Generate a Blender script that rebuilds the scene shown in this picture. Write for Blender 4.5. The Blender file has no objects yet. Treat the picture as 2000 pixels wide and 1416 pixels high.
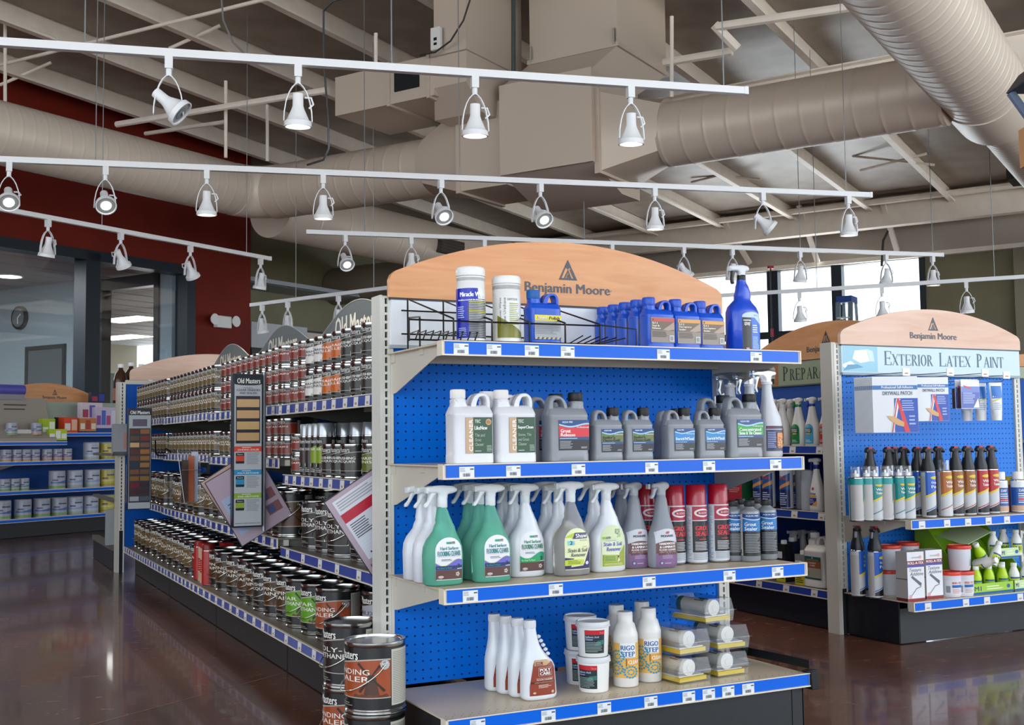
import bpy, bmesh, math, random
from mathutils import Vector, Matrix
random.seed(7)
PI = math.pi
S = bpy.context.scene
COL = S.collection
# ------------------------------------------------------------------ camera
FP, YAW, PITCH, ROLL = 2233.0, 0.464284, 0.067979, -0.012131
CAM = Vector((-1.19273, -3.22103, 0.92))
_cy, _sy, _cp, _sp = math.cos(YAW), math.sin(YAW), math.cos(PITCH), math.sin(PITCH)
FWD = Vector((_sy*_cp, _cy*_cp, _sp)); _r = Vector((_cy, -_sy, 0)); _u = _r.cross(FWD)
RGT = math.cos(ROLL)*_r + math.sin(ROLL)*_u; UPV = -math.sin(ROLL)*_r + math.cos(ROLL)*_u
cd = bpy.data.cameras.new('camera'); cam = bpy.data.objects.new('camera', cd); COL.objects.link(cam)
cam.matrix_world = Matrix(((RGT.x, UPV.x, -FWD.x, CAM.x), (RGT.y, UPV.y, -FWD.y, CAM.y), (RGT.z, UPV.z, -FWD.z, CAM.z), (0, 0, 0, 1)))
cd.sensor_width = 36.0; cd.lens = FP*36/2000; cd.clip_start = 0.05; cd.clip_end = 200
S.camera = cam
# ------------------------------------------------------------------ world, exposure, daylight
w = bpy.data.worlds.new('daylight'); S.world = w; w.use_nodes = True
bg = w.node_tree.nodes['Background']; bg.inputs[0].default_value = (0.80, 0.90, 1.0, 1); bg.inputs[1].default_value = 2.8
S.view_settings.view_transform = 'Standard'; S.view_settings.look = 'None'; S.view_settings.gamma = 1.0
S.view_settings.use_curve_mapping = False; S.view_settings.exposure = -0.02
S.cycles.use_denoising = True; S.cycles.max_bounces = 7; S.cycles.transparent_max_bounces = 12
S.cycles.diffuse_bounces = 4; S.cycles.glossy_bounces = 4; S.cycles.transmission_bounces = 7
S.cycles.caustics_reflective = False; S.cycles.caustics_refractive = False; S.cycles.sample_clamp_indirect = 6
# building frame: s runs along the red wall, v away from the camera towards it
TH = math.radians(59.0); D1 = Vector((math.sin(TH), math.cos(TH), 0)); D2 = Vector((-math.cos(TH), math.sin(TH), 0)); UZ = Vector((0, 0, 1))
MB_B = Matrix(((D1.x, D2.x, 0, 0), (D1.y, D2.y, 0, 0), (0, 0, 1, 0), (0, 0, 0, 1)))
def BF(s, v, z): return D1*s + D2*v + UZ*z
def area(name, loc, target, sx, sy, power, col):
    l = bpy.data.lights.new(name, 'AREA'); l.shape = 'RECTANGLE'; l.size = sx; l.size_y = sy; l.energy = power; l.color = col
    o = bpy.data.objects.new(name, l); COL.objects.link(o); o.location = loc
    o.rotation_euler = (Vector(target)-Vector(loc)).to_track_quat('-Z', 'Y').to_euler(); return o
# daylight through the storefront behind the camera and through the far windows
area('storefront_daylight', BF(-9, -5.0, 2.2), (0.8, 0.5, 0.8), 7, 3.4, 120, (0.90, 0.95, 1.0))
area('right_storefront_daylight', (5.2, -3.6, 2.0), (3.0, 1.2, .9), 3.5, 2.6, 75, (0.92, 0.96, 1.0))
area('far_window_daylight', BF(15.7, 3.9, 2.9), BF(5, 1.5, 3.6), 4.2, 1.9, 90, (0.86, 0.93, 1.0))
sun = bpy.data.lights.new('sun', 'SUN'); sun.energy = 13; sun.angle = .01; sun.color = (1, .96, .9); so = bpy.data.objects.new('sun', sun); COL.objects.link(so)
so.rotation_euler = (-D1*.45-D2*.35-UZ*.82).to_track_quat('-Z', 'Y').to_euler()
# ------------------------------------------------------------------ pixel helpers (photo 2000x1416)
def ray(u, v): return RGT*((u-1000)/FP) - UPV*((v-708)/FP) + FWD
def at(u, v, x=None, y=None, z=None):
    d = ray(u, v); t = (x-CAM.x)/d.x if x is not None else (y-CAM.y)/d.y if y is not None else (z-CAM.z)/d.z
    return CAM + d*t
def atb(u, v, s=None, vv=None):
    d = ray(u, v); t = (s-CAM.dot(D1))/d.dot(D1) if s is not None else (vv-CAM.dot(D2))/d.dot(D2)
    P = CAM+d*t; return (P.dot(D1), P.dot(D2), P.z)
def proj(P):
    q = Vector(P)-CAM; return (1000+FP*q.dot(RGT)/q.dot(FWD), 708-FP*q.dot(UPV)/q.dot(FWD))
def xat(u, y, z):
    x = 0.5
    for _ in range(8):
        a = proj((x, y, z))[0]; b = proj((x+.01, y, z))[0]; x -= (a-u)/((b-a)*100)
    return x
def yat(u, x, z):
    y = 1.0
    for _ in range(25):
        a = proj((x, y, z))[0]; b = proj((x, y+.01, z))[0]; y -= .7*(a-u)/((b-a)*100)
    return y
# ------------------------------------------------------------------ materials
def lin(h):
    h = h.lstrip('#'); c = [int(h[i:i+2], 16)/255 for i in (0, 2, 4)]
    return tuple(((x+.055)/1.055)**2.4 if x > .04045 else x/12.92 for x in c) + (1,)
_mats = {}
def M(h, rough=.45, metal=0.0, trans=0.0, coat=0.0, emit=0.0, ior=1.45, name=None, spec=None):
    k = (h, rough, metal, trans, coat, emit, ior, spec)
    if k in _mats: return _mats[k]
    m = bpy.data.materials.new(name or 'm_'+h.strip('#')); m.use_nodes = True; b = m.node_tree.nodes['Principled BSDF']
    b.inputs['Base Color'].default_value = lin(h); b.inputs['Roughness'].default_value = rough; b.inputs['Metallic'].default_value = metal
    b.inputs['Transmission Weight'].default_value = trans; b.inputs['Coat Weight'].default_value = coat; b.inputs['IOR'].default_value = ior
    if spec is not None: b.inputs['Specular IOR Level'].default_value = spec
    if emit: b.inputs['Emission Color'].default_value = lin(h); b.inputs['Emission Strength'].default_value = emit
    _mats[k] = m; return m
def nodes(m): return m.node_tree.nodes, m.node_tree.links, m.node_tree.nodes['Principled BSDF']
def noisy(name, h1, h2, scale, rough=.5, metal=0, stretch=(1, 1, 1), bump=0.0, coat=0, detail=6, lo=.35, hi=.65, space='Object', r2=None, dist=0.0):
    m = bpy.data.materials.new(name); m.use_nodes = True; N, L, b = nodes(m)
    tc = N.new('ShaderNodeTexCoord'); mp = N.new('ShaderNodeMapping'); mp.inputs['Scale'].default_value = stretch
    L.new(tc.outputs[space], mp.inputs[0]); nz = N.new('ShaderNodeTexNoise'); nz.inputs['Scale'].default_value = scale; nz.inputs['Detail'].default_value = detail
    nz.inputs['Distortion'].default_value = dist
    L.new(mp.outputs[0], nz.inputs[0]); cr = N.new('ShaderNodeValToRGB'); cr.color_ramp.elements[0].position = lo; cr.color_ramp.elements[1].position = hi
    cr.color_ramp.elements[0].color = lin(h1); cr.color_ramp.elements[1].color = lin(h2); L.new(nz.outputs[0], cr.inputs[0]); L.new(cr.outputs[0], b.inputs['Base Color'])
    b.inputs['Roughness'].default_value = rough; b.inputs['Metallic'].default_value = metal; b.inputs['Coat Weight'].default_value = coat
    if bump:
        bp = N.new('ShaderNodeBump'); bp.inputs['Strength'].default_value = bump; bp.inputs['Distance'].default_value = .01; L.new(nz.outputs[0], bp.inputs['Height']); L.new(bp.outputs[0], b.inputs['Normal'])
    if r2 is not None:
        mr = N.new('ShaderNodeMapRange'); mr.inputs[3].default_value = rough; mr.inputs[4].default_value = r2; L.new(nz.outputs[0], mr.inputs[0]); L.new(mr.outputs[0], b.inputs['Roughness'])
    return m
BEIGE = M('#c9c3b6', .38); BEIGE2 = M('#d7d6cd', .35); SLOT = M('#15181c', .8); BLUE = M('#0070e0', .42, spec=.15); BLUE_D = M('#0450a8', .45, spec=.2)
RAIL = M('#0464dc', .25, spec=.3); EDGE = M('#e6dcc8', .35); KICK = noisy('kick_paint', '#0d0f12', '#171a1f', 30, .42, r2=.55)
WHITE = M('#eeeeec', .35); WPL = M('#e3e5e9', .3, coat=.2); GREYPL = M('#8d9198', .38, coat=.15); BLACK = M('#101113', .4); STEEL = M('#c9c9c6', .18, 1.0)
CHROME = M('#dadada', .12, 1.0); WIRE = M('#1a1614', .35, .6); DARKFR = M('#12202c', .35)
CLEAR = M('#e8f0f6', .06, trans=.95, ior=1.2); SKYBL = M('#0a50c8', .35, coat=.3)
def glass_mat(name, tint=(1, 1, 1), gl=.08, rough=.02):
    m = bpy.data.materials.new(name); m.use_nodes = True; N, L = m.node_tree.nodes, m.node_tree.links; N.clear()
    o = N.new('ShaderNodeOutputMaterial'); mx = N.new('ShaderNodeMixShader'); t = N.new('ShaderNodeBsdfTransparent'); g = N.new('ShaderNodeBsdfGlossy')
    t.inputs[0].default_value = (*tint, 1); g.inputs['Roughness'].default_value = rough
    f = N.new('ShaderNodeLayerWeight'); f.inputs[0].default_value = .35; mr = N.new('ShaderNodeMapRange'); mr.inputs[3].default_value = gl; mr.inputs[4].default_value = .55
    L.new(f.outputs['Facing'], mr.inputs[0]); L.new(mr.outputs[0], mx.inputs[0]); L.new(t.outputs[0], mx.inputs[1]); L.new(g.outputs[0], mx.inputs[2]); L.new(mx.outputs[0], o.inputs[0]); return m
PANE = glass_mat('window_glass', (.93, .97, 1), .10); CLAM = glass_mat('clear_plastic_film', (.97, .985, 1), .07, .12); SOFTCLR = glass_mat('clear_trigger_plastic', (.82, .87, .9), .22, .12)
def wood(name, a, b, sc=9.0):
    m = noisy(name, a, b, sc, .38, stretch=(.35, 1, 3.2), detail=9, lo=.30, hi=.72, coat=.15, dist=.9); return m
WOOD = wood('maple_laminate', '#cf8a52', '#dfa06a'); WOOD_P = wood('pale_maple_laminate', '#d3a88e', '#dfbca6')
# ------------------------------------------------------------------ mesh builder
class MB:
    def __init__(s, mat=None): s.v = []; s.f = []; s.mi = []; s.mats = []; s.cur = 0; s.T = None; s.mat(mat or WHITE)
    def mat(s, m):
        if m not in s.mats: s.mats.append(m)
        s.cur = s.mats.index(m); return s
    def add(s, vs, fs, m=None):
        if m is not None: s.mat(m)
        o = len(s.v); s.v += [tuple(s.T @ Vector(p)) if s.T is not None else tuple(p) for p in vs]
        for f in fs: s.f.append(tuple(i+o for i in f)); s.mi.append(s.cur)
        return s
    def box(s, x0, x1, y0, y1, z0, z1, m=None):
        return s.add([(x0, y0, z0), (x1, y0, z0), (x1, y1, z0), (x0, y1, z0), (x0, y0, z1), (x1, y0, z1), (x1, y1, z1), (x0, y1, z1)],
              [(0, 3, 2, 1), (4, 5, 6, 7), (0, 1, 5, 4), (1, 2, 6, 5), (2, 3, 7, 6), (3, 0, 4, 7)], m)
    def prism(s, pts, a, b, ax='y', m=None):   # pts outline in the other two axes
        n = len(pts); f = {'y': lambda p, t: (p[0], t, p[1]), 'x': lambda p, t: (t, p[0], p[1]), 'z': lambda p, t: (p[0], p[1], t)}[ax]
        return s.add([f(p, a) for p in pts]+[f(p, b) for p in pts], [tuple(range(n)), tuple(range(2*n-1, n-1, -1))]+[(i, i+n, (i+1) % n+n, (i+1) % n) for i in range(n)], m)
    def rings(s, R, close=False, cap=True, m=None):
        n = len(R[0]); vs = [p for r in R for p in r]; fs = []
        for k in range(len(R)-1+(1 if close else 0)):
            a, b = k*n, ((k+1) % len(R))*n
            for i in range(n): j = (i+1) % n; fs.append((a+i, a+j, b+j, b+i))
        if cap and not close: fs.append(tuple(range(n-1, -1, -1))); fs.append(tuple(range(len(vs)-n, len(vs))))
        return s.add(vs, fs, m)
    def lathe(s, prof, n=28, c=(0, 0, 0), cap=True, m=None):
        return s.rings([[(c[0]+r*math.cos(2*PI*i/n), c[1]+r*math.sin(2*PI*i/n), c[2]+z) for i in range(n)] for r, z in prof], cap=cap, m=m)
    def tube(s, pts, r, n=8, close=False, m=None, rs=None):
        P = [Vector(p) for p in pts]; R = []; N = len(P); ref = None
        for i, p in enumerate(P):
            t = (P[(i+1) % N]-P[i-1]) if close else (P[min(i+1, N-1)]-P[max(i-1, 0)])
            t.normalize()
            if ref is None: ref = t.orthogonal().normalized()
            ref = (ref-t*ref.dot(t)).normalized(); b = t.cross(ref); rr = rs[i] if rs else r
            R.append([tuple(p+ref*(rr*math.cos(2*PI*k/n))+b*(rr*math.sin(2*PI*k/n))) for k in range(n)])
        return s.rings(R, close=close, m=m)
    def loft(s, secs, n=28, m=None, e=2.6):   # (z, cx, a, b, cy)
        return s.rings([ring(q, n, e) for q in secs], m=m)
    def mesh(s, name, ang=38):
        me = bpy.data.meshes.new(name); me.from_pydata(s.v, [], s.f)
        for m in s.mats: me.materials.append(m)
        for p, k in zip(me.polygons, s.mi): p.material_index = k
        me.shade_smooth()
        try: me.set_sharp_from_angle(angle=math.radians(ang))
        except Exception: pass
        me.update(); return me
    def build(s, name, parent=None, ang=38, bev=0):
        o = bpy.data.objects.new(name, s.mesh(name, ang)); COL.objects.link(o); o.parent = parent
        if bev:
            md = o.modifiers.new('soft_edges', 'BEVEL'); md.width = bev; md.segments = 2; md.limit_method = 'ANGLE'; md.angle_limit = math.radians(50)
        return o
def ring(q, n=28, e=2.6):
    z, cx, a, b = q[:4]; cy = q[4] if len(q) > 4 else 0; out = []
    for i in range(n):
        t = 2*PI*i/n; c, d = math.cos(t), math.sin(t)
        out.append((cx+a*math.copysign(abs(c)**(2/e), c), cy+b*math.copysign(abs(d)**(2/e), d), z))
    return out
_slab = {}
def slab(outl, holes=(), th=.02, bev=.004, smooth=True):
    """rounded flat-sided body from an outline in x,z (y is its thickness)"""
    cu = bpy.data.curves.new('c', 'CURVE'); cu.dimensions = '2D'; cu.fill_mode = 'BOTH'; cu.extrude = max(th/2-bev, .0001); cu.bevel_depth = bev; cu.bevel_resolution = 2; cu.offset = -bev
    for pts in [outl]+list(holes):
        sp = cu.splines.new('BEZIER' if smooth else 'POLY'); 
        if smooth:
            sp.bezier_points.add(len(pts)-1)
            for b, p in zip(sp.bezier_points, pts): b.co = (p[0], p[1], 0); b.handle_left_type = b.handle_right_type = 'AUTO'
            sp.resolution_u = 4
        else:
            sp.points.add(len(pts)-1)
            for b, p in zip(sp.points, pts): b.co = (p[0], p[1], 0, 1)
        sp.use_cyclic_u = True
    o = bpy.data.objects.new('c', cu); me = bpy.data.meshes.new_from_object(o)
    vs = [(v.co.x, -v.co.z, v.co.y) for v in me.vertices]; fs = [tuple(p.vertices) for p in me.polygons]
    bpy.data.objects.remove(o); bpy.data.curves.remove(cu); bpy.data.meshes.remove(me); return vs, fs
_txt = {}
def text(s, bold=0):
    if (s, bold) in _txt: return _txt[(s, bold)]
    cu = bpy.data.curves.new('t', 'FONT'); cu.body = s; cu.resolution_u = 2; cu.fill_mode = 'FRONT'; cu.align_x = 'LEFT'
    o = bpy.data.objects.new('t', cu); me = bpy.data.meshes.new_from_object(o)
    vs = [(v.co.x, v.co.y) for v in me.vertices]; fs = [tuple(p.vertices) for p in me.polygons]
    if vs:
        x0, x1 = min(p[0] for p in vs), max(p[0] for p in vs); y0, y1 = min(p[1] for p in vs), max(p[1] for p in vs)
        vs = [((x-x0)/(x1-x0+1e-9), (y-y0)/(y1-y0+1e-9)) for x, y in vs]
    bpy.data.objects.remove(o); bpy.data.curves.remove(cu); bpy.data.meshes.remove(me); _txt[(s, bold)] = (vs, fs); return vs, fs
class Lab:
    """printed label: coloured shapes in label space (u right, w up, metres)"""
    def __init__(s): s.it = []
    def poly(s, pts, c, ly=0): s.it.append((list(pts), [tuple(range(len(pts)))], c, ly)); return s
    def rect(s, u0, w0, u1, w1, c, ly=0): return s.poly([(u0, w0), (u1, w0), (u1, w1), (u0, w1)], c, ly)
    def ell(s, u, w, a, b, c, ly=1, n=20): return s.poly([(u+a*math.cos(2*PI*i/n), w+b*math.sin(2*PI*i/n)) for i in range(n)], c, ly)
    def rr(s, u0, w0, u1, w1, r, c, ly=0):
        p = []
        for cx, cy, a0 in ((u1-r, w1-r, 0), (u0+r, w1-r, 90), (u0+r, w0+r, 180), (u1-r, w0+r, 270)):
            for k in range(5): a = math.radians(a0+k*22.5); p.append((cx+r*math.cos(a), cy+r*math.sin(a)))
        return s.poly(p, c, ly)
    def wave(s, u0, u1, lo, hi, c, ly=1, n=12):   # band between two curves of u
        us = [u0+(u1-u0)*i/n for i in range(n+1)]; L = lo if callable(lo) else (lambda u: lo); H = hi if callable(hi) else (lambda u: hi)
        vs = [(u, L(u)) for u in us]+[(u, H(u)) for u in us]; s.it.append((vs, [(i, i+1, n+2+i, n+1+i) for i in range(n)], c, ly)); return s
    def text(s, t, u0, w0, u1, w1, c, ly=2, rot=False, slant=0, dil=0):
        vs, fs = text(t, 1 if dil else 0)
        if rot: P = [(u1-(u1-u0)*b, w0+(w1-w0)*a) for a, b in vs]
        else: P = [(u0+(u1-u0)*a+slant*b*(w1-w0), w0+(w1-w0)*b) for a, b in vs]
        s.it.append((P, fs, c, ly))
        if dil:
            for dx in (dil, -dil): s.it.append(([(a+dx, b) for a, b in P], fs, c, ly))
        return s
    def lines(s, u0, w0, u1, w1, n, c, ly=2, seed=1):
        r = random.Random(seed); h = (w1-w0)/(n*1.0)
        for i in range(n):
            w = w1-h*(i+1); s.rect(u0, w+h*.3, u0+(u1-u0)*r.uniform(.7, 1), w+h*.72, c, ly)
        return s
    def mesh(s, fn, name='label', du=None, dw=None, eps=.0005):
        by = {}
        for j, (P, fs, c, ly) in enumerate(s.it): by.setdefault((c, ly), []).append((P, fs, (j % 20)*2e-5))
        mb = MB(WHITE); mb.mats = []
        for (c, ly), L in by.items():
            bm = bmesh.new()
            for P, fs, dz in L:
                vs = [bm.verts.new((p[0], p[1], dz)) for p in P]
                for f in fs:
                    try: bm.faces.new([vs[i] for i in f])
                    except ValueError: pass
            for ax, d in ((0, du), (1, dw)):
                if d and bm.verts:
                    lo = min(v.co[ax] for v in bm.verts); hi = max(v.co[ax] for v in bm.verts); k = math.ceil(lo/d)
                    while k*d < hi:
                        no = (1, 0, 0) if ax == 0 else (0, 1, 0)
                        bmesh.ops.bisect_plane(bm, geom=bm.verts[:]+bm.edges[:]+bm.faces[:], plane_co=[k*d*t for t in no], plane_no=no); k += 1
            bm.normal_update()
            for f in bm.faces:
                if f.normal.z < 0: f.normal_flip()
            bm.verts.index_update(); e = eps*(ly+1)
            m = c if not isinstance(c, str) else M(c, .35, coat=.15)
            mb.add([fn(v.co.x, v.co.y, e+v.co.z) for v in bm.verts], [tuple(v.index for v in f.verts) for f in bm.faces], m); bm.free()
        return mb
def flat(y=0, x=0, z=0): return lambda u, w, e: (x+u, y-e, z+w)
def cyl(r, z=0, a0=0): return lambda u, w, e: ((r+e)*math.sin(a0+u/r), -(r+e)*math.cos(a0+u/r), z+w)
def onloft(secs, e=2.6, z0=0):
    def f(u, w, ep):
        z = z0+w; k = 0
        while k < len(secs)-2 and z > secs[k+1][0]: k += 1
        A, B_ = secs[k], secs[k+1]; t = max(0, min(1, (z-A[0])/max(1e-6, B_[0]-A[0])))
        cx, a, b = (A[i]+(B_[i]-A[i])*t for i in (1, 2, 3)); cy = (A[4] if len(A) > 4 else 0)
        q = max(-.985, min(.985, (u-cx)/a)); return (u, cy-b*(1-abs(q)**e)**(1/e)-ep, z)
    return f
# ------------------------------------------------------------------ things
def tag(o, label, cat, group=None):
    o['label'] = label; o['category'] = cat
    if group: o['group'] = group
    return o
def thing(name, label, cat, loc=(0, 0, 0), rz=0, group=None):
    o = bpy.data.objects.new(name, None); COL.objects.link(o); o.empty_display_size = .05
    o.location = loc; o.rotation_euler = (0, 0, rz); return tag(o, label, cat, group)
def dup(root, loc, rz=None, label=None, group=None, rot=None, mats=None):
    r = root.copy(); COL.objects.link(r); r.location = loc
    if rz is not None: r.rotation_euler = (0, 0, rz)
    if rot is not None: r.rotation_euler = rot
    if label: r['label'] = label
    if group: r['group'] = group
    for ch in root.children:
        c = ch.copy(); COL.objects.link(c); c.parent = r
        for g in ch.children: d = g.copy(); COL.objects.link(d); d.parent = c
    return r
def part(name, data, parent):
    o = bpy.data.objects.new(name, data); COL.objects.link(o); o.parent = parent; return o
def struct(o): o['kind'] = 'structure'; return o
ORD = ['first', 'second', 'third', 'fourth', 'fifth', 'sixth', 'seventh', 'eighth', 'ninth', 'tenth', 'eleventh', 'twelfth', 'thirteenth', 'fourteenth', 'fifteenth', 'sixteenth',
       'seventeenth', 'eighteenth', 'nineteenth', 'twentieth', 'twenty-first', 'twenty-second', 'twenty-third', 'twenty-fourth', 'twenty-fifth', 'twenty-sixth', 'twenty-seventh',
       'twenty-eighth', 'twenty-ninth', 'thirtieth', 'thirty-first', 'thirty-second', 'thirty-third', 'thirty-fourth', 'thirty-fifth', 'thirty-sixth', 'thirty-seventh', 'thirty-eighth',
       'thirty-ninth', 'fortieth', 'forty-first', 'forty-second', 'forty-third', 'forty-fourth', 'forty-fifth', 'forty-sixth']
# ================================================================== ROOM
def floor_mat():
    m = bpy.data.materials.new('stained_polished_concrete'); m.use_nodes = True; N, L, b = nodes(m)
    tc = N.new('ShaderNodeTexCoord'); n1 = N.new('ShaderNodeTexNoise'); n1.inputs['Scale'].default_value = 1.1; n1.inputs['Detail'].default_value = 9; n1.inputs['Distortion'].default_value = .8
    mp = N.new('ShaderNodeMapping'); mp.inputs['Scale'].default_value = (1, 2.4, 1); mp.inputs['Rotation'].default_value = (0, 0, .5)
    n2 = N.new('ShaderNodeTexNoise'); n2.inputs['Scale'].default_value = 6; n2.inputs['Detail'].default_value = 12; n2.inputs['Roughness'].default_value = .72; n2.inputs['Distortion'].default_value = 1.2
    L.new(tc.outputs['Object'], n1.inputs[0]); L.new(tc.outputs['Object'], mp.inputs[0]); L.new(mp.outputs[0], n2.inputs[0])
    c1 = N.new('ShaderNodeValToRGB'); c1.color_ramp.elements[0].color = lin('#4e2f24'); c1.color_ramp.elements[1].color = lin('#6b4636'); c1.color_ramp.elements[0].position = .35; c1.color_ramp.elements[1].position = .65
    c2 = N.new('ShaderNodeValToRGB'); c2.color_ramp.elements[0].color = (.45, .42, .42, 1); c2.color_ramp.elements[1].color = (1.7, 1.6, 1.6, 1); c2.color_ramp.elements[0].position = .3; c2.color_ramp.elements[1].position = .75
    mx = N.new('ShaderNodeMix'); mx.data_type = 'RGBA'; mx.blend_type = 'MULTIPLY'; mx.inputs[0].default_value = 1
    L.new(n1.outputs[0], c1.inputs[0]); L.new(n2.outputs[0], c2.inputs[0]); L.new(c1.outputs[0], mx.inputs[6]); L.new(c2.outputs[0], mx.inputs[7]); L.new(mx.outputs[2], b.inputs['Base Color'])
    mr = N.new('ShaderNodeMapRange'); mr.inputs[3].default_value = .16; mr.inputs[4].default_value = .34; L.new(n2.outputs[0], mr.inputs[0]); L.new(mr.outputs[0], b.inputs['Roughness'])
    b.inputs['Coat Weight'].default_value = .28; b.inputs['Coat Roughness'].default_value = .05; b.inputs['Specular IOR Level'].default_value = .45; return m
CEIL_T = noisy('roof_deck_paint', '#8f8377', '#a09488', 3, .42); PURL = noisy('purlin_paint', '#f0e6da', '#f7eee2', 6, .5); DUCT = M('#cdbfb0', .42, .1); DUCT_L = M('#dcd1c4', .4, .1)
RED = noisy('oxblood_wall_paint', '#6d2117', '#76261b', 2, .55); OLIVE = noisy('olive_wall_paint', '#7a765c', '#827e64', 2, .6); SOFF = noisy('taupe_wall_paint', '#b3a89c', '#bcb1a5', 2, .6)
RED.node_tree.nodes['Principled BSDF'].inputs['Specular IOR Level'].default_value = .12
OFFW = M('#8a9ca6', .6); OFFC = M('#a9b4bc', .6)
def bstruct(name, mb, bev=0):
    o = mb.build(name, bev=bev); o.matrix_world = MB_B; return struct(o)
m = MB(floor_mat()); m.add([tuple(BF(-8, -9, 0)), tuple(BF(16.2, -9, 0)), tuple(BF(16.2, 20, 0)), tuple(BF(-8, 20, 0))], [(0, 1, 2, 3)]); fl = m.build('floor'); struct(fl)
m = MB(noisy('concrete_pavement', '#c9c7c2', '#d6d4cf', 2, .8))
for (a, b, c, d) in ((-50, -8, -60, 60), (16.2, 60, -60, 60), (-8, 16.2, -60, -9), (-8, 16.2, 20, 60)): m.add([(a, c, -.02), (b, c, -.02), (b, d, -.02), (a, d, -.02)], [(0, 1, 2, 3)])
o = m.build('pavement'); o.matrix_world = MB_B; struct(o)
# saw-cut control joint across the aisle
a, b = at(178, 1416, z=0), at(560, 1313, z=0); dj = (b-a).normalized(); nj = Vector((-dj.y, dj.x, 0))*.002; a2 = a-dj*6
m = MB(M('#8f7868', .7)); m.add([a2-nj+UZ*.0008, b-nj+UZ*.0008, b+nj+UZ*.0008, a2+nj+UZ*.0008], [(0, 1, 2, 3)]); struct(m.build('floor_joint'))
def roofz(s): return 5.3-.04*s
# roof deck, ribbed panels, and purlins
m = MB(CEIL_T); m.add([(-8, -9, roofz(-8)), (16.2, -9, roofz(16.2)), (16.2, 16, roofz(16.2)), (-8, 16, roofz(-8)), (-8, -9, roofz(-8)+.1), (16.2, -9, roofz(16.2)+.1), (16.2, 16, roofz(16.2)+.1), (-8, 16, roofz(-8)+.1)],
    [(0, 1, 2, 3), (7, 6, 5, 4), (0, 4, 5, 1), (1, 5, 6, 2), (2, 6, 7, 3), (3, 7, 4, 0)]); bstruct('ceiling', m)
k = 0
for i in range(-4, 10):
    vb = 1.42+1.235*i-.0
    mb = MB(PURL); z0, z1 = roofz(-8), roofz(15.6)
    for (va, vb2, da, db) in ((-.004, .004, 0, -.22), (-.07, .004, -.215, -.225), (-.004, .07, 0, -.01), (-.075, -.067, -.20, -.225)):
        mb.add([(-8, vb+va, z0+db), (15.6, vb+va, z1+db), (15.6, vb+vb2, z1+db), (-8, vb+vb2, z0+db), (-8, vb+va, z0+da), (15.6, vb+va, z1+da), (15.6, vb+vb2, z1+da), (-8, vb+vb2, z0+da)],
            [(0, 3, 2, 1), (4, 5, 6, 7), (0, 1, 5, 4), (1, 2, 6, 5), (2, 3, 7, 6), (3, 0, 4, 7)])
    o = bstruct('ceiling_beam', mb)
# rigid frame girders across the purlins
for s, zt in ((8.9, roofz(8.9)-.225), (15.45, 4.62)):
    mb = MB(PURL); mb.box(s-.01, s+.01, -9, 16, zt-.42, zt); mb.box(s-.1, s+.1, -9, 16, zt-.015, zt); mb.box(s-.1, s+.1, -9, 16, zt-.435, zt-.42); bstruct('ceiling_girder', mb)
# walls
L0 = atb(375, 524, vv=9.29); Lm = atb(183, 500, vv=9.29); sR = L0[0]; sM = Lm[0]; zH = L0[2]; S0 = 0.0
mb = MB(RED); mb.box(-8, 8.63, 9.29, 9.45, zH, 5.35); mb.box(sR, 8.63, 9.29, 9.45, 0, zH); mb.box(-8, S0, 9.29, 9.45, 0, zH); mb.box(S0, sR, 9.29, 9.45, 0, .9); bstruct('wall_left', mb)
mb = MB(OLIVE); mb.box(8.63, 8.75, 9.46, 10.25, 0, 5.2); mb.box(8.75, 16, 10.2, 10.3, 0, 5.2); bstruct('wall_back', mb)
wv = [(5.88, 4.50), (4.35, 3.40), (3.27, 2.0)]
mb = MB(SOFF); mb.box(16, 16.2, -9, 16, 3.77, 5.0); mb.mat(OLIVE); mb.box(16, 16.2, 5.95, 16, 0, 3.77); mb.box(16, 16.2, -9, 1.95, 0, 3.77); mb.box(16, 16.2, 1.95, 5.95, 0, .8)
bstruct('wall_far', mb)
mb = MB(M('#8b8676', .6)); mb.box(15.82, 16, -9, .62, 0, 3.72); bstruct('wall_return', mb)
mb = MB(PURL); mb.box(15.85, 16.0, -9, 16, 3.73, 3.80); bstruct('trim_1', mb)
mb = MB(DARKFR)
for va, vb in ((5.95, 5.86), (4.52, 4.33), (3.42, 3.25), (2.02, 1.94)): mb.box(15.93, 16.1, vb, va, .8, 3.77)
for za, zb in ((2.58, 2.70), (3.72, 3.77), (.8, .88), (1.7, 1.76)): mb.box(15.94, 16.09, 1.94, 5.95, za, zb)
wf = bstruct('window_1', mb)
mb = MB(PANE); mb.add([(16.02, 1.95, .8), (16.02, 5.95, .8), (16.02, 5.95, 3.77), (16.02, 1.95, 3.77)], [(0, 1, 2, 3)]); g = mb.build('glass', wf)
# struts from the far girder to the wall
for (ua, va, ub, vb) in ((1410, 425, 1465, 515), (1560, 400, 1597, 512), (1722, 390, 1752, 490)):
    A = atb(ua, va, s=15.35); Bq = atb(ub, vb, s=15.8); mb = MB(PURL); mb.tube([A, Bq], .05, 4); bstruct('ceiling_strut', mb)
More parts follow.
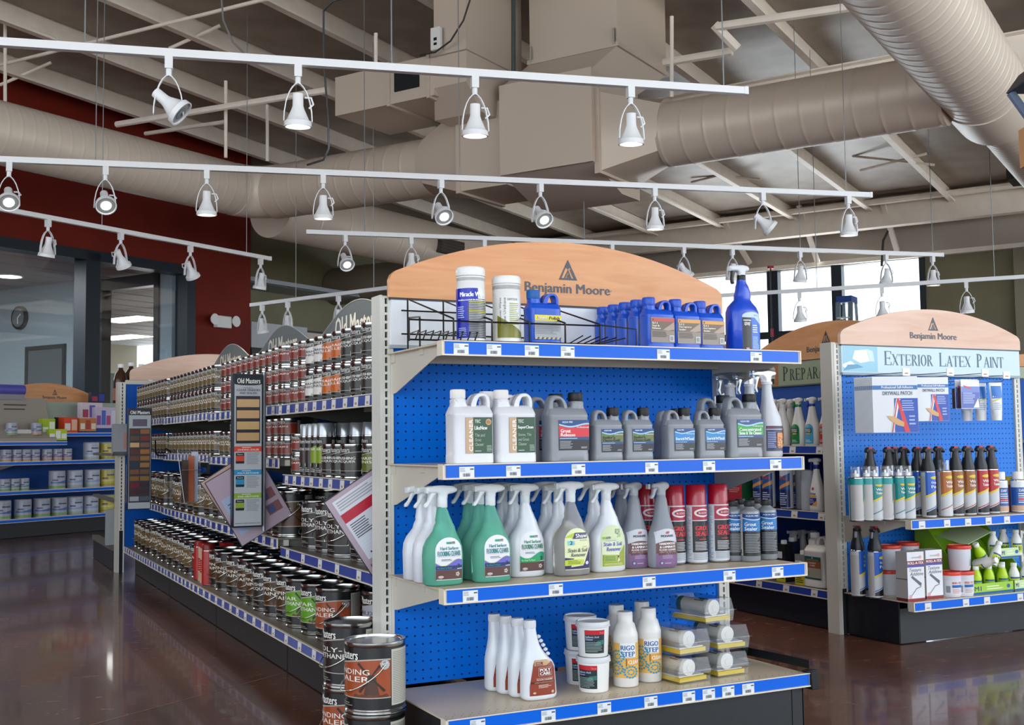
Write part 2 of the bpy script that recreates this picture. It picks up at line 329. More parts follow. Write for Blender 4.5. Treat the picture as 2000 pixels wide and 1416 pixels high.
# office behind the red wall: framed storefront window, ceiling, back wall, doorway, clock, lights
mb = MB(DARKFR)
for sa, sb in ((S0, S0+.1), (sM-.14, sM+.06), (sR-.12, sR+.02)): mb.box(sa, sb, 9.24, 9.46, .9, zH)
for za, zb in ((zH-.10, zH+.02), (.86, .98)): mb.box(S0, sR, 9.24, 9.46, za, zb)
w2 = bstruct('window_2', mb)
mb = MB(PANE); mb.add([(S0, 9.36, .9), (sR, 9.36, .9), (sR, 9.36, zH), (S0, 9.36, zH)], [(0, 1, 2, 3)]); mb.build('glass', w2)
zc = zH-.0
S7 = 7.4
mb = MB(OFFC); mb.box(-3.5, 15, 9.5, 19.4, zc, zc+.06)
for i in range(16): mb.mat(M('#8d979e', .6)); mb.box(-3.5, 15, 9.6+i*.6, 9.615+i*.6, zc-.004, zc)
bstruct('ceiling_office', mb)
fo = (9.69, 10.95, 3.17)
mb = MB(OFFW); mb.box(S7, S7+.1, 9.46, fo[0], 0, zc); mb.box(S7, S7+.1, fo[1], 19.4, 0, zc); bstruct('wall_office', mb)
mb = MB(OFFW); mb.box(-3.6, -3.5, 9.46, 19.4, 0, zc); mb.box(-3.5, S7, 19.4, 19.5, 0, zc); bstruct('wall_office_rear', mb)
mb = MB(M('#33413f', .6)); mb.box(S7+.1, 15, 19.4, 19.5, 0, 2.55); mb.mat(M('#8f8a76', .6)); mb.box(S7+.1, 15, 19.38, 19.5, 2.55, zc); bstruct('wall_showroom', mb)
mb = MB(DARKFR)
for va, vb in ((fo[0], fo[0]+.09), (fo[1]-.14, fo[1])): mb.box(S7-.03, S7+.12, va, vb, 0, fo[2])
mb.box(S7-.03, S7+.12, fo[0], fo[1], fo[2]-.16, fo[2]); bstruct('door_1', mb)
mb = MB(M('#1d272e', .4)); mb.box(S7-.03, S7, 11.6, 11.66, 0, 2.34); mb.box(S7-.03, S7, 12.44, 12.5, 0, 2.34); mb.box(S7-.03, S7, 11.6, 12.5, 2.28, 2.34); mb.mat(M('#4d585f', .6)); mb.box(S7-.015, S7, 11.66, 12.44, 0, 2.28); bstruct('door_2', mb)
def bpt(o): o.matrix_world = MB_B; return o
t = thing('wall_clock', 'round dark wall clock seen through the office window', 'clock'); cv, cz_ = 12.64, 2.77; mb = MB(BLACK)
mb.tube([(S7-.05, cv, cz_), (S7-.001, cv, cz_)], .17, 24); mb.build('rim', t); mb = MB(M('#5c6a72', .4)); mb.tube([(S7-.056, cv, cz_), (S7-.045, cv, cz_)], .135, 24); mb.build('dial', t)
mb = MB(WHITE); mb.tube([(S7-.06, cv, cz_), (S7-.06, cv-.07, cz_+.05)], .006, 5); mb.tube([(S7-.06, cv, cz_), (S7-.06, cv, cz_-.09)], .006, 5); mb.build('hand', t); bpt(t)
LAMPW = M('#fff6e0', .4, emit=5.0)
for k, (s, v, a, b_, lb) in enumerate(((7.31, 12.33, .16, .16, 'round recessed ceiling light in the office'), (11.1, 14.85, .33, .62, 'nearer rectangular ceiling light panel beyond the office doorway'), (13.3, 17.8, .33, .7, 'farther rectangular ceiling light panel beyond the office doorway'))):
    if k == 0: s, v = 6.6, 11.75
    mb = MB(LAMPW)
    if k == 0: mb.tube([(s, v, zc-.012), (s, v, zc)], a, 20)
    else: mb.box(s-a, s+a, v-b_, v+b_, zc-.012, zc)
    t = thing('ceiling_light', lb, 'ceiling light'); mb.build('diffuser', t); mb = MB(WHITE)
    if k == 0: mb.tube([(s, v, zc-.01), (s, v, zc-.001)], a+.03, 20)
    else: mb.box(s-a-.03, s+a+.03, v-b_-.03, v+b_+.03, zc-.008, zc-.001)
    mb.build('frame', t); bpt(t)
area('office_light', BF(3, 12, zc-.1), BF(3.2, 12.2, 0), 5, 3.5, 520, (.93, .98, 1)); area('showroom_light', BF(11.5, 15.5, zc-.15), BF(11.6, 15.6, 0), 2, 2, 120, (1, .97, .92))
for (u, v, du, dv, c, lb) in ((216, 562, 7, 12, '#d9992a', 'small yellow and white poster beyond the office doorway'), (272, 565, 17, 18, '#5b1b2c', 'dark red poster with white caption beyond the office doorway')):
    p0, p1 = atb(u-du, v+dv, vv=19.2), atb(u+du, v-dv, vv=19.2); mb = MB(M(c, .5)); mb.box(p0[0], p1[0], 19.2, 19.22, p0[2], p1[2]); mb.mat(WHITE); mb.box(p0[0], p1[0], 19.19, 19.2, p0[2]-.12, p0[2]-.02); o = mb.build('poster'); tag(o, lb, 'poster'); bpt(o)
# emergency light on the red wall
P = atb(435, 629, vv=9.25); t = thing('emergency_light', 'white emergency light with two round heads on the red wall', 'emergency light')
mb = MB(WHITE); mb.box(-.13, .13, -.04, .04, -.08, .08); mb.build('housing', t, bev=.01)
for sx in (-1, 1):
    mb = MB(WHITE); mb.tube([(sx*.19, -.02, .02), (sx*.19, -.06, .02)], .06, 20, rs=[.05, .075]); mb.tube([(sx*.12, -.01, 0), (sx*.19, -.02, .02)], .015, 6); h = mb.build('lamp_head', t)
    mb = MB(M('#f4f6f8', .1)); mb.tube([(sx*.19, -.061, .02), (sx*.19, -.065, .02)], .066, 20); mb.build('lens', h)
t.matrix_world = MB_B @ Matrix.Translation((P[0], 9.25, P[2]))
# ================================================================== DUCTS
def duct(a, b, r, name, lb, mat=DUCT, step=.19, ax='s', r1=None, RB_=.0022):
    a, b = Vector(a), Vector(b); n = int((b-a).length/step); P = []; R = []
    for i in range(n+1):
        t = i/n; p = a.lerp(b, t); q = (b-a).normalized(); rr = r+((r1 or r)-r)*t
        for d, e in ((-.03, 0), (-.009, 0), (-.004, RB_), (.004, RB_), (.009, 0), (.03, 0)): P.append(p+q*d); R.append(rr+e)
    mb = MB(mat); mb.tube(P, r, 40, rs=R); t = thing(name, lb, 'duct'); mb.build('spiral_pipe', t, ang=50); bpt(t); return t
t = duct((-6, 6.6, 3.57), (5.75, 6.6, 3.57), .27, 'air_duct', 'beige spiral duct running along the red wall', DUCT_L, .12, RB_=.001)
mb = MB(DUCT_L); P = []
for k in range(9): a = k/8*PI/2; P.append((5.72+.33*math.sin(a), 6.27+.33*math.cos(a), 3.57))
mb.tube(P, .275, 40); mb.build('elbow', t)
t = duct((6.05, 6.3, 3.56), (6.05, 4.25, 3.54), .28, 'air_duct', 'beige spiral duct from the elbow to the central duct box')
mb = MB(DUCT)
def sq2r(mb, v0, v1, s0, z0, a, b, r):   # square at v0 to round at v1
    n = 40; A = []; Bq = []
    for i in range(n):
        t = 2*PI*i/n+PI/4; c, d = math.cos(t), math.sin(t); k = 1/max(abs(c), abs(d)); A.append((s0+a*c*k, v0, z0+b*d*k)); Bq.append((s0+r*c, v1, z0+r*d))
    mb.rings([A, Bq])
sq2r(mb, 3.72, 4.25, 6.05, 3.55, .36, .38, .285); mb.box(5.69, 6.41, 3.2, 3.72, 3.17, 3.93); mb.box(5.67, 6.43, 3.69, 3.73, 3.15, 3.95); mb.build('square_transition', t)
t = duct((6.05, 1.78, 3.47), (6.05, -.4, 3.47), .27, 'air_duct', 'beige spiral duct from the central box to the far right main duct')
mb = MB(DUCT); sq2r(mb, 2.28, 1.78, 6.05, 3.50, .36, .34, .275); mb.box(5.67, 6.43, 2.26, 2.31, 3.14, 3.86); mb.build('square_transition', t)
t = duct((-2.5, -.63, 3.52), (6.2, -.63, 3.52), .31, 'air_duct', 'large pale spiral main duct at the upper right', DUCT_L, .13)
mb = MB(DUCT_L); mb.tube([(6.2, -.63, 3.52), (6.9, -.63, 3.52), (6.91, -.63, 3.52), (6.92, -.63, 3.52)], .3, 40, rs=[.32, .32, .30, .25]); mb.build('reducer', t)
t = duct((6.9, -.63, 3.52), (15.4, -.63, 3.52), .24, 'air_duct', 'narrower pale spiral duct continuing beyond the reducer', DUCT_L, .11)
mb = MB(M('#2a2a2a', .6)); mb.box(9.2, 9.6, -.42, -.34, 3.40, 3.56); mb.build('register', t)
# central mixing boxes
t = thing('duct_box', 'big beige sheet metal duct box where the round ducts meet', 'duct'); mb = MB(DUCT)
mb.box(5.62, 6.5, 2.3, 3.2, 3.24, 4.02); mb.box(5.60, 5.625, 2.29, 3.21, 3.23, 4.03)
mb.prism([(5.62, 3.24), (6.5, 3.24), (6.5, 3.05), (6.15, 3.05)], 2.3, 3.2, 'y'); mb.build('box', t)
mb = MB(DUCT); mb.rings([[(5.62, 2.3, 4.02), (6.5, 2.3, 4.02), (6.5, 3.2, 4.02), (5.62, 3.2, 4.02)], [(5.95, 2.22, 4.30), (6.95, 2.22, 4.30), (6.95, 3.1, 4.30), (5.95, 3.1, 4.30)], [(5.95, 2.22, 5.1), (6.95, 2.22, 5.1), (6.95, 3.1, 5.1), (5.95, 3.1, 5.1)]])
mb.box(5.93, 6.97, 2.2, 3.12, 4.29, 4.33); mb.build('riser', t)
mb = MB(STEEL)
for v in (2.24, 3.08): mb.tube([(5.93, v, 4.31), (5.93, v, 4.45)], .012, 6)
mb.build('hanger', t); bpt(t)
t = thing('duct_box', 'beige rectangular return duct with a side branch, left of the big box', 'duct'); mb = MB(DUCT)
mb.box(5.2, 6.1, 3.28, 3.62, 3.98, 5.1); mb.box(5.17, 6.13, 3.26, 3.64, 4.25, 4.29); mb.rings([[(5.2, 3.28, 3.98), (6.1, 3.28, 3.98), (6.1, 3.62, 3.98), (5.2, 3.62, 3.98)], [(5.45, 3.3, 3.78), (6.1, 3.3, 3.78), (6.1, 3.8, 3.78), (5.45, 3.8, 3.78)]]); mb.build('riser', t)
mb = MB(DUCT); mb.box(5.2, 6.0, 3.62, 4.75, 3.92, 4.28); mb.box(5.18, 6.02, 4.1, 4.13, 3.90, 4.30); mb.box(5.18, 6.02, 3.66, 3.69, 3.90, 4.30); mb.build('branch', t)
mb = MB(SLOT); mb.box(5.185, 5.2, 3.78, 4.05, 4.02, 4.2); mb.build('opening', t); bpt(t)
t = thing('junction_box', 'small white electrical box on the side of the return duct', 'junction box'); P = atb(856, 78, s=5.18); mb = MB(WHITE); mb.box(5.13, 5.175, P[1]-.05, P[1]+.05, P[2]-.1, P[2]+.1); mb.build('housing', t, bev=.006)
mb = MB(SLOT); mb.box(5.124, 5.13, P[1]-.02, P[1]+.01, P[2]-.02, P[2]+.005); mb.box(5.124, 5.13, P[1]-.02, P[1]+.01, P[2]-.06, P[2]-.04); mb.build('socket', t); bpt(t)
# distant ducts
t = duct((6.9, 7.2, 3.62), (13.6, 7.2, 3.62), .33, 'air_duct', 'pale round duct with a grille, beyond the elbow', DUCT_L, .5)
P = atb(880, 483, vv=6.86); mb = MB(M('#4c4744', .6)); mb.box(P[0]-.28, P[0]+.28, 6.82, 6.9, P[2]-.10, P[2]+.10)
for i in range(5): mb.box(P[0]-.27, P[0]+.27, 6.81, 6.82, P[2]-.09+i*.04, P[2]-.075+i*.04)
mb.build('grille', t)
t = duct((11.4, 10.15, 3.45), (11.4, 5.5, 3.45), .30, 'air_duct', 'farthest round duct above the olive back wall', M('#7d7263', .5), .6)
P = atb(595, 583, s=11.1); mb = MB(M('#2a2724', .6)); mb.box(11.06, 11.13, P[1]-.3, P[1]+.3, P[2]-.09, P[2]+.09); mb.build('grille', t)
# sprinkler pipes, bracing rods and duct hangers
def rod(pts, r, name, lb, cat, mat=PURL, n=8):
    mb = MB(mat); mb.tube(pts, r, n); o = mb.build(name); tag(o, lb, cat); return bpt(o)
A, Bq = atb(225, 243, vv=8.0), atb(640, 176, s=6.3)
rod([atb(228, 243, s=5.0), atb(640, 176, s=5.2)], .033, 'sprinkler_pipe', 'beige sprinkler pipe with an end cap, left of the duct boxes', 'pipe')
rod([atb(284, 261, s=6.2), atb(440, 238, s=6.2)], .025, 'sprinkler_pipe', 'short thin beige pipe below the left sprinkler pipe', 'pipe')
rod([atb(1205, 138, s=6.9), atb(1430, 100, s=6.9)], .04, 'sprinkler_pipe', 'beige sprinkler pipe right of the big duct box', 'pipe')
rod([atb(1400, 52, s=6.6), atb(1700, 8, s=6.6)], .04, 'sprinkler_pipe', 'upper beige sprinkler pipe reaching the main duct', 'pipe')
rod([atb(1395, 48, s=6.6), atb(1440, 95, s=6.75)], .045, 'pipe_elbow', 'short beige pipe elbow joining the two right sprinkler pipes', 'pipe')
rod([(15.2, -8, 4.55), (15.2, 15, 4.55)], .05, 'sprinkler_pipe', 'long beige pipe along the far girder above the windows', 'pipe')
for k, (u, v0, v1, s, lb) in enumerate(((10, -60, 205, 3.9, 'far left'), (441, 158, 308, 5.2, 'left of the elbow'), (522, 205, 315, 6.0, 'just left of the return duct'), (734, 65, 130, 5.0, 'beside the return duct branch'), (1312, 32, 190, 5.9, 'right of the big duct box'))):
    rod([atb(u, v0, s=s), atb(u, v1, s=s)], .017, 'duct_hanger_rod', 'vertical beige duct hanger rod, '+lb, 'hanger rod')
rod([atb(1003, -40, s=5.55), atb(1003, 140, s=5.55)], .02, 'conduit', 'dark vertical conduit between the two duct risers', 'conduit', M('#4a5550', .4, .5))
for a_, b_, s_, lb in (((-5, 128), (520, -2), 4.2, 'long diagonal bracing rod across the upper left ceiling'), ((0, 166), (100, 122), 4.6, 'short diagonal bracing rod at the left edge of the ceiling'), ((330, 95), (430, 50), 4.8, 'short diagonal bracing rod between two left ceiling beams')):
    rod([atb(*a_, s=s_), atb(*b_, s=s_+.3)], .018, 'bracing_rod', lb, 'bracing rod')
for a_, b_, lb in (((1330, 335), (1485, 350), 'left falling'), ((1350, 356), (1460, 328), 'left rising'), ((1665, 305), (1825, 322), 'right falling'), ((1680, 333), (1810, 300), 'right rising')):
    rod([atb(*a_, s=13.0), atb(*b_, s=13.0)], .018, 'bracing_rod', 'thin cross bracing rod under the far roof, '+lb+' one', 'bracing rod')
P0 = atb(632, 120, s=3.4); rod([atb(700, -10, s=3.4), atb(650, 2, s=3.4), atb(632, 22, s=3.4), P0, atb(641, 230, s=3.4), atb(642, 290, s=3.4), atb(632, 312, s=3.4), atb(600, 322, s=3.4)], .008, 'conduit', 'thin grey flexible conduit dropping to the middle light track', 'cable', M('#55565a', .4, .5))
rod([atb(432, -10, s=2.2), atb(436, 40, s=2.2), atb(455, 82, s=2.2), atb(478, 106, s=2.2)], .006, 'power_cable', 'thin grey power cable looping down to the nearest light track', 'cable', M('#77777a', .4))
rod([atb(918, 0, s=5.1), atb(905, 40, s=5.1), atb(880, 80, s=5.1), atb(850, 102, s=5.1), atb(820, 108, s=5.1)], .008, 'power_cable', 'dark cable curving across the return duct', 'cable', M('#2c2622', .5))
rod([atb(1745, 430, s=15.6), atb(1725, 470, s=15.6), atb(1722, 520, s=15.6)], .02, 'power_cable', 'dark cable hanging above the far windows', 'cable', M('#2c2622', .5))
# ================================================================== TRACK LIGHTING
TRK = M('#e9ebee', .3)
def lamp_part(name, mb, par): return mb.build(name, par)
def make_lamp(tilt, on, sc=1.0, yaw=0.0):
    """track head; hangs from z=0, yoke, bell, lens"""
    t = bpy.data.objects.new('track_lamp', None); COL.objects.link(t)
    mb = MB(TRK); mb.box(-.017, .017, -.02, .02, -.055, 0); mb.tube([(0, 0, -.05), (0, 0, -.085)], .013, 8); mb.build('adapter', t)
    mb = MB(TRK); P = [(.067*math.copysign(abs(math.sin(a))**1.15, a), 0, -.262+.180*math.cos(a)) for a in [math.radians(x) for x in (-90, -75, -58, -42, -28, -14, 0, 14, 28, 42, 58, 75, 90)]]
    R = []
    for p in P: R.append([(p[0], -.011, p[2]), (p[0], .011, p[2])])
    for p in range(len(P)-1):
        a, b = P[p], P[p+1]; mb.add([(a[0], -.011, a[2]), (a[0], .011, a[2]), (b[0], .011, b[2]), (b[0], -.011, b[2]), (a[0]*.93, -.011, a[2]-.004), (a[0]*.93, .011, a[2]-.004), (b[0]*.93, .011, b[2]-.004), (b[0]*.93, -.011, b[2]-.004)], [(0, 1, 2, 3), (7, 6, 5, 4), (0, 3, 7, 4), (1, 5, 6, 2)])
    mb.build('yoke', t)
    R = Matrix.Translation((0, 0, -.21)) @ Matrix.Rotation(yaw, 4, 'Z') @ Matrix.Rotation(tilt, 4, 'X')
    mb = MB(TRK); mb.T = R; mb.lathe([(.004, .078), (.024, .076), (.025, .02), (.029, .006), (.036, -.010), (.043, -.026), (.052, -.046), (.062, -.054), (.064, -.078), (.058, -.078), (.054, -.056)], 24, cap=False); mb.build('lamp_housing', t)
    mb = MB(M('#fff6e2', .25, emit=1.6) if on and tilt > -.5 else M('#8f9092', .3)); mb.T = R; mb.lathe([(.001, -.066), (.056, -.064), (.056, -.070), (.001, -.073)], 24); l = mb.build('lens', t)
    mb = MB(M('#fffbee' if on else '#7c8084', .25, emit=14.0 if on else 0)); mb.T = R; mb.lathe([(.001, -.0725), (.030, -.0722), (.030, -.0745), (.001, -.076)], 20); mb.build('bulb', l)
    mb = MB(TRK); mb.T = R @ Matrix.Translation((.03, 0, .03)); mb.tube([(0, 0, .03), (.03, 0, .03), (.04, 0, 0), (.02, 0, -.02)], .005, 6); mb.build('handle', t)
    if on:
        sp = bpy.data.lights.new('lamp_light', 'SPOT'); sp.energy = 40; sp.spot_size = math.radians(72); sp.spot_blend = .6; sp.shadow_soft_size = .05; sp.color = (1, .93, .80)
        o = bpy.data.objects.new('lamp_light', sp); COL.objects.link(o); o.parent = t; o.matrix_local = R @ Matrix.Translation((0, 0, -.085))
    t.scale = (sc,)*3
    return t
LK = {'down': make_lamp(.06, True), 'cam': make_lamp(math.radians(-48), True), 'tilt': make_lamp(math.radians(-50), False, yaw=math.radians(80)), 'off': make_lamp(math.radians(12), False), 'side': make_lamp(math.radians(-35), False, yaw=math.radians(100))}
used_l = set()
tracks = [((-40, 80), (1452, 178), 2.68, 'nearest light track', 0, [(330, 'tilt'), (582, 'down'), (927, 'down'), (1231, 'down')]),
 ((-60, 309), (1697, 381), 2.68, 'second light track', 0, [(18, 'cam'), (206, 'cam'), (404, 'down'), (631, 'down'), (861, 'cam'), (1055, 'cam'), (1278, 'down'), (1489, 'tilt'), (1656, 'down')]),
 ((598, 453), (1838, 498), 2.68, 'third light track', 0, [(674, 'cam'), (803, 'down'), (946, 'off'), (1195, 'off'), (1335, 'side'), (1430, 'off'), (1562, 'off'), (1730, 'off'), (1821, 'down')]),
 ((-30, 402), (525, 505), 2.68, 'track before the red wall', 0, [(94, 'off'), (236, 'side'), (372, 'side'), (509, 'off')]),
 ((1395, 578), (2010, 540), 2.36, 'track before the windows', 1, [(1561, 'off'), (1722, 'off'), (1887, 'down')]),
 ((490, 596), (760, 562), 2.36, 'track above the stain aisle', 1, [(512, 'off'), (562, 'down'), (661, 'down')])]
for ti, (pa, pb, z, nm, far, lamps) in enumerate(tracks):
    A, Bq = at(*pa, z=z), at(*pb, z=z); d = (Bq-A).normalized(); rz = math.atan2(d.y, d.x); Lh = (Bq-A).length
    t = thing('lighting_track', 'white ceiling '+nm if ti < 4 else 'thin white '+nm, 'light track', A, rz)
    mb = MB(TRK); mb.box(0, Lh, -.018, .018, -.018, .018); mb.build('rail', t)
    for f in ((.12, .5, .97) if ti < 2 else (.08, .4, .75, .985) if ti == 2 else (.35, .9)):
        mb = MB(M('#8c9194', .4, .6)); mb.tube([(Lh*f, 0, .018), (Lh*f, 0, 2.28 if z > 2.5 else 2.4)], .0035, 5); mb.build('suspension_cable', t)
    mb = MB(TRK); mb.box(Lh, Lh+.02, -.02, .02, -.02, .02); mb.build('end_cap', t)
    for li, (u, kd) in enumerate(lamps):
        lo, hi = -1.0, Lh+1
        for _ in range(40):
            mid = (lo+hi)/2
            if proj(A+d*mid)[0] < u: lo = mid
            else: hi = mid
        p = A+d*lo; st = {'down': 'shining straight down', 'cam': 'tilted forward, bright', 'tilt': 'tipped over sideways', 'off': 'unlit', 'side': 'unlit and turned sideways'}[kd]
        lb = 'white track lamp, %s on the %s, %s' % (ORD[li], nm, st)
        rzz = rz if kd != 'cam' else 0
        if kd not in used_l: o = LK[kd]; used_l.add(kd)
        else: o = dup(LK[kd], p)
        o.location = p-Vector((0, 0, .018)); o.rotation_euler = (0, 0, rzz); tag(o, lb, 'lamp', 'lamps on the '+nm); o.scale = (1,)*3 if True else o.scale
# ================================================================== GONDOLA SHELVING
INCH = .0254
def slots(mb, cx, y, z0, z1, w=.008, h=.018, half=.022, back=.02):
    """upright face at y with real slots every inch, facing -y"""
    n = int(round((z1-z0)/INCH)); vs = []; fs = []
    for i in range(n):
        a = z0+(z1-z0)*i/n; b = z0+(z1-z0)*(i+1)/n; c = (a+b)/2; o = len(vs)
        vs += [(cx-half, y, a), (cx+half, y, a), (cx+half, y, b), (cx-half, y, b), (cx-w/2, y, c-h/2), (cx+w/2, y, c-h/2), (cx+w/2, y, c+h/2), (cx-w/2, y, c+h/2),
               (cx-w/2, y+.01, c-h/2), (cx+w/2, y+.01, c-h/2), (cx+w/2, y+.01, c+h/2), (cx-w/2, y+.01, c+h/2)]
        fs += [tuple(o+k for k in q) for q in ((0, 1, 5, 4), (1, 2, 6, 5), (2, 3, 7, 6), (3, 0, 4, 7), (4, 5, 9, 8), (5, 6, 10, 9), (6, 7, 11, 10), (7, 4, 8, 11))]
    mb.add(vs, fs); mb.add([(cx-w/2-.002, y+.0101, z0), (cx+w/2+.002, y+.0101, z0), (cx+w/2+.002, y+.0101, z1), (cx-w/2-.002, y+.0101, z1)], [(0, 1, 2, 3)], SLOT)
def pegboard(x0, nx, z0, nz, y, mat, first=.012, r=.0032):
    """punched panel facing -y: a hole every inch"""
    mb = MB(mat); vs = []; fs = []; p = INCH; idx = {}
    def V(q):
        if q not in idx: idx[q] = len(vs); vs.append(q)
        return idx[q]
    for i in range(nx):
        for k in range(nz):
            cx = x0+i*p; cz = z0+k*p; g = [V((round(cx+a*p/2, 5), y, round(cz+b*p/2, 5))) for a, b in ((-1, -1), (1, -1), (1, 1), (-1, 1))]; o = len(vs)
            for t in range(8): a = PI/8+t*PI/4-PI; vs.append((cx+r*math.cos(a), y, cz+r*math.sin(a)))
            for t in range(8): a = PI/8+t*PI/4-PI; vs.append((cx+r*math.cos(a), y+.006, cz+r*math.sin(a)))
            h = lambda t: o+(t % 8)
            fs += [(g[0], g[1], h(2), h(1)), (g[1], g[2], h(4), h(3)), (g[2], g[3], h(6), h(5)), (g[3], g[0], h(8), h(7)), (g[0], h(1), h(0)), (g[1], h(3), h(2)), (g[2], h(5), h(4)), (g[3], h(7), h(6))]
            for t in range(8): fs.append((h(t), h(t+1), o+8+(t+1) % 8, o+8+t))
    mb.add(vs, fs); X0, X1 = x0-p/2, x0+(nx-.5)*p; Z0, Z1 = z0-p/2, z0+(nz-.5)*p
    mb.add([(X0, y+.0062, Z0), (X1, y+.0062, Z0), (X1, y+.0062, Z1), (X0, y+.0062, Z1)], [(0, 1, 2, 3)], SLOT); return mb
def tag_mesh(full=True, key=[]):
    L = Lab(); w, h = (.044, .029)
    L.rect(-w/2, 0, w/2, h, '#e9edf1', 0); 
    if full:
        L.lines(-w*.46, h*.55, -w*.02, h*.92, 3, '#8d9096', 1, 4); L.rect(w*.22, h*.72, w*.46, h*.84, '#4a4c50', 1)
        r = random.Random(3); u = -w*.25
        while u < w*.22: d = r.uniform(.0006, .0016); L.rect(u, h*.1, u+d, h*.4, '#3b3d42', 1); u += d+r.uniform(.0006, .0015)
        L.rect(-w*.4, h*.46, w*.42, h*.48, '#c9ccd0', 1)
    else: L.rect(-w*.3, h*.15, w*.3, h*.4, '#b9a07c', 1)
    return L
TAGF = tag_mesh().mesh(flat()).mesh('price_tag'); 
TAGC = MB(M('#e4e2e0', .4)).add([(-.024, 0, 0), (.022, 0, 0), (.027, 0, .031), (-.019, 0, .031)], [(0, 1, 2, 3)]).add([(-.008, -.0005, .005), (.010, -.0005, .005), (.010, -.0005, .013), (-.008, -.0005, .013)], [(0, 1, 2, 3)], M('#b08a5c', .5)).mesh('price_tag')
TAGC2 = MB(M('#e4e2e0', .4)).add([(-.019, 0, 0), (.019, 0, 0), (.019, 0, .030), (-.019, 0, .030)], [(0, 1, 2, 3)]).add([(-.011, -.0005, .005), (.009, -.0005, .005), (.009, -.0005, .011), (-.011, -.0005, .011)], [(0, 1, 2, 3)], M('#9a9ea5', .5)).mesh('price_tag')
def shelf_y(par, x0, x1, yf, yb, z, tags, tilt=0.006, brackets=True, name='shelf', bz=.0, tmesh=None, perf=False, under=True):
    """shelf whose lip faces -y, top surface at z"""
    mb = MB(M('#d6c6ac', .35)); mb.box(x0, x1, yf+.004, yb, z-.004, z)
    if perf:
        mb.mat(M('#6f6557', .7))
        for i in range(int((x1-x0)/.0254)):
            for j in range(3): mb.lathe([(.0022, .0001), (.0022, .0003)], 6, (x0+.02+i*.0254+.012*(j % 2), yf+.02+j*.018, z))
    if under:
        mb.mat(BEIGE); mb.box(x0+.01, x1-.01, yf+.03, yf+.05, z-.028, z-.004); mb.box(x0+.01, x1-.01, yf+.17, yf+.2, z-.022, z-.004); mb.box(x0+.01, x1-.01, yb-.03, yb, z-.03, z-.004)
    s = mb.build(name, par)
    mb = MB(EDGE); mb.box(x0-.004, x1+.004, yf, yf+.006, z-.037, z+.004); mb.box(x0-.004, x1+.004, yf-.004, yf+.002, z+.001, z+.004); mb.box(x0-.004, x1+.004, yf-.005, yf+.002, z-.037, z-.033)
    mb.box(x0-.006, x0-.002, yf-.004, yf+.03, z-.037, z+.004); mb.box(x1+.002, x1+.006, yf-.004, yf+.03, z-.037, z+.004); mb.mat(RAIL); mb.box(x0+.004, x1-.004, yf-.0022, yf, z-.032, z+.001); mb.build('price_rail', s)
    if brackets:
        for xx in (x0+.016, x1-.016):
            mb = MB(BEIGE); sx = 0.0015
            mb.prism([(yb+.02, z+.0), (yb+.02, z-.125-bz), (yb-.03, z-.12-bz), (yf+.07, z-.030), (yf+.012, z-.028), (yf+.012, z-.002)], xx-sx, xx+sx, 'x')
            mb.box(xx-.005, xx+.005, yf+.012, yb, z-.006, z-.002); mb.build('bracket', s)
    for u in tags: o = part('price_tag', tmesh or TAGF, s); o.location = (u, yf-.0028, z-.033)
    return s
def shelf_x(par, y0, y1, xf, xb, z, ntags, name='shelf', brackets=True, seed=0, skip=()):
    """shelf whose lip faces -x"""
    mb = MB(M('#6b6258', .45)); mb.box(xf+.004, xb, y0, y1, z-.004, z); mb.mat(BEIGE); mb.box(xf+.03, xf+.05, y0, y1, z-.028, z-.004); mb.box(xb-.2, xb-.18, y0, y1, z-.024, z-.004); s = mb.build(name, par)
    mb = MB(EDGE); mb.box(xf, xf+.006, y0, y1, z-.037, z+.004); mb.box(xf-.004, xf+.002, y0, y1, z+.001, z+.004); mb.box(xf-.005, xf+.002, y0, y1, z-.037, z-.033)
    mb.mat(M('#20409a', .35, coat=.3)); mb.box(xf-.0022, xf, y0+.004, y1-.004, z-.032, z+.001); mb.build('price_rail', s)
    if brackets:
        for yy in (y0+.012, y1-.012):
            mb = MB(M('#5e6058', .45)); mb.prism([(xb, z), (xb, z-.13), (xb-.03, z-.12), (xf+.06, z-.03), (xf+.01, z-.028), (xf+.01, z-.002)], yy-.0015, yy+.0015, 'y'); mb.build('bracket', s)
    r = random.Random(seed)
    for i in range(ntags):
        if i in skip: continue
        o = part('price_tag', TAGC, s); o.location = (xf-.0028, y1-(i+.5)*(y1-y0)/ntags+r.uniform(-.01, .01), z-.032); o.rotation_euler = (0, 0, -PI/2)
    return s
def upright(par, cx, y0, y1, z1, slot_lo, x0=None, x1=None):
    mb = MB(BEIGE2); a, b = cx-.02, cx+.022; mb.box(a, b, y0+.012, y1, 0, z1); mb.box(a, cx-.0125, y0, y0+.012, 0, z1); mb.box(cx+.013, b, y0, y0+.012, 0, z1)
    mb.mat(BEIGE2); slots(mb, cx, y0+.0005, slot_lo, z1-.005, half=.0125); mb.box(cx-.0125, cx+.013, y0+.0005, y0+.012, 0, slot_lo); return mb.build('upright', par)
EMB = '#3c4552'
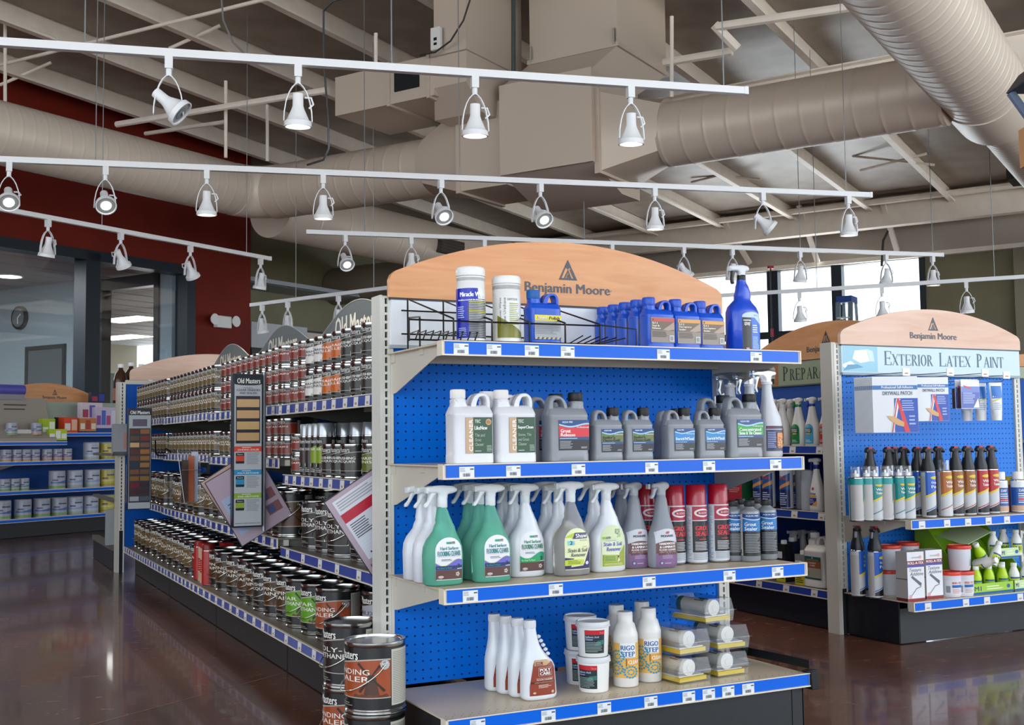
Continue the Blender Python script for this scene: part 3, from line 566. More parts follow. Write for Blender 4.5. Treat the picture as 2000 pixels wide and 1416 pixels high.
def emblem(L, cx, z0, w, h, c=EMB, ly=1):
    t = .10*w
    def P(*q): return [(cx+a*w, z0+b*h) for a, b in q]
    L.poly(P((-.5, 0), (.5, 0), (.42, .09), (-.42, .09)), c, ly); L.poly(P((-.5, 0), (-.40, 0), (.03, .93), (0, 1)), c, ly); L.poly(P((.5, 0), (0, 1), (-.03, .93), (.40, 0)), c, ly)
    L.poly(P((0, 1), (-.16, .68), (0, .52), (.16, .68)), c, ly+1); L.poly(P((-.22, .08), (-.15, .08), (0, .40), (0, .52)), c, ly+1); L.poly(P((0, .52), (0, .40), (.12, .08), (.19, .08)), c, ly+1)
    L.poly(P((.10, .50), (.16, .60), (.38, .08), (.31, .08)), c, ly+1); L.poly(P((-.08, .08), (-.03, .08), (0, .2), (0, .3)), c, ly+1); L.poly(P((0, .3), (0, .2), (.04, .08), (.09, .08)), c, ly+1)
def arc_board(par, x0, x1, y, zb, ze, zp, mat, word=True, th=.019, wx=None, ws=1.0, name='header_board', axis='y'):
    """arched wooden header board with emblem and lettering on its front face"""
    P = [(x0, zb), (x1, zb), (x1, ze-.02), (x1-.006, ze-.004)]; n = 28; cx = (x0+x1)/2; h = (x1-x0)/2
    for i in range(n+1):
        u = x1-.02-(x1-x0-.04)*i/n; q = (u-cx)/h; P.append((u, ze+(zp-ze)*(1-q*q)))
    P += [(x0+.006, ze-.004), (x0, ze-.02)]; mb = MB(mat); mb.prism(P, y-th, y, 'y'); o = mb.build(name, par)
    mb = MB(M('#b98055', .5)); mb.prism([(a, b) for a, b in P], y, y+.003, 'y'); mb.build('back_edge', o)
    if word:
        wx = cx if wx is None else wx; L = Lab(); emblem(L, wx, zb+.083*ws, .068*ws, .066*ws); L.mesh(flat(y-th-.0003)).build('emblem', o)
        L = Lab(); L.text('Benjamin Moore', wx-.157*ws, zb+.030*ws, wx+.157*ws, zb+.071*ws, EMB, 1, dil=.0012); L.text('®', wx+.160*ws, zb+.052*ws, wx+.165*ws, zb+.057*ws, EMB, 1); L.mesh(flat(y-th-.0003)).build('lettering', o)
    return o
def deck_y(par, x0, x1, yf, yb, z, tags, kick_in=.03, perf=True, tmesh=None):
    s = shelf_y(par, x0, x1, yf, yb, z, tags, brackets=False, name='base_deck', perf=perf, tmesh=tmesh)
    mb = MB(KICK); mb.box(x0+.01, x1-.01, yf+kick_in, yf+kick_in+.01, .004, z-.037); mb.box(x1-.055, x1-.05, yf+kick_in-.002, yf+kick_in, .004, z-.037); mb.build('kick_plate', par)
    for xx in (x0+.008, x1-.014): mb = MB(KICK); mb.box(xx, xx+.006, yf+kick_in, yb+.01, .004, z-.006); mb.build('side_panel', par)
# ---------- main end cap
ec = thing('end_cap_shelving', 'blue pegboard end cap with four loaded shelves under a wooden arch header, nearest the viewer', 'shelving')
W = 1.2192
upright(ec, 0.0, 0.0, .075, 1.36, .26); upright(ec, W+.003, 0.0, .075, 1.36, .16)
pb = pegboard(.0385, 46, .2135, 43, .008, BLUE); pb.box(.0225, .0258, .006, .012, .19, 1.30, BLUE); pb.box(W-.024, W-.0195, .006, .012, .19, 1.30, BLUE); pb.build('back_panel', ec)
mb = MB(M('#e9eef4', .35)); mb.box(.012, W-.01, -.012, .004, 1.205, 1.352); mb.mat(M('#3f4754', .4)); mb.box(.008, W-.006, -.014, .004, 1.346, 1.354); mb.mat(M('#a9b0b8', .4)); mb.box(.008, W-.006, -.014, .004, 1.200, 1.210); mb.build('sign_holder', ec)
arc_board(ec, .004, 1.230, .0, 1.352, 1.425, 1.557, WOOD, wx=.617)
tg = [xat(u, -.425, 1.17) for u in (900, 964, 1038, 1108, 1295, 1476)]
shelf_y(ec, .004, W-.004, -.424, .0, 1.185, tg)
tg = [xat(u, -.425, .84) for u in (911, 1002, 1129, 1272, 1384, 1514)]
shelf_y(ec, .004, W-.004, -.424, .0, .855, tg)
tg = [xat(u, -.425, .51) for u in (918, 1085, 1267, 1424, 1518)]
shelf_y(ec, .004, W-.004, -.424, .0, .528, tg, bz=-.02)
tg = [xat(u, -.43, .18) for u in (932, 1070, 1179, 1270, 1344, 1383, 1421, 1460)]
deck_y(ec, .004, W-.004, -.43, .0, .192, tg, .02)
# ---------- stain gondola running away from the viewer
sg = thing('gondola_shelving', 'long dark gondola of stain cans running away behind the near end cap', 'shelving')
BY = [.085, 1.37, 2.69, 4.01, 5.38]; XB = .60
mb = MB(M('#0a3f8a', .5)); mb.box(XB, XB+.012, .08, 5.45, .02, 1.36); mb.build('back_panel', sg)
for y in BY[1:]: mb = MB(M('#8d8a80', .4)); mb.box(XB-.02, XB+.01, y-.02, y+.02, 0, 1.36); mb.build('upright', sg)
Z1 = [1.07, 1.072, 1.078, 1.082]; Z2 = [.79, .855, .862, .866]; Z3 = [.50, .532, .536, .54]
for b in range(4):
    y0, y1 = BY[b]+.004, BY[b+1]-.004
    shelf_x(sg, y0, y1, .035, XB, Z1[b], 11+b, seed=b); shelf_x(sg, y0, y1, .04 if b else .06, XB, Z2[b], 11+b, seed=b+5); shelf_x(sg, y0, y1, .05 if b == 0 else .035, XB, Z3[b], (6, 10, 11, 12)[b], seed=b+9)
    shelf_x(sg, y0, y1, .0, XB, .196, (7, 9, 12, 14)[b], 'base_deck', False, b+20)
    mb = MB(noisy('kick_brown_%d' % b, '#150f0d', '#1d1613', 20, .6)); mb.box(.078, .09, y0, y1-.003, .004, .16); mb.box(.08, XB, y1-.006, y1-.002, .004, .16); mb.build('kick_plate', sg)
    if b:   # wavy grey header with lettering
        mb = MB(M('#4f5557', .4)); P = [(y0, 1.30)]; n = 24
        for i in range(n+1): t = i/n; P.append((y0+(y1-y0)*t, 1.455+.150*math.sin(PI*t)**1.3+.0*t))
        P.append((y1, 1.30)); mb.prism(P, XB-.006, XB, 'x'); h = mb.build('header_board', sg)
        mb = MB(M('#c8ccc8', .3)); mb.tube([(XB-.006, a, z) for a, z in P[1:-1]], .0025, 5); mb.build('edge_trim', h)
        L = Lab(); cy = (y0+y1)/2; Wd = .62; L.text('Old Masters', -Wd/2, 0, Wd/2, .115, '#f0ead9', 0, dil=.004)
        L.mesh(lambda u, w, e: (XB-.0065-e, cy-u, 1.432+w)).build('lettering', h)
tk = M('#17191c', .5)
# black side filler under the stain gondola near end
# ---------- right end cap and gondola
rx, ry = 2.6, .92
rc = thing('end_cap_shelving', 'exterior latex paint end cap with pale wooden arch header', 'shelving')
upright(rc, rx+.004, ry, ry+.075, 1.365, .21); upright(rc, rx+W, ry, ry+.075, 1.365, .21)
o = pegboard(rx+.0385, 46, .2135, 40, ry+.008, M('#1f78d8', .42, spec=.3)); o.build('back_panel', rc)
mb = MB(BEIGE); mb.box(rx-.03, rx-.016, ry+.002, ry+.08, 0, 1.365); mb.build('end_post', rc)
z0 = at(1645, 727, y=ry-.012).z; z1 = at(1642, 673, y=ry-.012).z; xs0 = rx+.02; xs1 = rx+W+.01
mb = MB(M('#c8dde4', .35)); mb.box(xs0, xs1, ry-.012, ry+.004, z0, z1); mb.mat(M('#4a6478', .4)); mb.box(xs0, xs1, ry-.014, ry+.004, z1-.004, z1+.003); mb.mat(M('#93a3ab', .4)); mb.box(xs0, xs1, ry-.016, ry+.004, z0-.012, z0); sgn = mb.build('sign', rc)
L = Lab(); hw = z1-z0; L.rect(.0, .004, .22, hw-.006, '#8fc3d8', 0); L.poly([(0, .0+hw*.3), (.05, hw*.42), (.075, hw*.30), (.06, hw*.2), (.03, hw*.12), (0, hw*.2)], '#f2f8fa', 1); L.poly([(.06, hw*.5), (.11, hw*.35), (.17, hw*.42), (.15, hw*.85), (.075, hw*.8)], '#eef6f8', 1)
L.poly([(.0, hw*.06), (.13, hw*.2), (.09, hw*.3), (.03, hw*.28)], '#4f93b8', 1); L.poly([(.15, hw*.88), (.19, hw*.8), (.2, hw*.42), (.172, hw*.42)], '#c9e2ea', 1); L.mesh(flat(ry-.012, xs0+.006, z0)).build('picture', sgn)
LTR = '#3e6478'
def smallcaps(L, words, u, w, h, c, cw=.62, ly=1, gap=.03):
    """serif small capitals from thick and thin strokes"""
    G = {'E': ([(0, 'V')], [(0, 1, 0), (.5, .75, 0), (1, 1, 0)]), }
    for wd in words:
        for i, chh in enumerate(wd):
            H = h if i == 0 else h*.80; Wc = H*cw*(1.0 if chh not in 'I' else .35); glyph(L, chh, u, w, Wc, H, c, ly); u += Wc+H*.12
        u += gap
    return u
def glyph(L, ch, u, w, W, H, c, ly=1):
    t, n, sf = .13*H, .045*H, .05*H     # thick, thin, serif
    R = lambda a, b, d, e: L.rect(u+a, w+b, u+d, w+e, c, ly)
    Pq = lambda *q: L.poly([(u+a, w+b) for a, b in q], c, ly)
    def ser(x, y): R(x-sf*1.3, y, x+t+sf*1.3, y+n*.8)
    if ch in 'ELTFIPR':
        x = .08*W if ch not in 'TI' else (W-t)/2
        R(x, 0, x+t, H); ser(x, 0)
        if ch not in 'T': ser(x, H-n*.8)
        if ch in 'EF': R(x, H-n, W, H); R(W-n, H-.2*H, W, H); R(x+t, H*.5-n/2, W*.8, H*.5+n/2); R(W*.8-n, H*.4, W*.8, H*.6)
        if ch in 'EL': R(x, 0, W, n); R(W-n, 0, W, .22*H)
        if ch == 'T': R(0, H-n, W, H); R(0, H-.2*H, n, H); R(W-n, H-.2*H, W, H)
        if ch in 'PR':
            pts = [(x+t+ (W*.52)*math.sin(a)*1.0, H*.74+H*.26*math.cos(a)) for a in [PI*k/10 for k in range(11)]]; ins = [(x+t+(W*.52-t*.9)*math.sin(a), H*.74+(H*.26-n)*math.cos(a)) for a in [PI*k/10 for k in range(11)]]
            for k in range(10): Pq(pts[k], ins[k], ins[k+1], pts[k+1])
            if ch == 'R': Pq((x+t+.12*W, H*.48), (x+t+.12*W+t, H*.48), (W*1.04, 0), (W*1.04-t*1.1, 0)); R(W*.9, 0, W*1.1, n*.8)
    elif ch in 'AX':
        if ch == 'A': Pq((0, 0), (n*1.2, 0), (W*.5+n*.6, H), (W*.5-n*.4, H)); Pq((W-t*1.05, 0), (W, 0), (W*.5+n, H), (W*.5-t*.5, H)); R(W*.2, H*.32, W*.75, H*.32+n); R(-sf, 0, sf*1.8, n*.8); R(W-t-sf, 0, W+sf, n*.8)
        else: Pq((0, H), (t*1.1, H), (W, 0), (W-t*1.1, 0)); Pq((W, H), (W-n, H), (0, 0), (n, 0)); R(-sf, 0, sf*2, n*.8); R(W-t-sf, 0, W+sf, n*.8); R(-sf, H-n*.8, t+sf, H); R(W-sf*2, H-n*.8, W+sf, H)
    elif ch == 'N': R(0, 0, n, H); R(W-n, 0, W, H); Pq((0, H), (t, H), (W, 0), (W-t, 0)); R(-sf, 0, sf*1.8, n*.8); R(W-sf*2, H-n*.8, W+sf, H)
    elif ch in 'OQ':
        for k in range(20):
            a, b = 2*PI*k/20, 2*PI*(k+1)/20; o = lambda q: (W/2+W*.52*math.cos(q), H/2+H*.51*math.sin(q)); i_ = lambda q: (W/2+(W*.52-t)*math.cos(q), H/2+(H*.51-n)*math.sin(q)); Pq(o(a), o(b), i_(b), i_(a))
L = Lab(); tw = smallcaps(Lab(), ['EXTERIOR', 'LATEX', 'PAINT'], 0, 0, .068, LTR, .56, gap=.035); u0 = .27; sc = (xs1-xs0-.27-.05)/tw
smallcaps(L, ['EXTERIOR', 'LATEX', 'PAINT'], u0, hw*.30, .068, LTR, .56*sc*1.0, gap=.04); L.mesh(flat(ry-.0125, xs0, z0)).build('lettering', sgn)
arc_board(rc, rx+.01, rx+W+.012, ry, z1+.002, z1+.065, z1+.19, WOOD_P, wx=xat(1823, ry-.02, z1+.08))
shelf_y(rc, rx+.002, rx+W, .49, ry, .548, [xat(u, .49, .53) for u in (1800, 1849, 1890, 1930, 1966)], tmesh=TAGC2)
deck_y(rc, rx+.002, rx+W, .49, ry, .193, [xat(u, .49, .17) for u in (1812, 1886, 1927, 1992)], .1, tmesh=TAGC2)
# wire hooks at the top of the right end cap
rg = thing('gondola_shelving', 'preparation gondola of cleaning products behind the right end cap', 'shelving')
gx = rx+.575
mb = MB(M('#0f4a9e', .45)); mb.box(gx, gx+.02, 1.0, 4.6, .02, 1.365); mb.build('back_panel', rg)
for b in range(2):
    y0, y1 = 1.005+b*1.3, 1.005+(b+1)*1.3-.006
    for z, xf in ((.872, 2.63), (.552, 2.63)): shelf_x(rg, y0, y1, xf, gx, z, 7, seed=40+b)
    shelf_x(rg, y0, y1, 2.60, gx, .184, 6, 'base_deck', False, 50+b)
    mb = MB(KICK); mb.box(2.63, 2.64, y0, y1, .004, .147); mb.build('kick_plate', rg)
zt = at(1545, 707, x=gx-.01).z; zb_ = at(1545, 752, x=gx-.01).z
def side_header(par, x, y0, y1, zb, mat, wy):
    t = Matrix.Translation((x, 0, 0)) @ Matrix.Rotation(-PI/2, 4, 'Z')
    o = arc_board(par, -y1, -y0, 0, zb, zb+.07, zb+.20, mat, wx=-wy); o.matrix_local = t; return o
wy = yat(1613, gx-.02, zt+.1)
side_header(rg, gx, .99, 2.21, zt+.003, WOOD, wy); side_header(rg, gx, 2.30, 3.5, zt+.003, WOOD, 2.9)
mb = MB(M('#9aa384', .4)); mb.box(gx-.012, gx-.002, 1.0, 2.2, zb_, zt); mb.mat(M('#5a5f50', .4)); mb.box(gx-.014, gx-.002, 1.0, 2.2, zb_-.008, zb_); mb.box(gx-.014, gx-.002, 1.0, 2.2, zt-.002, zt+.004); sn = mb.build('sign', rg)
L = Lab(); ys = yat(1527, gx-.013, zb_); H = (zt-zb_)*.62; L.rect(-.24, .003, -.03, (zt-zb_)-.003, '#b86a35', 0); L.poly([(-.15, .01), (-.06, .01), (-.055, (zt-zb_)*.75), (-.08, (zt-zb_)*.97), (-.145, (zt-zb_)*.9)], '#d8d2b8', 1); L.rect(-.148, .012, -.062, (zt-zb_)*.33, '#4d3524', 2)
smallcaps(L, ['PREPARATION'], .012, (zt-zb_)*.2, H, '#2f3a2c', .62)
L.mesh(lambda u, w, e: (gx-.0122-e, ys-u, zb_+w)).build('lettering', sn)
# ---------- gondola beyond the stain aisle (blue end panel, pale header)
bg_ = thing('end_cap_shelving', 'far end cap with bare blue panel at the end of the stain aisle', 'shelving')
y = 5.53
for cx in (0.0, W): upright(bg_, cx, y, y+.075, 1.38, .30)
mb = MB(BLUE_D); mb.box(.022, W-.02, y+.006, y+.015, .15, 1.375); mb.mat(BEIGE); mb.box(.02, W-.02, y-.002, y+.02, 1.365, 1.395); mb.build('back_panel', bg_)
arc_board(bg_, .05, W+.02, y+.02, 1.397, 1.47, 1.60, WOOD_P, word=False)
mb = MB(BEIGE); mb.box(-.035, -.021, y, y+.1, 0, 1.38); mb.build('end_post', bg_)
mb = MB(M('#5f5a50', .5)); mb.box(-.05, .0, y+.12, y+1.3, .15, .185); mb.box(-.05, 0, y+.12, y+1.3, .5, .52); mb.box(-.05, 0, y+.12, y+1.3, .84, .86); mb.build('side_shelf', bg_); mb = MB(KICK); mb.box(-.04, -.0, y+.12, y+1.3, .004, .15); mb.build('kick_plate', bg_)
mb = MB(M('#d3ab86', .5)); mb.box(.03, .055, y-.04, y-.006, .50, .78); mb.build('paint_stick', bg_)
# ---------- rear left gondola along the red wall
def rl(name, mb, par): return mb.build(name, par)
lg = thing('gondola_shelving', 'paint shelving with wooden header along the red wall at far left', 'shelving'); lg.matrix_world = MB_B
VF = 8.29; SA, SBm, SE = 3.0, 4.95, 6.3
mb = MB(KICK); mb.box(SA, SE, VF, VF+.02, .004, .15); mb.build('kick_plate', lg)
mb = MB(M('#0c4a9c', .5)); mb.box(SA, SE, VF+.5, VF+.52, .02, 1.33); mb.build('back_panel', lg)
mb = MB(BEIGE); mb.box(4.42, 4.46, VF+.46, VF+.5, 0, 1.35); mb.build('upright', lg)
for (z, a, b, vf) in ((.19, SA, SE, -.03), (.47, SA, SE, -.03), (.765, SA, SE, -.03), (.965, SA, SBm+.02, -.03), (1.055, SBm-.05, SE, .05)):
    mb = MB(BEIGE); mb.box(a, b, VF+vf, VF+.5, z-.012, z); mb.mat(EDGE); mb.box(a, b, VF+vf-.006, VF+vf, z-.036, z+.003); mb.mat(RAIL); mb.box(a, b, VF+vf-.009, VF+vf-.006, z-.030, z-.004); s_ = mb.build('shelf', lg)
mb = MB(BEIGE); mb.prism([(VF+.5, .75), (VF+.5, .64), (VF+.05, .735), (VF, .75)], 4.44, 4.45, 'x'); mb.build('bracket', lg)
mb = MB(M('#a9b3a4', .5)); mb.box(4.45, SE, VF+.46, VF+.5, 1.20, 1.40); mb.mat(M('#d9c9d6', .5)); mb.box(4.46, 4.72, VF+.455, VF+.46, 1.22, 1.38); mb.build('sign', lg)
arc_board(lg, 4.42, 5.75, VF+.48, 1.395, 1.44, 1.60, WOOD, wx=5.17, ws=.95); arc_board(lg, 3.05, 4.41, VF+.48, 1.395, 1.44, 1.60, WOOD, word=False)
# far right header, beyond the right end cap
fx = xat(1962, 3.6, 1.4); fh = thing('end_cap_shelving', 'distant shelving with orange wooden header at the right edge', 'shelving')
arc_board(fh, fx-.1, fx+1.2, 3.6, 1.50, 1.57, 1.62, wood('honey_laminate', '#c98238', '#d8914a'), word=False)
mb = MB(M('#a8b8a4', .5)); mb.box(fx-.1, fx+1.2, 3.585, 3.60, 1.40, 1.495); mb.build('sign', fh); mb = MB(BLUE_D); mb.box(fx-.1, fx+1.2, 3.6, 3.61, .1, 1.39); mb.build('back_panel', fh)
mb = MB(BEIGE); mb.box(fx-.14, fx-.1, 3.58, 3.65, 0, 1.62); mb.build('upright', fh); mb = MB(KICK); mb.box(fx-.1, fx+1.2, 3.2, 3.58, .004, .17); mb.build('base_deck', fh)
mb = MB(BEIGE); mb.box(fx-.1, fx+1.2, 3.25, 3.6, .85, .87); mb.build('shelf', fh)
# ================================================================== PRODUCTS
GL = M('#e6e9ee', .3, coat=.3)
class Kind:
    """a product kind: parts as mesh data, placed as an Empty with part children"""
    def __init__(s, name, cat): s.name, s.cat, s.parts = name, cat, []
    def add(s, pname, mb, sub=None, ang=38): s.parts.append((pname, mb.mesh(pname, ang), sub)); return s
    def put(s, x, y, z, label, group=None, rz=0, rot=None, parts=None, sc=None):
        t = thing(s.name, label, s.cat, (x, y, z), rz, group); made = {}
        if rot: t.rotation_euler = rot
        if sc: t.scale = (sc, sc, sc)
        for n, me, sub in s.parts:
            if parts and n not in parts: continue
            o = part(n, me, made.get(sub, t)); made.setdefault(n, o)
        return t
def cap(mb, r, z0, h, x=0, y=0, n=28, ribs=True):
    prof = [(r*.97, z0), (r, z0+.001), (r, z0+h-.002), (r*.94, z0+h), (.0005, z0+h)]; mb.lathe(prof, n, (x, y, 0))
    if ribs:
        for i in range(n): a = 2*PI*i/n; mb.box(x+r*math.cos(a)-.0006, x+r*math.cos(a)+.0006, y+r*math.sin(a)-.0006, y+r*math.sin(a)+.0006, z0+.001, z0+h-.003)
    return mb
def jug(W_, D, H, col, capc, lab, flip=1, hole=1.0, capr=.021, name='jug', lr=None, caph=.025):
    k = Kind(name, 'bottle'); a, b = W_/2, D/2; zs = H*.64
    secs = [(0, 0, a*.94, b*.92), (.004, 0, a, b), (H*.12, 0, a, b), (H*.13, 0, a*.985, b*.98), (zs, 0, a*.985, b*.98), (zs+.004, 0, a, b), (H*.68, 0, a*.99, b*.97), (H*.76, 0, a*.93, b*.62), (H*.79, 0, a*.88, b*.3)]
    mb = MB(col); mb.loft(secs, 32, e=5)
    O = [(-.49, .64), (-.47, .74), (-.43, .80), (-.42, .87), (-.14, .87), (-.12, .81), (-.02, .77), (.05, .86), (.13, .935), (.22, .955), (.35, .95), (.42, .90), (.46, .78), (.49, .64)]
    Hh = [(.02, .725), (.03, .79), (.13, .875), (.24, .89), (.34, .87), (.38, .79), (.36, .725), (.2, .70)]
    vs, fs = slab([(flip*x*W_, z*H) for x, z in O], [[(flip*(.21+(x-.2)*hole*.84)*W_, (.825+(z-.80)*hole*.84)*H) for x, z in Hh]], D*.5, D*.11); mb.add(vs, fs, col)
    mb.lathe([(capr*.9, H*.70), (capr*.95, H*.80), (capr*.85, H*.86), (capr*.85, H*.90)], 24, (-flip*.28*W_, 0, 0)); k.add('body', mb)
    m2 = MB(capc); cap(m2, capr, H-caph, caph, -flip*.28*W_); k.add('cap', m2)
    if lab: k.add('label', lab.mesh(flat(-b*.985-.0004), 'label'))
    return k
# trigger head: profile facing -x, top at z=0
def head(col, tcol, kind='a', sc=1.0, x=0, z=0):
    H1 = {'a': [(-.046, -.006), (-.045, -.018), (-.028, -.021), (-.014, -.024), (-.012, -.036), (.013, -.036), (.015, -.026), (.030, -.022), (.043, -.014), (.036, -.005), (.015, -.001), (-.012, 0), (-.032, -.002)],
          'm': [(-.034, -.006), (-.034, -.017), (-.016, -.02), (-.013, -.03), (-.012, -.038), (.012, -.038), (.014, -.026), (.025, -.018), (.026, -.006), (.016, 0), (-.01, -.001), (-.02, -.003)],
          'w': [(-.050, -.008), (-.049, -.018), (-.032, -.020), (-.016, -.022), (-.010, -.04), (.010, -.04), (.012, -.022), (.024, -.018), (.026, -.006), (.012, 0), (-.02, -.001)]}[kind]
    T = {'a': [(-.018, -.018), (-.027, -.030), (-.038, -.048), (-.050, -.060), (-.054, -.058), (-.044, -.042), (-.036, -.026), (-.034, -.018)],
         'm': [(-.014, -.016), (-.020, -.028), (-.028, -.044), (-.036, -.050), (-.040, -.047), (-.033, -.034), (-.028, -.016)],
         'w': [(-.026, -.017), (-.030, -.032), (-.034, -.048), (-.032, -.060), (-.037, -.062), (-.042, -.048), (-.040, -.03), (-.038, -.017)]}[kind]
    f = lambda P: [(x+p[0]*sc, z+p[1]*sc) for p in P]
    mb = MB(col); vs, fs = slab(f(H1), (), .021*sc, .006*sc); mb.add(vs, fs, col); mb.box(x-.050*sc, x-.043*sc, -.0075*sc, .0075*sc, z-.020*sc, z-.005*sc)
    mt = MB(tcol); vs, fs = slab(f(T), (), .013*sc, .003*sc); mt.add(vs, fs, tcol); return mb, mt
def spray(name, secs, body, H, hk, hc, tc, collar, lab=None, liquid=None, sc=1.0, hx=0, e=2.6, extra=None):
    k = Kind(name, 'spray bottle'); mb = MB(body); mb.loft(secs, 32, e=e)
    for q in (.3, .45, .6): pass
    k.add('bottle', mb, ang=60); zt = secs[-1][0]
    m1 = MB(collar); cap(m1, .0145*sc, zt-.002, H-.034*sc-zt+.004, hx, 0, 20, False); k.add('collar', m1)
    h, t = head(hc, tc, hk, sc, hx, H); k.add('trigger_head', h); k.add('trigger', t, 'trigger_head')
    if lab: k.add('label', lab.mesh(onloft(secs, e), 'label', du=.008, dw=.008, eps=.0006))
    if extra: extra(k)
    return k
def arch(L, w, z0, zs, zt, c, ly=0, cx=0, skew=0):
    P = [(cx-w, z0+.003), (cx-w+.003, z0), (cx+w-.003, z0), (cx+w, z0+.003), (cx+w, zs)]
    for i in range(13): a = PI*i/12; P.append((cx+w*math.cos(a)+skew*math.sin(a), zs+(zt-zs)*math.sin(a)))
    return L.poly(P+[(cx-w, zs)], c, ly)
FS = [(z, cx, a*(1.08 if z < .16 else 1.0), b) for z, cx, a, b in ((0, 0, .046, .027), (.006, 0, .052, .033), (.080, 0, .0535, .034), (.104, 0, .051, .033), (.122, .001, .044, .030), (.136, .003, .035, .026), (.146, .005, .030, .022), (.158, .005, .027, .020), (.168, .005, .0235, .019), (.176, .003, .0225, .0175), (.188, .001, .0185, .016), (.198, 0, .0165, .0145), (.206, -.001, .0135, .0135), (.212, -.001, .0130, .0130))]
def flooring_label(white):
    L = Lab(); arch(L, .040, .016, .094, .130, '#e9eaee', 0, .006)
    band = '#27a07a' if white else '#6d6bc8'; bar = '#22a352' if white else '#1b2f63'; tx = '#127f86' if not white else '#1c7a62'
    wv = lambda u: .062-.009*math.sin((u+.034)*70)
    L.wave(-.034, .046, .018, lambda u: wv(u)+.0022, '#e3dfa0' if not white else '#d8f0e4', 1); L.wave(-.034, .046, .018, wv, band, 2); L.rect(-.034, .044, .046 if not white else .030, .054, bar, 3)
    L.rect(-.034, .018, .046, .043, '#5a3a36', 3); L.text("No Need To Rinse!", -.030, .0462, .012, .0515, '#3fb0a0' if not white else '#c9f2d9', 4); L.text('2', .030, .047, .038, .058, '#10203c', 4, dil=.0005); L.rect(.0285, .0445, .045, .0462, '#e8e8ee', 4)
    for a in range(5): q = 2*PI*a/5; L.ell(.030+.004*math.cos(q), .031+.004*math.sin(q), .003, .0022, '#c9c2b8', 4, 8)
    L.ell(-.020, .025, .008, .0035, '#c8b8b4', 4); L.lines(-.031, .0185, -.012, .021, 1, '#b0a09c', 4)
    L.rect(-.002, .112, .0105, .118, '#1f9a72', 1); L.rect(.0105, .112, .024, .118, '#17191f', 1); L.text('Shaw', .011, .113, .0235, .1172, '#e8e8f0', 2)
    L.text('Hard Surfaces', -.020, .0965, .034, .1055, tx, 1, dil=.0004); L.text('FLOORING CLEANER', -.028, .080, .041, .0935, tx, 1, dil=.0005)
    L.rect(-.028, .0775, .040, .0780, '#c07a9a', 1); L.lines(-.018, .066, .018, .073, 2, '#4b5a6c', 1, 3); return L
GREENL = M('#7fdcc0', .08, trans=.5, ior=1.2); CLRL = M('#e4e2e0', .07, trans=.65, ior=1.2); GRYL = M('#aeb3bd', .2, trans=.35, ior=1.25); WHB = M('#dfe3ea', .28, coat=.3)
HW = M('#e3e9ec', .3)
k_fg = spray('floor_cleaner_spray', FS, GREENL, .270, 'a', HW, HW, HW, flooring_label(False))
k_fw = spray('floor_cleaner_spray', FS, WHB, .266, 'a', HW, HW, HW, flooring_label(True))
L = Lab(); arch(L, .042, .018, .096, .136, '#e3e8b8', 0, .004); L.wave(-.030, .044, lambda u: .112, lambda u: .124-((u-.006)/.042)**2*.014, '#b9cc2c', 1)
L.poly([(-.036, .110), (-.012, .122), (.002, .122), (-.006, .110)], '#b9cc2c', 2); L.poly([(-.014, .106), (-.006, .123), (.036, .123), (.036, .106)], '#2d2a63', 3); L.text('Shaw', -.004, .109, .034, .120, '#f1f1f4', 4, dil=.0004); L.text('FLOORS', .010, .099, .036, .1035, '#8f9668', 2)
L.rect(-.030, .088, -.008, .101, '#8fd0d4', 2); L.text('2', -.023, .090, -.015, .100, '#16202e', 3, dil=.0006); L.text('x', -.013, .091, -.009, .096, '#6fc0c8', 3); L.text('Carpet', .018, .081, .034, .085, '#6f7466', 2)
L.text('Stain & Soil', -.030, .068, .034, .079, '#5d5f62', 2, slant=.15, dil=.0003); L.text('Remover', -.020, .055, .028, .0655, '#5d5f62', 2, slant=.15, dil=.0003)
L.poly([(-.038, .020), (.046, .020), (.046, .082), (.036, .060), (.024, .034), (.020, .029), (-.02, .026), (-.010, .050), (-.038, .053)], '#2e2862', 1); L.poly([(-.038, .030), (.020, .032), (.022, .046), (-.014, .048), (-.038, .046)], '#c3d33c', 2); L.ell(.034, .036, .006, .005, '#dcdcec', 2)
L.lines(-.030, .034, .012, .045, 3, '#6f7c2c', 3)
k_st = spray('stain_remover_spray', FS, CLRL, .270, 'a', HW, HW, HW, L)
L = Lab(); arch(L, .042, .016, .096, .138, '#cfdcae', 0, .004); L.wave(-.034, .044, .018, lambda u: .056-.2*(u-.0)**1 if u < .02 else .05+(u-.02)*1.2, '#9aa53a', 1); L.poly([(-.036, .052), (.016, .050), (.024, .034), (.014, .028), (.030, .080), (.0, .095), (-.036, .09)], '#dfe6c6', 2)
L.text('R2X', .008, .112, .026, .126, '#2e4a22', 3, slant=.3); L.text('2X', .014, .102, .028, .112, '#7a9a3a', 3, slant=.3); L.rect(-.034, .098, -.022, .104, '#8fb82c', 3); L.rect(-.022, .098, -.008, .104, '#23264a', 3); L.text('Shaw', -.021, .099, -.009, .1032, '#e8e8f0', 4)
L.text('Carpet & Rug', -.024, .090, .010, .0945, '#5b62a8', 3); L.text('Stain & Soil', -.032, .077, .030, .0885, '#5a5fb0', 3, slant=.12, dil=.0005); L.text('Remover', -.022, .062, .026, .0735, '#5a5fb0', 3, slant=.12, dil=.0005)
L.rect(-.030, .030, .012, .050, '#a9bf5c', 3); L.lines(-.028, .032, .010, .048, 4, '#5d7a2a', 4, 5); L.lines(-.030, .020, .036, .027, 2, '#d8d8a0', 3, 6)
k_rx = spray('stain_remover_spray', FS, WHB, .262, 'a', HW, HW, HW, L)
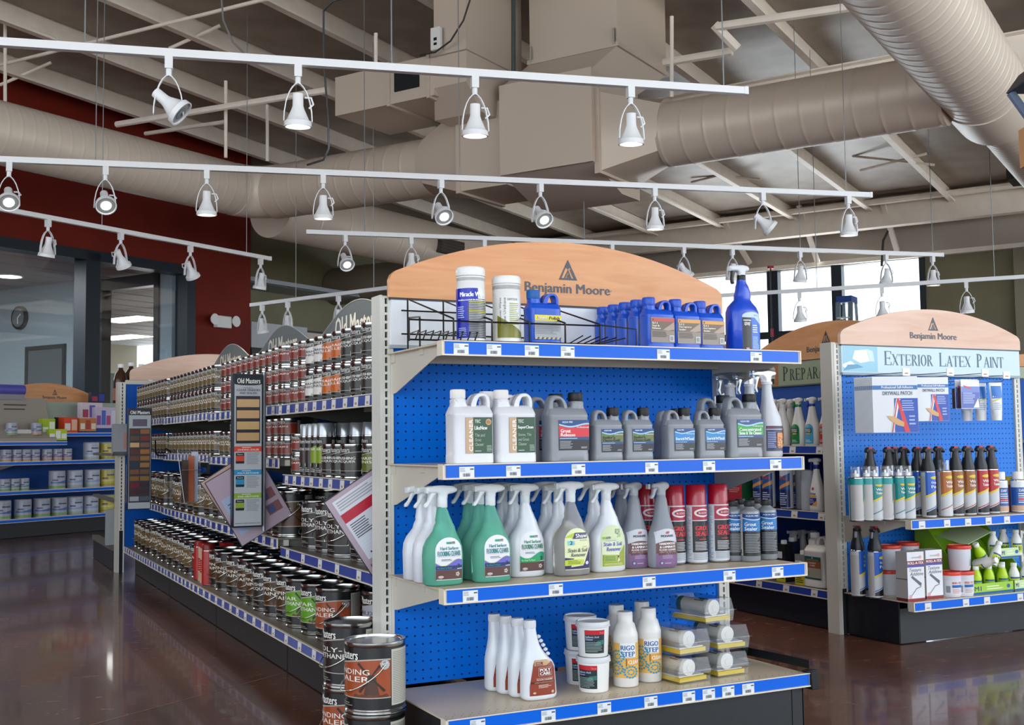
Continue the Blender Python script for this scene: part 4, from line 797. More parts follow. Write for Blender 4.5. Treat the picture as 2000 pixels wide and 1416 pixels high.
MS = [(0, 0, .040, .026), (.005, 0, .046, .031), (.05, 0, .0475, .032), (.085, 0, .0455, .031), (.105, 0, .041, .029), (.125, .001, .034, .026), (.145, .001, .027, .023), (.165, 0, .022, .020), (.185, 0, .019, .0175), (.205, 0, .0165, .0155), (.214, 0, .0135, .0135), (.22, 0, .013, .013)]
L = Lab(); L.wave(-.038, .038, .062, lambda u: .118-(u/.038)**2*.010, '#c7c9d2', 0); L.wave(-.038, .038, .040, lambda u: .082-(u/.038)**2*.008, '#5d3836', 1); L.rect(-.038, .004, .038, .045, '#7d5c86', 1)
for i in range(3): L.poly([(-.006+i*.004, .103), (-.003+i*.004, .103), (.001+i*.004, .110), (-.002+i*.004, .110)], '#b8433c', 2)
L.text('MOHAWK', -.022, .093, .022, .100, '#2b2c36', 2, dil=.0004); L.text('HARDWOOD', -.028, .070, .028, .077, '#ece4e6', 2, dil=.0005); L.text('& LAMINATE', -.028, .0605, .028, .0672, '#ece4e6', 2, dil=.0005); L.text('FLOOR CLEANER', -.029, .0525, .029, .058, '#ece4e6', 2, dil=.0003); L.text('GREAT FOR VINYL TOO!', -.029, .0465, .029, .0505, '#d9b8a8', 2)
L.lines(-.020, .028, .024, .040, 4, '#b49cc0', 2, 3); L.ell(-.022, .016, .006, .006, '#2c3f57', 2); L.ell(-.022, .016, .004, .004, '#9fb6c8', 3); L.lines(-.012, .013, .018, .017, 1, '#c9b8d4', 2)
MHC = M('#c6ccd4', .2, trans=.3)
k_mo = spray('hardwood_cleaner_spray', MS, GRYL, .258, 'm', MHC, MHC, MHC, L)
# aerosols and round bottles
def aerosol(name, r, H, caph, body, capm, lab, cat='spray can', capr=None, dome=True):
    k = Kind(name, cat); mb = MB(STEEL); zb = H-caph; mb.lathe([(r*.93, 0), (r, .003), (r, .006)], 28); mb.mat(body); mb.lathe([(r, .004), (r, zb-.006), (r*.97, zb-.002)], 28); mb.mat(STEEL); mb.lathe([(r*1.02, zb-.005), (r*1.02, zb-.002), (r*.9, zb+.002)], 28); k.add('can_body', mb)
    c = capr or r*.98; m = MB(capm); m.lathe([(c, zb-.001), (c, zb+.004), (c*.97, H-.004), (c*.9, H-.001), (.0005, H)], 28); k.add('cap', m)
    if lab: k.add('label', lab.mesh(cyl(r+.0003), 'label', du=.004))
    return k
L = Lab(); R0 = .033; L.rect(-.10, .010, .10, .182, '#cfd4dc', 0); L.rect(-.016, .136, .052, .178, '#a81f3c', 1); L.ell(.018, .158, .028, .013, '#e9dfe4', 2); L.ell(.020, .158, .023, .008, '#a81f3c', 3); L.text('BLOCKER', .004, .155, .036, .161, '#f0e8ec', 4)
L.rect(-.016, .036, .052, .133, '#191a1d', 1); L.text('GROUT', -.006, .104, .050, .118, '#d8333f', 2, dil=.001); L.text('SEALER', -.006, .087, .050, .101, '#d8333f', 2, dil=.001); L.rect(.004, .075, .030, .078, '#c22a36', 2)
L.lines(-.008, .042, .046, .070, 6, '#c9c9cc', 2, 4); L.lines(-.014, .013, .050, .034, 6, '#8a8c92', 2, 9); L.lines(-.060, .014, -.020, .175, 34, '#9298a4', 1, 5)
k_red = aerosol('grout_sealer_can', R0, .246, .066, M('#d5d9df', .3), M('#a90f2c', .3, coat=.4), L)
def rbottle(name, r, H, body, capm, lab, neck=.5, capr=.55, caph=.022, sh=.10, n=32, ribs=True):
    k = Kind(name, 'bottle'); mb = MB(body); zs = H*(1-sh)-caph; mb.lathe([(r*.92, 0), (r, .004), (r, zs-.012), (r*.99, zs-.004), (r*.93, zs+.002), (r*neck*1.25, H-caph-.006), (r*neck, H-caph), (r*neck, H-.01)], n); k.add('bottle', mb, ang=60)
    m = MB(capm); cap(m, r*capr, H-caph, caph, ribs=ribs); k.add('cap', m)
    if lab: k.add('label', lab.mesh(cyl(r+.0003), 'label', du=.004))
    return k
L = Lab(); L.rect(-.032, .018, .048, .095, '#17191d', 0); L.rect(-.032, .095, .048, .150, '#1470b4', 0); L.wave(-.032, .048, lambda u: .136-.006*math.sin((u+.032)*40), lambda u: .150, '#0d3f83', 1); L.wave(-.032, .048, lambda u: .136-.006*math.sin((u+.032)*40), lambda u: .1385-.006*math.sin((u+.032)*40), '#d4e8f4', 2)
L.text('AQUA MIX', -.020, .141, .022, .146, '#cfe4f2', 2, dil=.0003); L.text('Grout', -.024, .112, .012, .1235, '#e8f2f8', 2, dil=.0003); L.text('Sealer', -.024, .098, .016, .1095, '#e8f2f8', 2, dil=.0003)
L.lines(-.024, .028, .034, .088, 12, '#8c9096', 1, 6); L.rect(-.056, .020, -.033, .149, '#c4c1bd', 0); L.lines(-.054, .045, -.035, .140, 20, '#9a9794', 1, 3)
for i in range(8): L.rect(-.052+i*.002, .024, -.051+i*.002, .038, '#3b3b3d', 1)
k_gs = rbottle('grout_sealer_bottle', .0315, .190, M('#8f9499', .35, .2), BLACK, L, .42, .52, .018, .07)
def rigolabel():
    L = Lab(); L.rect(-.075, .028, .075, .128, '#e6b65e', 0); L.rect(-.022, .086, .026, .128, '#eceef2', 1); L.rect(-.003, .064, .040, .084, '#e2a03c', 1); L.rect(-.005, .062, -.0028, .084, '#1e2226', 2)
    L.text('RIGO', -.019, .108, .023, .122, '#1a5c9c', 2, dil=.0006); L.text('STEP', -.019, .090, .023, .104, '#1a5c9c', 2, dil=.0006); L.text('SPECIAL COATINGS', -.019, .0865, .023, .0885, '#6a6d70', 2); L.text('CLEAN', .002, .068, .036, .079, '#f5efe2', 2, dil=.0006)
    r = random.Random(5)
    for cx, cz in ((.010, .045), (-.034, .055), (-.030, .090)):
        for a in range(14):
            q = 2*PI*a/14; x, z = cx+.020*math.cos(q), cz+.016*math.sin(q); L.poly([(x-.0028, z-.0022), (x+.0026, z-.003), (x+.0032, z+.0022), (x-.0022, z+.003)], '#2793b8', 3)
        for a in range(8):
            q = 2*PI*a/8; x, z = cx+.010*math.cos(q), cz+.007*math.sin(q); L.poly([(x-.0026, z-.002), (x+.0026, z-.0016), (x+.002, z+.002), (x-.002, z+.0016)], '#2793b8', 3)
    return L
k_rg = rbottle('clear_coat_bottle', .0375, .216, M('#e4e2de', .35, coat=.2), M('#dcdcda', .35), rigolabel(), .62, .60, .030, .14)
# blue sealer jugs on the top shelf
def sealer_label(top, t1, t2, t3):
    L = Lab(); L.rr(-.042, .024, .044, .100, .002, '#8d8175', 0); L.rect(-.040, .088, .042, .098, top, 1); L.ell(-.034, .093, .002, .003, '#2a1d18', 2, 6); L.rect(-.040, .060, .042, .088, '#6e5a48', 1); L.poly([(.0, .062), (.042, .088), (.042, .064), (.02, .060)], '#a89484', 2)
    L.text('511', -.038, .0795, -.020, .086, '#efece6', 3, dil=.0004)
    L.text(t1, -.038, .072, -.038+.0043*len(t1), .0775, '#efece6', 3, dil=.0003)
    if t2: L.text(t2, -.038, .0645, -.038+.0043*len(t2), .070, '#efece6', 3, dil=.0003)
    L.lines(-.038, .040, .016, .058, 5, '#3a3026', 2, 5); L.rect(.024, .028, .040, .046, '#d8d8d6', 2); L.rect(.026, .030, .038, .044, '#8b8d90', 3); return L
k_511a = jug(.100, .062, .163, SKYBL, SKYBL, sealer_label('#c0473c', 'Seal &', 'Enhance', ''), 1, 1.0, .019, 'sealer_jug')
k_511b = jug(.100, .062, .163, SKYBL, SKYBL, sealer_label('#d99a3c', 'Impregnator', 'Sealer', ''), 1, 1.0, .019, 'sealer_jug')
L = Lab(); L.rr(-.042, .022, .044, .092, .002, '#a3a7ae', 0); L.rect(-.042, .076, .044, .092, '#e3d21c', 1); L.text('Stone Polish', -.034, .079, .038, .088, '#20242c', 2, slant=.1, dil=.0006); L.text('Stone', -.033, .0795, -.002, .0885, '#f6f6f2', 3, slant=.1, dil=.0003); L.lines(-.038, .036, .040, .073, 8, '#83878e', 1, 5)
for i in range(12): L.poly([(-.042+i*.0072, .022), (-.0385+i*.0072, .022), (-.0355+i*.0072, .028), (-.039+i*.0072, .028)], '#23262a' if i % 2 else '#e3c81c', 2)
k_sp = jug(.102, .066, .166, SKYBL, M('#1b66b0', .4), L, 1, 1.1, .019, 'stone_polish_jug')
def canister(name, r, H, L, capm=WHITE):
    k = Kind(name, 'canister'); mb = MB(WHITE); mb.lathe([(r*.93, 0), (r*.98, .003), (r, .012), (r*.985, .014), (r*.985, H*.86), (r, H*.865), (r, H*.875), (r*.985, H*.88), (r*.985, H-.04)], 36); k.add('tub', mb); m = MB(capm); m.lathe([(r*1.01, H*.885), (r*1.02, H*.89), (r*1.02, H-.006), (r*.95, H-.001), (.0005, H)], 36); k.add('lid', m)
    k.add('label', L.mesh(cyl(r*.985+.0003), 'label', du=.004)); return k
L = Lab(); R1 = .0405; L.rect(-.110, .020, .110, .160, '#e4e8f0', 0); L.rect(-.070, .020, .012, .160, '#0e1fb0', 1); L.poly([(-.006, .020), (.10, .020), (.10, .130), (-.012, .130), (-.018, .100), (-.014, .06)], '#2a2f3c', 2)
for i in range(22): L.rect(-.014, .024+i*.0048, .095, .0262+i*.0048, '#8f9298' if i < 9 else '#d8d23c' if i in (14, 15, 20) else '#b8bac0', 3)
L.text('Miracle Wipes', -.040, .132, .038, .149, '#f4f6fa', 3, dil=.0008); L.text('Antibacterial & Disinfecting', -.048, .123, .044, .129, '#f0f2f8', 3, dil=.0003); L.lines(-.050, .075, -.022, .11, 6, '#b9c4f0', 3, 4); L.lines(-.046, .024, -.02, .05, 5, '#b9c4f0', 3, 5)
L.text('for Hands, Tools & Floors', .010, .110, .05, .114, '#d8dc3c', 4)
k_mw = canister('wipes_canister', .0405, .222, L)
L = Lab(); L.rect(-.060, .024, .060, .140, '#e6e6e4', 0); L.poly([(-.034, .024), (.060, .024), (.060, .034), (.020, .055), (-.034, .088)], '#7f7c1e', 1); L.text('Shaw Urethane', -.016, .060, -.008, .138, '#33363c', 2, rot=True); L.text('Remover Wipes', -.027, .060, -.020, .138, '#33363c', 2, rot=True)
L.text('SHAW FLOORS', -.004, .130, .028, .137, '#2c2d30', 2); L.lines(.002, .060, .034, .124, 12, '#9aa04c', 1, 6)
k_sw = canister('wipes_canister', .0405, .203, L)
# big blue spray bottle
BSc = [(0, 0, .052, .030), (.006, 0, .058, .036), (.10, 0, .0585, .037), (.135, -.001, .056, .036), (.152, -.002, .049, .032), (.165, -.002, .036, .026), (.176, 0, .026, .022), (.190, .002, .028, .021), (.205, .003, .024, .020), (.220, .001, .020, .018), (.232, -.001, .0145, .0145), (.240, -.001, .014, .014)]
L = Lab(); arch(L, .040, .004, .120, .134, '#b9cfe8', 0, .012); L.rect(-.028, .008, .006, .116, '#15181e', 1); L.poly([(.006, .012), (.05, .012), (.05, .09), (.02, .116), (.006, .116)], '#1d62cc', 1)
L.text('countertop', -.025, .103, .003, .109, '#eceef2', 2, dil=.0004); L.text('clean', -.022, .096, .000, .102, '#eceef2', 2, dil=.0004); L.text('spray', -.022, .089, .000, .095, '#eceef2', 2, dil=.0004); L.lines(.010, .066, .034, .094, 4, '#dfe9f6', 2, 3); L.lines(.010, .016, .040, .056, 9, '#9fc0ea', 2, 4); L.rect(-.016, .012, -.003, .019, '#c23a3a', 2); L.rect(-.016, .012, -.010, .0155, '#2c3f8a', 3); L.lines(-.016, .012, -.003, .019, 3, '#e8e8e8', 3); L.text('511', .018, .121, .030, .126, '#23406c', 2)
BL2 = M('#0c46c4', .3, coat=.4)
k_bs = spray('countertop_spray', BSc, BL2, .288, 'w', M('#cfd5da', .3), M('#26292e', .35), BLACK, L, sc=1.0)
# TEC jugs
def tec(t, small):
    L = Lab(); L.rr(-.030, .030, .050, .128, .001, '#2c5238', 0); L.rect(-.030, .030, -.008, .128, '#c9a582', 1); L.text('CLEANER', -.020, .036, -.0095, .122, '#f2efe8', 2, rot=True, dil=.0008); L.text('TEC', -.003, .1125, .014, .1215, '#e6ebe4', 2, dil=.0003)
    L.text(t, -.004, .094, .034 if t == 'LikeNew' else .044, .1045, '#f4f6f2', 2, dil=.0004)
    for i, r in enumerate(small): L.text(r, -.003, .075-i*.0125, -.003+.0037*len(r), .0835-i*.0125, '#b9c9b8', 2)
    L.lines(-.003, .034, .022, .0385, 1, '#c3cfc2', 2); L.lines(.032, .034, .048, .052, 5, '#a9b8a6', 2, 5)
    if t == 'LikeNew': L.ell(.038, .115, .009, .009, '#c39a6c', 2, 12); L.lines(.032, .111, .044, .119, 3, '#7a3a22', 3)
    return L
TW = M('#dfe0e4', .33, coat=.2)
k_t1 = jug(.122, .085, .205, TW, M('#e9e6e2', .35), tec('LikeNew', ['Tile and', 'Grout', 'Cleaner']), 1, 1.0, .0205, 'cleaner_jug')
k_t2 = jug(.122, .085, .205, TW, M('#e9e6e2', .35), tec('SuperClean', ['Stone, Tile', 'and Grout', 'Cleaner']), 1, 1.0, .0205, 'cleaner_jug')
def aqua(W_, H, mid, t1, t2, sz=1.0, tc='#f2f4f4'):
    L = Lab(); a = W_/2; u0, u1 = -a*.62, a*.90; z0, z1 = H*.17, H*.60; hh = z1-z0; L.rr(u0, z0, u1, z1, .001, '#1a1c20', 0); wv = lambda u: z1-hh*.17+hh*.05*math.sin((u-u0)/(u1-u0)*5.6+2.6)
    L.rect(u0, z0+hh*.38, u1, z1, mid, 1); L.rect(u0, z0+hh*.34, u1, z0+hh*.44, '#17457c', 2); L.wave(u0, u1, wv, z1, '#12407e', 2); L.wave(u0, u1, lambda u: wv(u)-hh*.03, lambda u: wv(u)+hh*.02, '#9fd2ee', 3)
    L.text('AQUA MIX', u0+(u1-u0)*.10, z1-hh*.11, u0+(u1-u0)*.45, z1-hh*.04, '#cfe2f0', 4, dil=.0003)
    if t1: L.text(t1, u0+(u1-u0)*.05, z0+hh*(.58 if t2 else .48), u0+(u1-u0)*min(.92, .075*len(t1)), z0+hh*(.70 if t2 else .60), tc, 4, dil=.0005)
    if t2: L.text(t2, u0+(u1-u0)*.05, z0+hh*.455, u0+(u1-u0)*min(.92, .075*len(t2)), z0+hh*.565, tc, 4, dil=.0005)
    L.text('Professional', u0+(u1-u0)*.58, z0+hh*.735, u1-.002, z0+hh*.79, '#e6e2ea', 4, dil=.0002); L.lines(u0+.002, z0+hh*.05, u0+(u1-u0)*.5, z0+hh*.32, 6, '#a4a8ae', 2, 7); L.lines(u0+.002, z0+hh*.36, u0+(u1-u0)*.8, z0+hh*.42, 1, '#a9c9e4', 3)
    L.lines(u0+(u1-u0)*.72, z0+hh*.05, u1-.002, z0+hh*.12, 2, '#b4b8be', 2, 7); return L
k_gr = jug(.130, .075, .200, GREYPL, BLACK, aqua(.130, .200, '#d62b36', 'Grout', 'Release'), -1, .85, .021, 'grout_release_jug')
k_gn = jug(.130, .075, .200, GREYPL, BLACK, aqua(.130, .200, '#27a032', 'Concentrated', 'Stone & Tile Cleaner'), -1, .85, .021, 'stone_cleaner_jug')
k_ch = jug(.096, .060, .156, GREYPL, BLACK, aqua(.096, .156, '#66753a', "Sealer's", 'Choice Gold', tc='#23261a'), -1, .80, .0175, 'sealer_jug')
k_es = jug(.096, .060, .156, GREYPL, BLACK, aqua(.096, .156, '#1f86c8', "Enrich'N'Seal", ''), -1, .80, .0175, 'sealer_jug')
# translucent tall spray at the end of the second shelf
TS = [(0, 0, .034, .026), (.005, 0, .038, .030), (.10, 0, .039, .031), (.125, -.001, .036, .029), (.15, -.004, .028, .024), (.18, -.007, .019, .018), (.21, -.009, .0155, .0155), (.225, -.009, .0145, .0145), (.235, -.009, .014, .014)]
L = Lab(); L.rect(-.033, .020, .033, .100, '#1d2450', 0); L.rect(-.033, .092, .033, .100, '#16183c', 1); L.text('sealer', -.030, .093, -.008, .099, '#c43a6a', 2); L.rect(-.033, .088, .033, .0905, '#c8c8dc', 1)
r_ = random.Random(2); L.rr(.002, .030, .028, .078, .004, '#d98a3c', 2)
for i in range(70): x, z = r_.uniform(.004, .026), r_.uniform(.031, .066); L.ell(x, z, .0016, .0012, r_.choice(['#f0e6d0', '#5a2e1c', '#e8a860', '#8a4a2a']), 3, 6)
L.lines(-.030, .030, -.002, .082, 9, '#9aa6dc', 2, 5)
k_ts = spray('sealer_spray', TS, M('#e3e7ee', .25, trans=.25), .282, 'w', SOFTCLR, SOFTCLR, M('#e9eaec', .3), L, hx=-.009, sc=1.25)
# poly care bottle, tubs
PS = [(z, cx*1.15, a*1.2, b*1.08) for z, cx, a, b in ((0, 0, .037, .020), (.005, 0, .043, .025), (.012, 0, .045, .026), (.09, -.002, .042, .026), (.105, -.004, .038, .025), (.120, -.010, .029, .023), (.135, -.014, .023, .020), (.15, -.017, .018, .018), (.17, -.0195, .0150, .016), (.190, -.021, .0135, .0140), (.205, -.021, .0125, .0125))]
L = Lab(); L.poly([(-.033, .014), (.033, .014), (.036, .018), (.034, .085), (.028, .102), (.012, .112), (-.020, .112), (-.024, .100), (-.033, .040)], '#8f3b22', 0); L.poly([(-.020, .112), (.012, .112), (.022, .105), (.010, .096), (-.022, .096)], '#c4a074', 1); L.rect(-.018, .097, .000, .106, '#6b2222', 2); L.lines(-.017, .098, -.001, .105, 2, '#d8a8a0', 3)
L.rr(-.012, .067, .024, .091, .003, '#c9b0a0', 1); L.rr(-.011, .068, .023, .090, .003, '#7a2a1c', 2); L.text('POLY', -.008, .0795, .020, .088, '#f4eeea', 3, dil=.0006); L.text('CARE', -.008, .0698, .020, .078, '#f4eeea', 3, dil=.0006)
L.text('HARDWOOD & LAMINATE', -.018, .060, .028, .0628, '#d8bcae', 2); L.text('FLOOR CLEANER', -.016, .0555, .026, .0592, '#f0e6e0', 2, dil=.0002); L.rect(-.031, .047, .034, .0525, '#5a1c16', 1); L.text('SUPERCONCENTRATE FORMULA', -.022, .0485, .030, .0512, '#e0c8a0', 2); L.lines(-.012, .034, .022, .044, 3, '#e0c8c0', 2, 8); L.ell(.026, .022, .004, .004, '#c9b49a', 2, 12); L.ell(-.022, .022, .004, .003, '#c9b49a', 2, 12)
k_pc = Kind('floor_cleaner_bottle', 'bottle'); mb = MB(WHB); mb.loft(PS, 36, e=2.8)
for i in range(5): mb.T = Matrix.Translation((.0315-.0072*i, 0, .122+i*.0125)); mb.lathe([(.0005, -.006), (.0055, -.003), (.007, 0), (.0055, .003), (.0005, .006)], 12); mb.T = None
k_pc.add('bottle', mb, ang=60); mb = MB(M('#e6e8ec', .3)); cap(mb, .0165, .198, .022, -.0242); k_pc.add('cap', mb); L.it = [([(u*1.2, w_) for u, w_ in P_], f_, c_, l_) for P_, f_, c_, l_ in L.it]; k_pc.add('label', L.mesh(onloft(PS, 2.8), 'label', du=.006, dw=.006, eps=.0006))
def tub(H, r, L, lidc=M('#d9dcdf', .35), name='powder_tub', body=WHITE):
    k = Kind(name, 'tub'); mb = MB(body); mb.lathe([(r*.84, 0), (r*.88, .003), (r*.97, H-.014), (r*.97, H-.010)], 36); k.add('tub', mb)
    m = MB(lidc); m.lathe([(r, H-.016), (r*1.05, H-.015), (r*1.05, H-.011), (r*1.02, H-.010), (r*1.02, H-.003), (r*.98, H), (r*.93, H), (r*.92, H-.004), (.0005, H-.004)], 36); k.add('lid', m)
    k.add('label', L.mesh(lambda u, w, e: ((r*(.88+.09*w/H)+e+.0004)*math.sin(u/r), -(r*(.88+.09*w/H)+e+.0004)*math.cos(u/r), w), 'label', du=.005)); return k
L = Lab(); L.rect(-.030, .012, .034, .078, '#16252a', 0); L.rect(-.030, .065, .034, .078, '#c8202c', 1); L.text('Tile Lab', .016, .068, .031, .073, '#e8a0a4', 2); L.text('Sulfamic Acid', -.027, .056, .014, .0615, '#b9c9f0', 1, dil=.0002); L.text('Cleaner', -.027, .0495, -.004, .0545, '#b9c9f0', 1, dil=.0002); L.poly([(.0, .034), (.034, .038), (.034, .05), (.01, .048)], '#2f6f66', 1); L.lines(-.027, .015, .026, .045, 7, '#8fa4a4', 2, 5)
k_tb = tub(.100, .0485, L)
# clear clamshell with caulk kit
def clam():
    k = Kind('repair_kit_pack', 'blister pack'); mb = MB(CLAM)
    mb.prism([(-.062, 0), (.062, 0), (.068, .032), (.054, .074), (-.048, .078), (-.066, .040)], -.085, .085, 'y'); mb.box(-.076, .076, -.09, .09, .034, .0352); k.add('clear_shell', mb)
    mb = MB(M('#e3c222', .55)); mb.box(-.054, .054, -.078, .075, .004, .017); k.add('foam_pad', mb)
    mb = MB(WHITE); mb.box(-.050, .050, -.07, .07, .0175, .0205); k.add('instruction_card', mb)
    r = .0245; cx, cz = -.018, .047; mb = MB(M('#ebe8e0', .35)); mb.tube([(cx, -.080, cz), (cx, -.079, cz), (cx, -.060, cz)], r, 28, rs=[r*.86, r*1.03, r*1.03]); mb.tube([(cx, -.0815, cz), (cx, -.0805, cz)], r*.4, 20); mb.mat(M('#d3cfc6', .4)); mb.tube([(cx, -.06, cz), (cx, .06, cz)], r*.97, 28); mb.mat(M('#2f5f52', .4)); mb.tube([(cx, .050, cz), (cx, .070, cz)], r, 28); mb.mat(M('#3a3440', .5))
    for a in range(7):
        q = a*.28+.5; mb.box(cx+r*math.cos(q)-.0012, cx+r*math.cos(q)+.0012, -.045, -.005-.01*(a % 3), cz+r*math.sin(q)-.0012, cz+r*math.sin(q)+.0012)
    k.add('filler_tube', mb); return k
k_cl = clam()
# ------------------------------------------------------------------ place end cap products
ET = 'on the top shelf of the near end cap'
k_mw.put(xat(920, -.30, 1.2), -.30, 1.186, 'tall blue and white wipes canister on the near top shelf, in the wire rack', rz=-.2)
k_sw.put(xat(990, -.30, 1.2), -.30, 1.186, 'shorter white wipes canister with olive green label, beside the blue wipes canister', rz=-.30)
k_sp.put(xat(1066, -.33, 1.2), -.31, 1.186, 'blue stone polish jug with yellow label strip, right of the white canister')
for i, (kk, u, lb) in enumerate(((k_511a, 1290, 'blue sealer jug with red-topped label, front of the jug column'), (k_511b, 1346, 'blue sealer jug with amber-topped label, left one of the two'), (k_511b, 1398, 'blue sealer jug with amber-topped label, next to the tall blue spray bottle'))):
    kk.put(xat(u, -.33, 1.25), -.31+.012*i, 1.186, lb, 'blue sealer jugs on the top shelf')
for j in range(1, 5): k_511a.put(xat(1290, -.33, 1.25), -.31+.067*j, 1.186, 'blue sealer jug, %s behind the front red-labelled one on the top shelf' % ORD[j-1], 'blue sealer jugs on the top shelf')
k_bs.put(xat(1458, -.30, 1.27), -.28, 1.186, 'tall blue trigger spray bottle at the right end of the top shelf')
# wire rack
t = thing('wire_rack', 'black wire rack with slanted sides on the top shelf, left half', 'rack'); yr = -.14; xa, xb2 = xat(768, -.27, 1.22), xat(1212, -.27, 1.22)
def W(pts, r=.0028, nm='wire', sub=None): mb = MB(WIRE); mb.tube(pts, r, 6); return mb.build(nm, sub or t)
zb = 1.19; xs = [xat(u, -.385, 1.22) for u in (886, 961, 1034, 1104, 1172)]
W([(xs[0]-.12, -.36, zb), (xs[0]-.12, -.36, zb+.062), (xs[0]-.0, -.14, zb+.062+.03), (xs[0]-.0, -.14, zb)], nm='side_wire')
for i, x in enumerate(xs): W([(x, -.385, zb+.003), (x, -.385, zb+.062), (x-.0, -.045, zb+.155), (x, -.045, zb+.003), (x, -.385, zb+.003)], nm='divider')
for (a, b) in (((xs[0]-.12, -.36, zb+.058), (xs[-1], -.385, zb+.058)), ((xs[0]-.02, -.045, zb+.120), (xs[-1], -.045, zb+.120)), ((xs[0]-.02, -.045, zb+.05), (xs[-1], -.045, zb+.05)), ((xs[0], -.2, zb+.004), (xs[-1], -.2, zb+.004)), ((xs[0]-.12, -.36, zb+.004), (xs[-1], -.385, zb+.004))): W([a, b], .0024, 'cross_wire')
for i in range(9): x = xs[0]-.10+i*.022; W([(x, -.355, zb+.004), (x+.01, -.355, zb+.03), (x+.10, -.06, zb+.05)], .002, 'guide_wire')
for i in range(6): x = xs[-1]+.015+i*.02; W([(xs[-1], -.37+i*.05, zb+.004), (xs[-1]+.12, -.37+i*.05+.04, zb+.03+.006*i)], .002, 'guide_wire')
W([(xs[-1], -.385, zb+.06), (xs[-1]+.14, -.36, zb+.055), (xs[-1]+.14, -.36, zb+.004)], .002, 'side_wire')
# second shelf
z2 = .856
k_t1.put(xat(921, -.36, .95), -.345, z2, 'white jug of tile and grout cleaner, leftmost jug on the second shelf'); k_t2.put(xat(1005, -.36, .95), -.345, z2, 'white SuperClean labelled jug, right of the leftmost white jug' if 0 else 'white jug of stone and tile cleaner, second jug on the second shelf')
k_t2.put(xat(1005, -.36, .95), -.25, z2, 'white cleaner jug hidden behind the second white jug')
k_gr.put(xat(1108, -.35, .95), -.335, z2, 'large grey jug with red grout release label'); k_gr.put(xat(1108, -.35, .95)-.01, -.235, z2, 'large grey jug standing behind the red-labelled jug')
for u, kk, lb in ((1187, k_ch, 'small grey sealer jug with olive label, beside the red-labelled jug'), (1247, k_ch, 'small grey sealer jug with olive label, right one of the pair'), (1328, k_es, 'small grey sealer jug with bright blue label, left one of the pair'), (1388, k_es, 'small grey sealer jug with bright blue label, beside the green-labelled jug')):
    kk.put(xat(u, -.36, .93), -.345, z2, lb, 'small grey sealer jugs')
k_es.put(xat(1306, -.27, .93), -.275, z2, 'small grey sealer jug behind the left bright blue-labelled jug', 'small grey sealer jugs')
k_gn.put(xat(1452, -.35, .95), -.335, z2, 'large grey jug with green stone and tile cleaner label'); k_gn.put(xat(1452, -.35, .95)-.03, -.24, z2, 'large grey jug standing behind the green-labelled jug')
k_ts.put(xat(1500, -.29, .95), -.30, z2, 'pale trigger spray with dark blue pebble label, rightmost on the second shelf', 'clear-headed sprays')
for u, y, lb in ((1470, -.17, 'clear-headed spray bottle right behind the green-labelled jug'), (1432, -.12, 'clear-headed spray bottle, leftmost behind the green-labelled jug')): k_ts.put(xat(u, y, .95), y, z2, lb, 'clear-headed sprays')
# third shelf
z3 = .529
G3 = 'spray bottles on the third shelf'
def column(kinds, u, y, names, dy=.073):
    x = xat(u, y-.03, .58)
    for j, kk in enumerate(kinds): kk.put(x, y+dy*j, z3, names[j], G3)
column([k_fg, k_fw, k_fw], 873, -.31, ['green flooring cleaner spray, leftmost in front on the third shelf', 'white flooring cleaner spray right behind the leftmost green one', 'white flooring cleaner spray, last behind the leftmost green one'])
column([k_fg, k_fg, k_fg], 968, -.31, ['green flooring cleaner spray, second in front on the third shelf', 'green flooring cleaner spray right behind the second front one', 'green flooring cleaner spray, last behind the second front one'])
column([k_fw, k_fw, k_fw], 1036, -.255, ['white flooring cleaner spray with green band, in the front row', 'white flooring cleaner spray right behind the front white one', 'white flooring cleaner spray, last behind the front white one'])
column([k_st, k_rx, k_fw], 1126, -.30, ['clear stain remover spray with pale green label, in front', 'white stain remover spray behind the clear one', 'white spray bottle, last behind the clear stain remover'])
column([k_rx, k_fw], 1196, -.275, ['white stain remover spray with sage green label, in front', 'white spray bottle behind the sage-labelled stain remover'])
column([k_mo, k_mo], 1250, -.235, ['grey hardwood cleaner spray, left one of the front pair', 'grey hardwood cleaner spray behind the left one'])
column([k_mo], 1304, -.275, ['grey hardwood cleaner spray, right one of the front pair'])
for u, y, lb in ((1368, -.24, 'red-capped grout sealer can, left one of the front two'), (1411, -.24, 'red-capped grout sealer can, rightmost'), (1325, -.22, 'red-capped grout sealer can peeking out right of the hardwood spray'), (1268, -.13, 'red-capped grout sealer can standing between the two hardwood sprays')):
    k_red.put(xat(u, y-.02, .6), y, z3, lb, 'red-capped sealer cans', rz=-.5)
for u, y, lb in ((1440, -.24, 'black-capped grout sealer bottle right beside the red cans'), (1473, -.28, 'black-capped grout sealer bottle, foremost of the group'), (1506, -.26, 'black-capped grout sealer bottle at the shelf end'), (1455, -.17, 'black-capped grout sealer bottle, left one behind'), (1485, -.16, 'black-capped grout sealer bottle, right one behind')):
    k_gs.put(xat(u, y-.02, .6), y, z3, lb, 'grout sealer bottles', rz=-.42)
